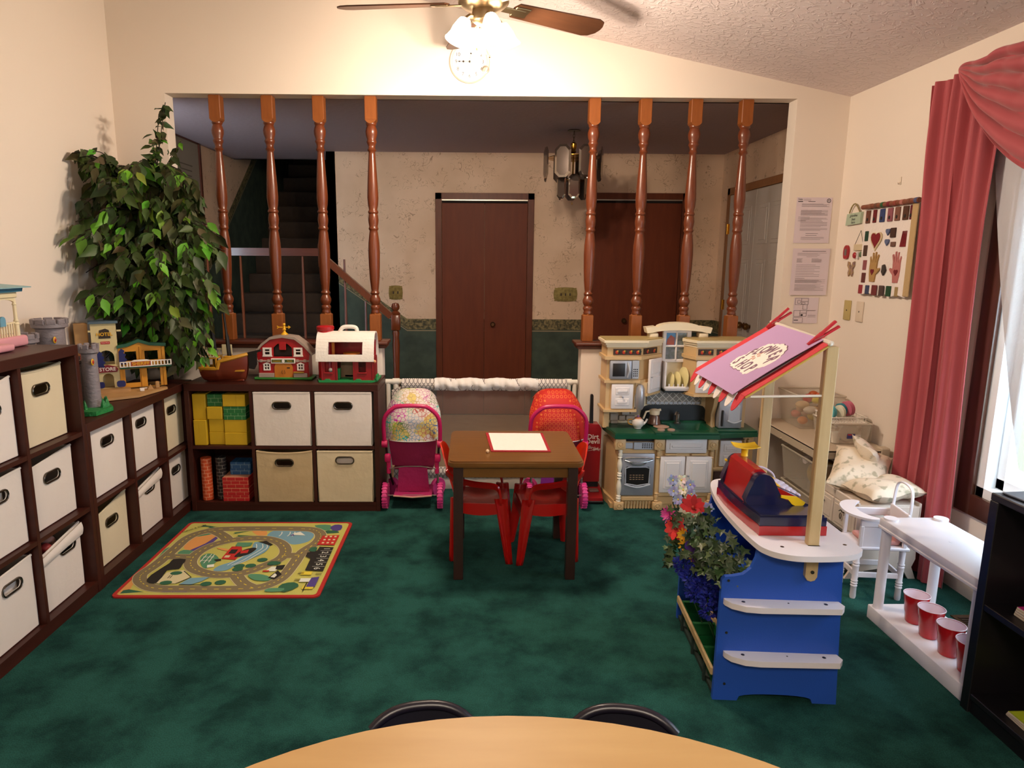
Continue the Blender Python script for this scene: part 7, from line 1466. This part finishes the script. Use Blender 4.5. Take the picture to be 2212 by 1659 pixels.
def artA(m, w, d, h): m.mat(mat('white print', '#e0dcd8', .4)).box(-w+.03, w-.02, -d+.02, d-.03, h, h+.0003); m.mat(KBK).box(-w+.05, -w+.06, d-.12, d-.05, h+.0003, h+.0005); m.mat(mat('print green', '#3a8a3c', .5)).box(-w+.07, -w+.08, -d+.06, d-.06, h+.0003, h+.0005)
def artB(m, w, d, h): m.mat(mat('lime cover', '#a8b82c', .4)).box(-w+.004, w-.004, -d+.004, d-.004, h, h+.0003); m.mat(KBK).prism([(-.05+.03*math.cos(a), d-.07+.022*math.sin(a)) for a in [PI*i/6 for i in range(12)]], 'xy', h+.0003, h+.0005); m.mat(KW).prism([(-.04+.012*math.cos(a), d-.065+.010*math.sin(a)) for a in [PI*i/4 for i in range(8)]], 'xy', h+.0004, h+.0007)
BO = [('#b02878', artA, 'magenta picture book with a white panel, top of the upper stack'), ('#c89018', None, 'thin gold picture book second in the upper stack'), ('#22408a', None, 'thin blue picture book third in the upper stack'), ('#b86a20', None, 'orange picture book at the bottom of the upper stack')]
z = .393
for i, (c, a, lb) in enumerate(reversed(BO)): h = .009 if a is None else .008; book(lb, 1.70, 1.92, 1.68-.004*i, 1.925-.003*i, z, h, c, a, 'picture books on the middle shelf', .02*i-.03); z += h+.0008
z = .071
for i, (c, a, lb) in enumerate((('#c09a58', None, 'tan picture book at the bottom of the lower stack'), ('#a83c20', None, 'red spined picture book in the middle of the lower stack'), ('#8a9a28', artB, 'lime green picture book with a dark round face, top of the lower stack'))): book(lb, 1.69, 1.92, 1.62, 1.885-.004*i, z, .008, c, a, 'picture books on the bottom shelf', .03*i-.04); z += .0088
m = MB(); m.box(-.11, .11, -.10, .10, 0, .006, .002); o = m.build('tablet_case', mat('slate folder', '#2a3040', .4), None, (1.80, 1.93, .7605)); o.rotation_euler = (0, 0, .1); tag(o, 'flat dark slate folder lying on the black bookcase', 'folder')
m = MB(); m.lathe([(.035, 0), (.04, .002), (.043, .08), (.046, .082), (.046, .1), (0, .1)], seg=24); o = m.build('white_jar', mat('white jar', '#cfc4bc', .35), None, (1.80, 1.905, .768)); tag(o, 'white plastic jar standing on the black bookcase', 'jar')

# ------------------------------------------------------------------ curtains
CURT = mat('rose curtain', '#a03e44', .75, noise=(3, '#aa4a52', .9, (3, 3, .6)), sheen=.3)
t = thing('curtain', 'long pleated rose curtain panel hanging to the floor beside the window', 'curtain', (2.14, 3.05, 0))
def cur(u, v):
    z = .004+2.288*(1-v); y = .265-.45*u-(.03*math.sin(PI*v) if u < .5 else 0); fold = math.sin(u*2*PI*3.6+1.4*math.sin(u*5.2)+.5*math.sin(3*v))*.044*(.6+.4*v)+.012*math.sin(u*2*PI*11+2*v); return (fold*(.6+.4*math.sin(PI*min(1, v*3+.2)))-.0, y+.015*math.sin(v*5), z)
m = MB(); m.grid(cur, 90, 40); m.build('cloth_panel', CURT, t, smooth=90, solid=.003)
m = MB(); m.tube([(.055, .24, 2.25), (.055, -1.9, 2.25)], .010, 10); m.box(.055, .09, .20, .212, 2.24, 2.265); m.build('curtain_rod', WBD, t)
t = thing('curtain_valance', 'rose swag valance draped in curved folds across the top of the window', 'curtain', (2.09, 2.35, 2.30))
def swag(u, v):  # u along the rod, v from rod to lower hem
    y = .70-1.5*u; s = math.sin(PI*u)**.85; drop = (.02+.53*s)*v
    fold = -.034*abs(math.sin(PI*6*v**.85+.6*math.sin(PI*u)))**.6*min(1, s*2.2); pl = -.009*abs(math.sin(u*PI*15+1.2*v))*(1-v)**1.5
    return (fold+pl-.012+.03*v*s, y+.04*math.sin(u*PI*2)*v, -drop+.006*math.sin(u*44)*(1-v))
m = MB(); m.grid(swag, 120, 90); m.build('swag_cloth', CURT, t, smooth=90, solid=.003)
LACE = mat('white lace sheer', '#c4c4ca', .9, alpha=.86, bump=(30, .4))
t = thing('sheer_curtain', 'white lace curtain drawn back diagonally inside the window', 'curtain', (2.185, 2.3, 0))
def sheer(u, v):
    z = 2.22-1.55*v; y0 = .64-.46*max(0, (v-.12))**1.35; return (.012*math.sin(u*38+v*4)*(1-.3*v), y0-(1.5-.5*v)*u, z)
m = MB(); m.grid(sheer, 80, 24); m.build('lace_panel', LACE, t, smooth=90)

# ------------------------------------------------------------------ things on the walls
PAPERM = mat('printed paper', '#d8cad2', .8); INKG = mat('grey print', '#7c7076', .8); INKB = mat('dark print', '#2c2830', .8)
def page(lb, x0, x1, z0, z1, thick, fn):
    t = thing('posted_sign', lb, 'notice', ((x0+x1)/2, YB-.0015, (z0+z1)/2), 0, 'notices taped beside the opening'); w, h = (x1-x0)/2, (z1-z0)/2
    m = MB()
    for i in range(thick): m.box(-w-.002*i, w-.001*i, -.001-.0012*i, 0-.0012*i, -h-.002*i, h)
    pg = m.build('sheet', PAPERM, t); m = MB(); fn(m, w, h, -.0012*thick-.0002); m.build('print', None, t)
rr = random.Random(3)
def lines(m, w, h, y, z0, z1, n, x0=-.8, x1=.8, mm=INKG, th=.0016):
    for i in range(n):
        z = z0+(z1-z0)*i/max(1, n-1); e = x1-rr.random()*.35*(x1-x0)*(rr.random() < .4); m.mat(mm).box(x0*w, e*w, y-.0002, y, z-th/2, z+th/2)
def pg1(m, w, h, y):
    lines(m, w, h, y, .92*h, .86*h, 2, -.62, -.2, INKG); m.mat(INKB).text('State', .014, (-.80*w, y, .92*h), (PI/2, 0, 0), ext=.0001); m.mat(INKB).box(-.92*w, -.65*w, y-.0002, y, .80*h, .835*h); m.box(-.35*w, .05*w, y-.0002, y, .81*h, .83*h)
    m.tube([(.80*w+.011*math.cos(a), y, .86*h+.011*math.sin(a)) for a in [PI*i/8 for i in range(16)]], .0016, 4, closed=True); m.text('R', .014, (.80*w, y, .86*h), (PI/2, 0, 0), ext=.0001)
    lines(m, w, h, y, .72*h, .60*h, 4, -.7, .85); lines(m, w, h, y, .44*h, .22*h, 10, -.72, .8, INKG, .0012); lines(m, w, h, y, .14*h, -.02*h, 3, -.85, -.2, INKB); lines(m, w, h, y, .1*h, -.28*h, 9, -.7, .82); lines(m, w, h, y, -.36*h, -.44*h, 3, -.7, .85); lines(m, w, h, y, -.58*h, -.66*h, 2, -.35, .35, INKB); lines(m, w, h, y, -.74*h, -.84*h, 3, -.6, .7)
def pg2(m, w, h, y):
    m.mat(INKB).box(-.55*w, .75*w, y-.0002, y, .87*h, .89*h); lines(m, w, h, y, .80*h, .70*h, 4, -.8, .8, INKG, .001); m.box(-.3*w, .3*w, y-.0002, y, .64*h, .65*h); lines(m, w, h, y, .56*h, .40*h, 8, -.82, -.5, INKG, .001); lines(m, w, h, y, .56*h, .40*h, 8, .0, .55, INKG, .001)
    lines(m, w, h, y, .28*h, -.22*h, 8, -.82, .5); lines(m, w, h, y, -.30*h, -.30*h, 1, -.82, -.3, INKB); lines(m, w, h, y, -.36*h, -.50*h, 7, -.82, .85, INKG, .0012); lines(m, w, h, y, -.58*h, -.84*h, 9, -.82, .8, INKG, .0012)
def pg3(m, w, h, y):
    def rc(a, b, c, d): m.mat(INKB); m.box(a*w, b*w, y-.0003, y, c*h-.0008, c*h+.0008); m.box(a*w, b*w, y-.0003, y, d*h-.0008, d*h+.0008); m.box(a*w-.0008, a*w+.0008, y-.0003, y, c*h, d*h); m.box(b*w-.0008, b*w+.0008, y-.0003, y, c*h, d*h)
    for q in ((-.9, -.4, .45, .95), (-.4, .15, .7, .95), (-.4, .15, .45, .7), (-.25, .1, .1, .45), (-.95, -.45, -.45, .0), (-.45, .08, -.2, .0), (-.45, .08, -.45, -.2), (-.95, -.2, -.95, -.55), (-.7, -.5, .55, .8), (-.35, -.1, .5, .62)): rc(*q)
    m.box(-.9*w, -.55*w, y-.0003, y, -.78*h, -.72*h); m.box(-.38*w, -.2*w, y-.0003, y, -.42*h, -.28*h); lines(m, w, h, y, .02*h, -.02*h, 2, .1, .9); lines(m, w, h, y, -.35*h, -.5*h, 3, .2, .85)
page('upper printed notice with a round crest taped beside the opening', 1.966, 2.184, 1.595, 1.866, 1, pg1); page('lower thick stack of printed forms pinned beside the opening', 1.975, 2.200, 1.284, 1.562, 4, pg2); page('floor plan drawing taped below the printed notices', 2.004, 2.158, 1.102, 1.262, 1, pg3)
# quilted wall hanging on the right wall
FC = {}
def fc(c): return mat('felt '+c, c, .9, bump=(60, .4))
t = thing('wall_hanging', 'quilted cloth wall hanging with hearts and two stitched hands on a wooden rod', 'wall hanging', (XR-.004, 3.65, 1.54))
LEAN = .0
m = MB(); m.grid(lambda u, v: (-.012-.006*math.sin(9*u)*v, .235-.455*u-.010*v-.03*v*u*-1, .232-.465*v-.006*math.sin(u*20)*v), 16, 16); m.build('backing_cloth', fc('#e6dcd6'), t, smooth=80, solid=.010)
m = MB(); m.box(-.024, -.018, -.235, -.19, -.232, .235, .002); m.build('side_binding', fc('#b89c70'), t)
m = MB(); m.tube([(-.03, .24, .245), (-.03, -.25, .245)], .013, 12); m.build('rod', mat('bark rod', '#6e3c28', .6, noise=(14, '#8a5038', 1)), t)
m = MB()
for i, c in enumerate(('#8a5c48', '#6a4a3c', '#2a5a34', '#7a2430', '#8c4438', '#b07068', '#7a4c3c', '#4c5478')): m.mat(fc(c)); y = .17-.056*i; m.tube([(-.03, y, .245), (-.03, y-.022, .245)], .0145, 12)
m.build('rod_bands', None, t)
def hy(y): return y-3.65
def hz(z): return z-1.54
m = MB(); cols = ['#6a4030', '#6a1c20', '#34406a', '#8a5058', '#7a5040', '#503020', '#5c1a24']
for i, (y, w, c) in enumerate(zip((3.845, 3.782, 3.713, 3.643, 3.58, 3.512, 3.467), (.04, .03, .042, .042, .042, .045, .022), cols)): m = MB(); m.mat(fc(c)).box(-.024, -.017, hy(y)-w/2, hy(y)+w/2, hz(1.695), hz(1.765), .002); m.mat(fc('#2c2420')).sph((-.025, hy(y), hz(1.715)), (.003, .008, .010), 8, 6); m.build('cloth_patch', None, t)
for y, z, w, h, c in ((3.84, 1.625, .03, .055, '#1c3c2c'), (3.838, 1.545, .035, .06, '#4c3428'), (3.828, 1.465, .035, .055, '#8c4c50'), (3.827, 1.395, .04, .055, '#5c2c28'), (3.60, 1.635, .045, .05, '#40281c'), (3.59, 1.575, .04, .025, '#6a4c40'), (3.845, 1.33, .04, .05, '#8c2c34'), (3.78, 1.33, .038, .05, '#38405c'), (3.715, 1.33, .045, .055, '#6c2c2c'), (3.65, 1.33, .04, .055, '#4c3a34'), (3.585, 1.33, .042, .055, '#1c4428'), (3.515, 1.33, .03, .05, '#9c8458')): m = MB(); m.mat(fc(c)).box(-.024, -.017, hy(y)-w/2, hy(y)+w/2, hz(z)-h/2, hz(z)+h/2, .002); m.build('cloth_patch', None, t)
def heart(cy, cz_, s): return [(cy+s*.9*math.sin(a)**3, cz_+s*(.8*math.cos(a)-.32*math.cos(2*a)-.13*math.cos(3*a)-.05*math.cos(4*a))) for a in [2*PI*i/24 for i in range(24)]]
m = MB(); m.mat(fc('#c8b490')).prism(heart(hy(3.745), hz(1.60), .058), 'yz', -.024, -.017); m.mat(fc('#7c1420')).prism(heart(hy(3.745), hz(1.605), .046), 'yz', -.027, -.022); m.build('heart_patch', None, t)
for z_ in (1.642, 1.588): m = MB(); m.mat(fc('#5a6484')).prism(heart(hy(3.645), hz(z_), .020), 'yz', -.024, -.017); m.build('heart_patch', None, t)
m = MB(); m.mat(fc('#7c1c24')); [m.prism([(hy(3.53-.012*i), hz(1.56)), (hy(3.52-.012*i), hz(1.56)), (hy(3.515-.010*i), hz(1.64))], 'yz', -.024, -.017) for i in range(4)]; m.build('tulip_patch', None, t); m = MB(); m.mat(fc('#3c3430')).prism([(hy(3.665), hz(1.43)), (hy(3.648), hz(1.41)), (hy(3.63), hz(1.44)), (hy(3.645), hz(1.47)), (hy(3.662), hz(1.465))], 'yz', -.024, -.017)
m.build('leaf_patch', None, t)
hand = [(-.022, -.06), (.022, -.06), (.028, -.02), (.048, -.005), (.060, .008), (.056, .016), (.040, .010), (.032, .016), (.034, .05), (.044, .082), (.038, .088), (.028, .068), (.022, .04), (.020, .075), (.020, .10), (.012, .102), (.008, .07), (.004, .045), (-.001, .075), (-.004, .098), (-.012, .098), (-.011, .07), (-.012, .04), (-.020, .06), (-.028, .078), (-.034, .072), (-.030, .045), (-.032, .01), (-.030, -.02)]
for cy, s, c, hc_ in ((3.745, -1, '#a88450', '#6c1420'), (3.535, 1, '#b06c68', '#6c1a20')):
    m = MB(); m.mat(fc(c)).prism([(hy(cy)+s*a, hz(1.435)+b*1.0) for a, b in hand], 'yz', -.024, -.017); m.mat(fc(hc_)).prism(heart(hy(cy), hz(1.43), .018), 'yz', -.0265, -.022); m.build('hand_patch', None, t)
m = MB(); [m.box(-.0235, -.021, -.215, -.209, z, z+.008) for z in [-.2+.055*i for i in range(8)]]; m.build('stitches', INKB, t)
# small hanging ornaments
t = thing('wall_plaque', 'small pale green plaque with handwriting hanging from a beaded loop', 'plaque', (XR-.002, 4.01, 1.735)); m = MB(); m.prism([(.08, -.04), (-.07, -.035), (-.075, .03), (.072, .025)], 'yz', -.014, 0); m.build('plaque_board', mat('mint plaque', '#a8b8a0', .5), t)
m = MB(); [m.text(a, .022, (-.0145, 0, z), (PI/2, 0, -PI/2), ext=.0002, shear=.3) for a, z in (('grandma', .013), ('lives', -.008), ('here', -.026))]; m.build('plaque_writing', INKB, t); m = MB(); m.tube(smoothpath([(-.01, .055, .03), (-.012, .03, .065), (-.012, .0, .08), (-.012, -.03, .06), (-.01, -.055, .03)], 5), .004, 6); m.build('loop', mat('beaded wire', '#4c4030', .5, noise=(60, '#b8a868', 1)), t)
t = thing('wall_plaque', 'cream teacher plaque on a triangular cord with three dangling charms', 'plaque', (XR-.002, 3.94, 1.565)); m = MB(); m.box(-.010, 0, -.045, .045, -.018, .018, .002); m.build('plaque_board', mat('cream plaque', '#cdbb98', .5), t); m = MB(); m.tube([(-.008, .035, .018), (-.006, -.01, .095), (-.008, -.045, .018)], .0015, 5); m.build('cord', DH, t)
m = MB(); m.mat(mat('charm red', '#9c2028', .4)).sph((-.008, .03, -.045), (.007, .018, .018)); m.mat(KW).box(-.012, -.004, -.008, .004, -.065, -.025); m.mat(mat('charm green', '#5c6c4c', .5)).sph((-.008, -.032, -.04), (.006, .014, .016)); m.build('charms', None, t)
t = thing('hanging_apple', 'small red apple shaped ornament with a grey centre on the right wall', 'ornament', (XR-.002, 4.065, 1.54)); m = MB(); m.prism(smoothpath([(0, .04), (.02, .03), (.028, 0), (.02, -.035), (0, -.04), (-.02, -.035), (-.028, 0), (-.02, .03)], 3, True), 'yz', -.010, 0); m.build('apple_body', mat('charm red', '#9c2028', .4), t); m = MB(); m.box(-.012, -.010, -.012, .012, -.02, .018, .0008); m.build('apple_centre', mat('grey label', '#6a5c58', .6), t)
t = thing('hanging_butterfly', 'small patterned butterfly ornament low on the right wall', 'ornament', (XR-.002, 4.0, 1.44)); m = MB(); BF = mat('butterfly print', '#5a3a78', .5, noise=(70, '#c8a848', 1.2))
for s in (-1, 1): m.prism([(0, .0), (s*.018, .04), (s*.034, .045), (s*.036, .02), (s*.018, -.0), (s*.026, -.02), (s*.018, -.042), (s*.006, -.03)], 'yz', -.008, 0)
m.build('wings', BF, t)
for y, c, lb in ((3.995, '#b8a468', 'tan blank switch plate on the right wall'), (3.865, '#d8c8b4', 'cream phone jack plate on the right wall')):
    t = thing('wall_plate', lb, 'wall plate', (XR-.001, y, 1.20)); m = MB(); m.box(-.008, 0, -.034, .034, -.058, .058, .003, 2); m.build('plate', mat('plate '+c, c, .45), t); m = MB(); m.sph((-.008, 0, -.0), (.003, .004, .005), 8, 6); m.build('plate_screw', DH, t)
t = thing('wall_hook', 'tiny white hook high on the right wall', 'hook', (XR-.001, 3.623, 1.90)); m = MB(); m.box(-.003, 0, -.006, .006, -.02, .02, .001); m.tube([(-.003, 0, -.005), (-.012, 0, -.018), (-.014, 0, -.008)], .002, 5); m.build('hook_body', mat('hook white', '#dccfbd', .4), t)
# ------------------------------------------------------------------ round maple table and two dark chairs in the foreground
MAPLE = mat('maple laminate', '#c09a64', .45, spec=.35, noise=(2.2, '#b28a56', .8, (1, 7, 1)))
t = thing('oval_table', 'large light maple table with a dark rim in the foreground', 'table', (.075, .512, 0))
el = lambda a, b, n=72: [(a*math.cos(2*PI*i/n), b*math.sin(2*PI*i/n)) for i in range(n)]
m = MB(); m.mat(mat('dark edge band', '#2a1c18', .5)).prism(el(.84, .74), 'xy', .522, .547); m.build('edge_band', None, t)
m = MB(); m.prism(el(.838, .738), 'xy', .5465, .55); m.build('table_top', MAPLE, t)
for x, y in ((-.5, .4), (.5, .4), (-.5, -.4), (.5, -.4)): m = MB(); m.cyl((x, y, 0), .016, .525, seg=14); m.cyl((x, y, 0), .02, .02, seg=14); m.build('leg', SILV, t)
SHELL = mat('dark navy shell plastic', '#17131f', .35)
def school(x, y, rot, lb):
    t = thing('school_chair', lb, 'chair', (x, y, 0), rot, 'dark plastic chairs beyond the maple table')
    def back(u, v):
        a = 2*u-1; w = .118*(1-.12*v); return (w*a, -.0-.02*a*a+.025*v, .35+.188*v-.03*(abs(a)**3.2)*v**2)
    m = MB(); m.grid(back, 16, 12); m.tube([back(i/16, 1) for i in range(17)], .007, 8); m.build('backrest', SHELL, t, smooth=80, solid=.007)
    m = MB(); m.grid(lambda u, v: (-.15+.30*u, -.02-.27*v, .335-.012*math.sin(PI*u)+.02*(v-.5)**2), 12, 10); m.grid(lambda u, v: (-.13+.26*u, -.02+.02*v, .335+.03*v), 8, 3); m.build('seat', SHELL, t, smooth=80, solid=.007)
    for sx in (-1, 1):
        m = MB(); m.tube([(sx*.12, -.02, .325), (sx*.15, .05, .012)], .010, 10); m.build('leg', SILV, t); m = MB(); m.tube([(sx*.12, -.24, .325), (sx*.15, -.29, .012)], .010, 10); m.build('leg', SILV, t)
    return t
school(-.105, 1.275, math.radians(8), 'dark navy plastic chair tucked beyond the left part of the maple table')
school(.325, 1.262, math.radians(-10), 'dark navy plastic chair tucked beyond the right part of the maple table')
LAMPW = 30
# ------------------------------------------------------------------ world and lamps
w = bpy.data.worlds.new('world'); scene.world = w; w.use_nodes = True
bg = w.node_tree.nodes['Background']; bg.inputs[0].default_value = (.68, .84, 1, 1); bg.inputs[1].default_value = 17.0
pl = bpy.data.lights.new('window_portal', 'AREA'); pl.shape = 'RECTANGLE'; pl.size = WY1-WY0; pl.size_y = WZ1-WZ0; pl.cycles.is_portal = True
po = bpy.data.objects.new('window_portal', pl); COL.objects.link(po); po.location = (XR+.13, (WY0+WY1)/2, (WZ0+WZ1)/2); po.rotation_euler = (PI/2, 0, PI/2)
for i, (dx, dy) in enumerate(LAMPS):
    l = bpy.data.lights.new('bulb_light', 'POINT'); l.energy = LAMPW; l.color = (1, .80, .62); l.shadow_soft_size = .035
    o = bpy.data.objects.new('bulb_light', l); COL.objects.link(o); o.location = (dx, dy, LAMPZ)
# unseen fill light added behind the viewer to brighten the shaded fronts
l = bpy.data.lights.new('rear_fill', 'AREA'); l.shape = 'DISK'; l.size = 1.0; l.energy = 88; l.color = (1, .84, .68)
o = bpy.data.objects.new('rear_fill', l); COL.objects.link(o); o.location = (0, -1.0, 2.5)
scene.cycles.max_bounces = 8; scene.cycles.diffuse_bounces = 5; scene.cycles.caustics_reflective = False; scene.cycles.caustics_refractive = False
scene.cycles.sample_clamp_indirect = 6; scene.cycles.transparent_max_bounces = 12
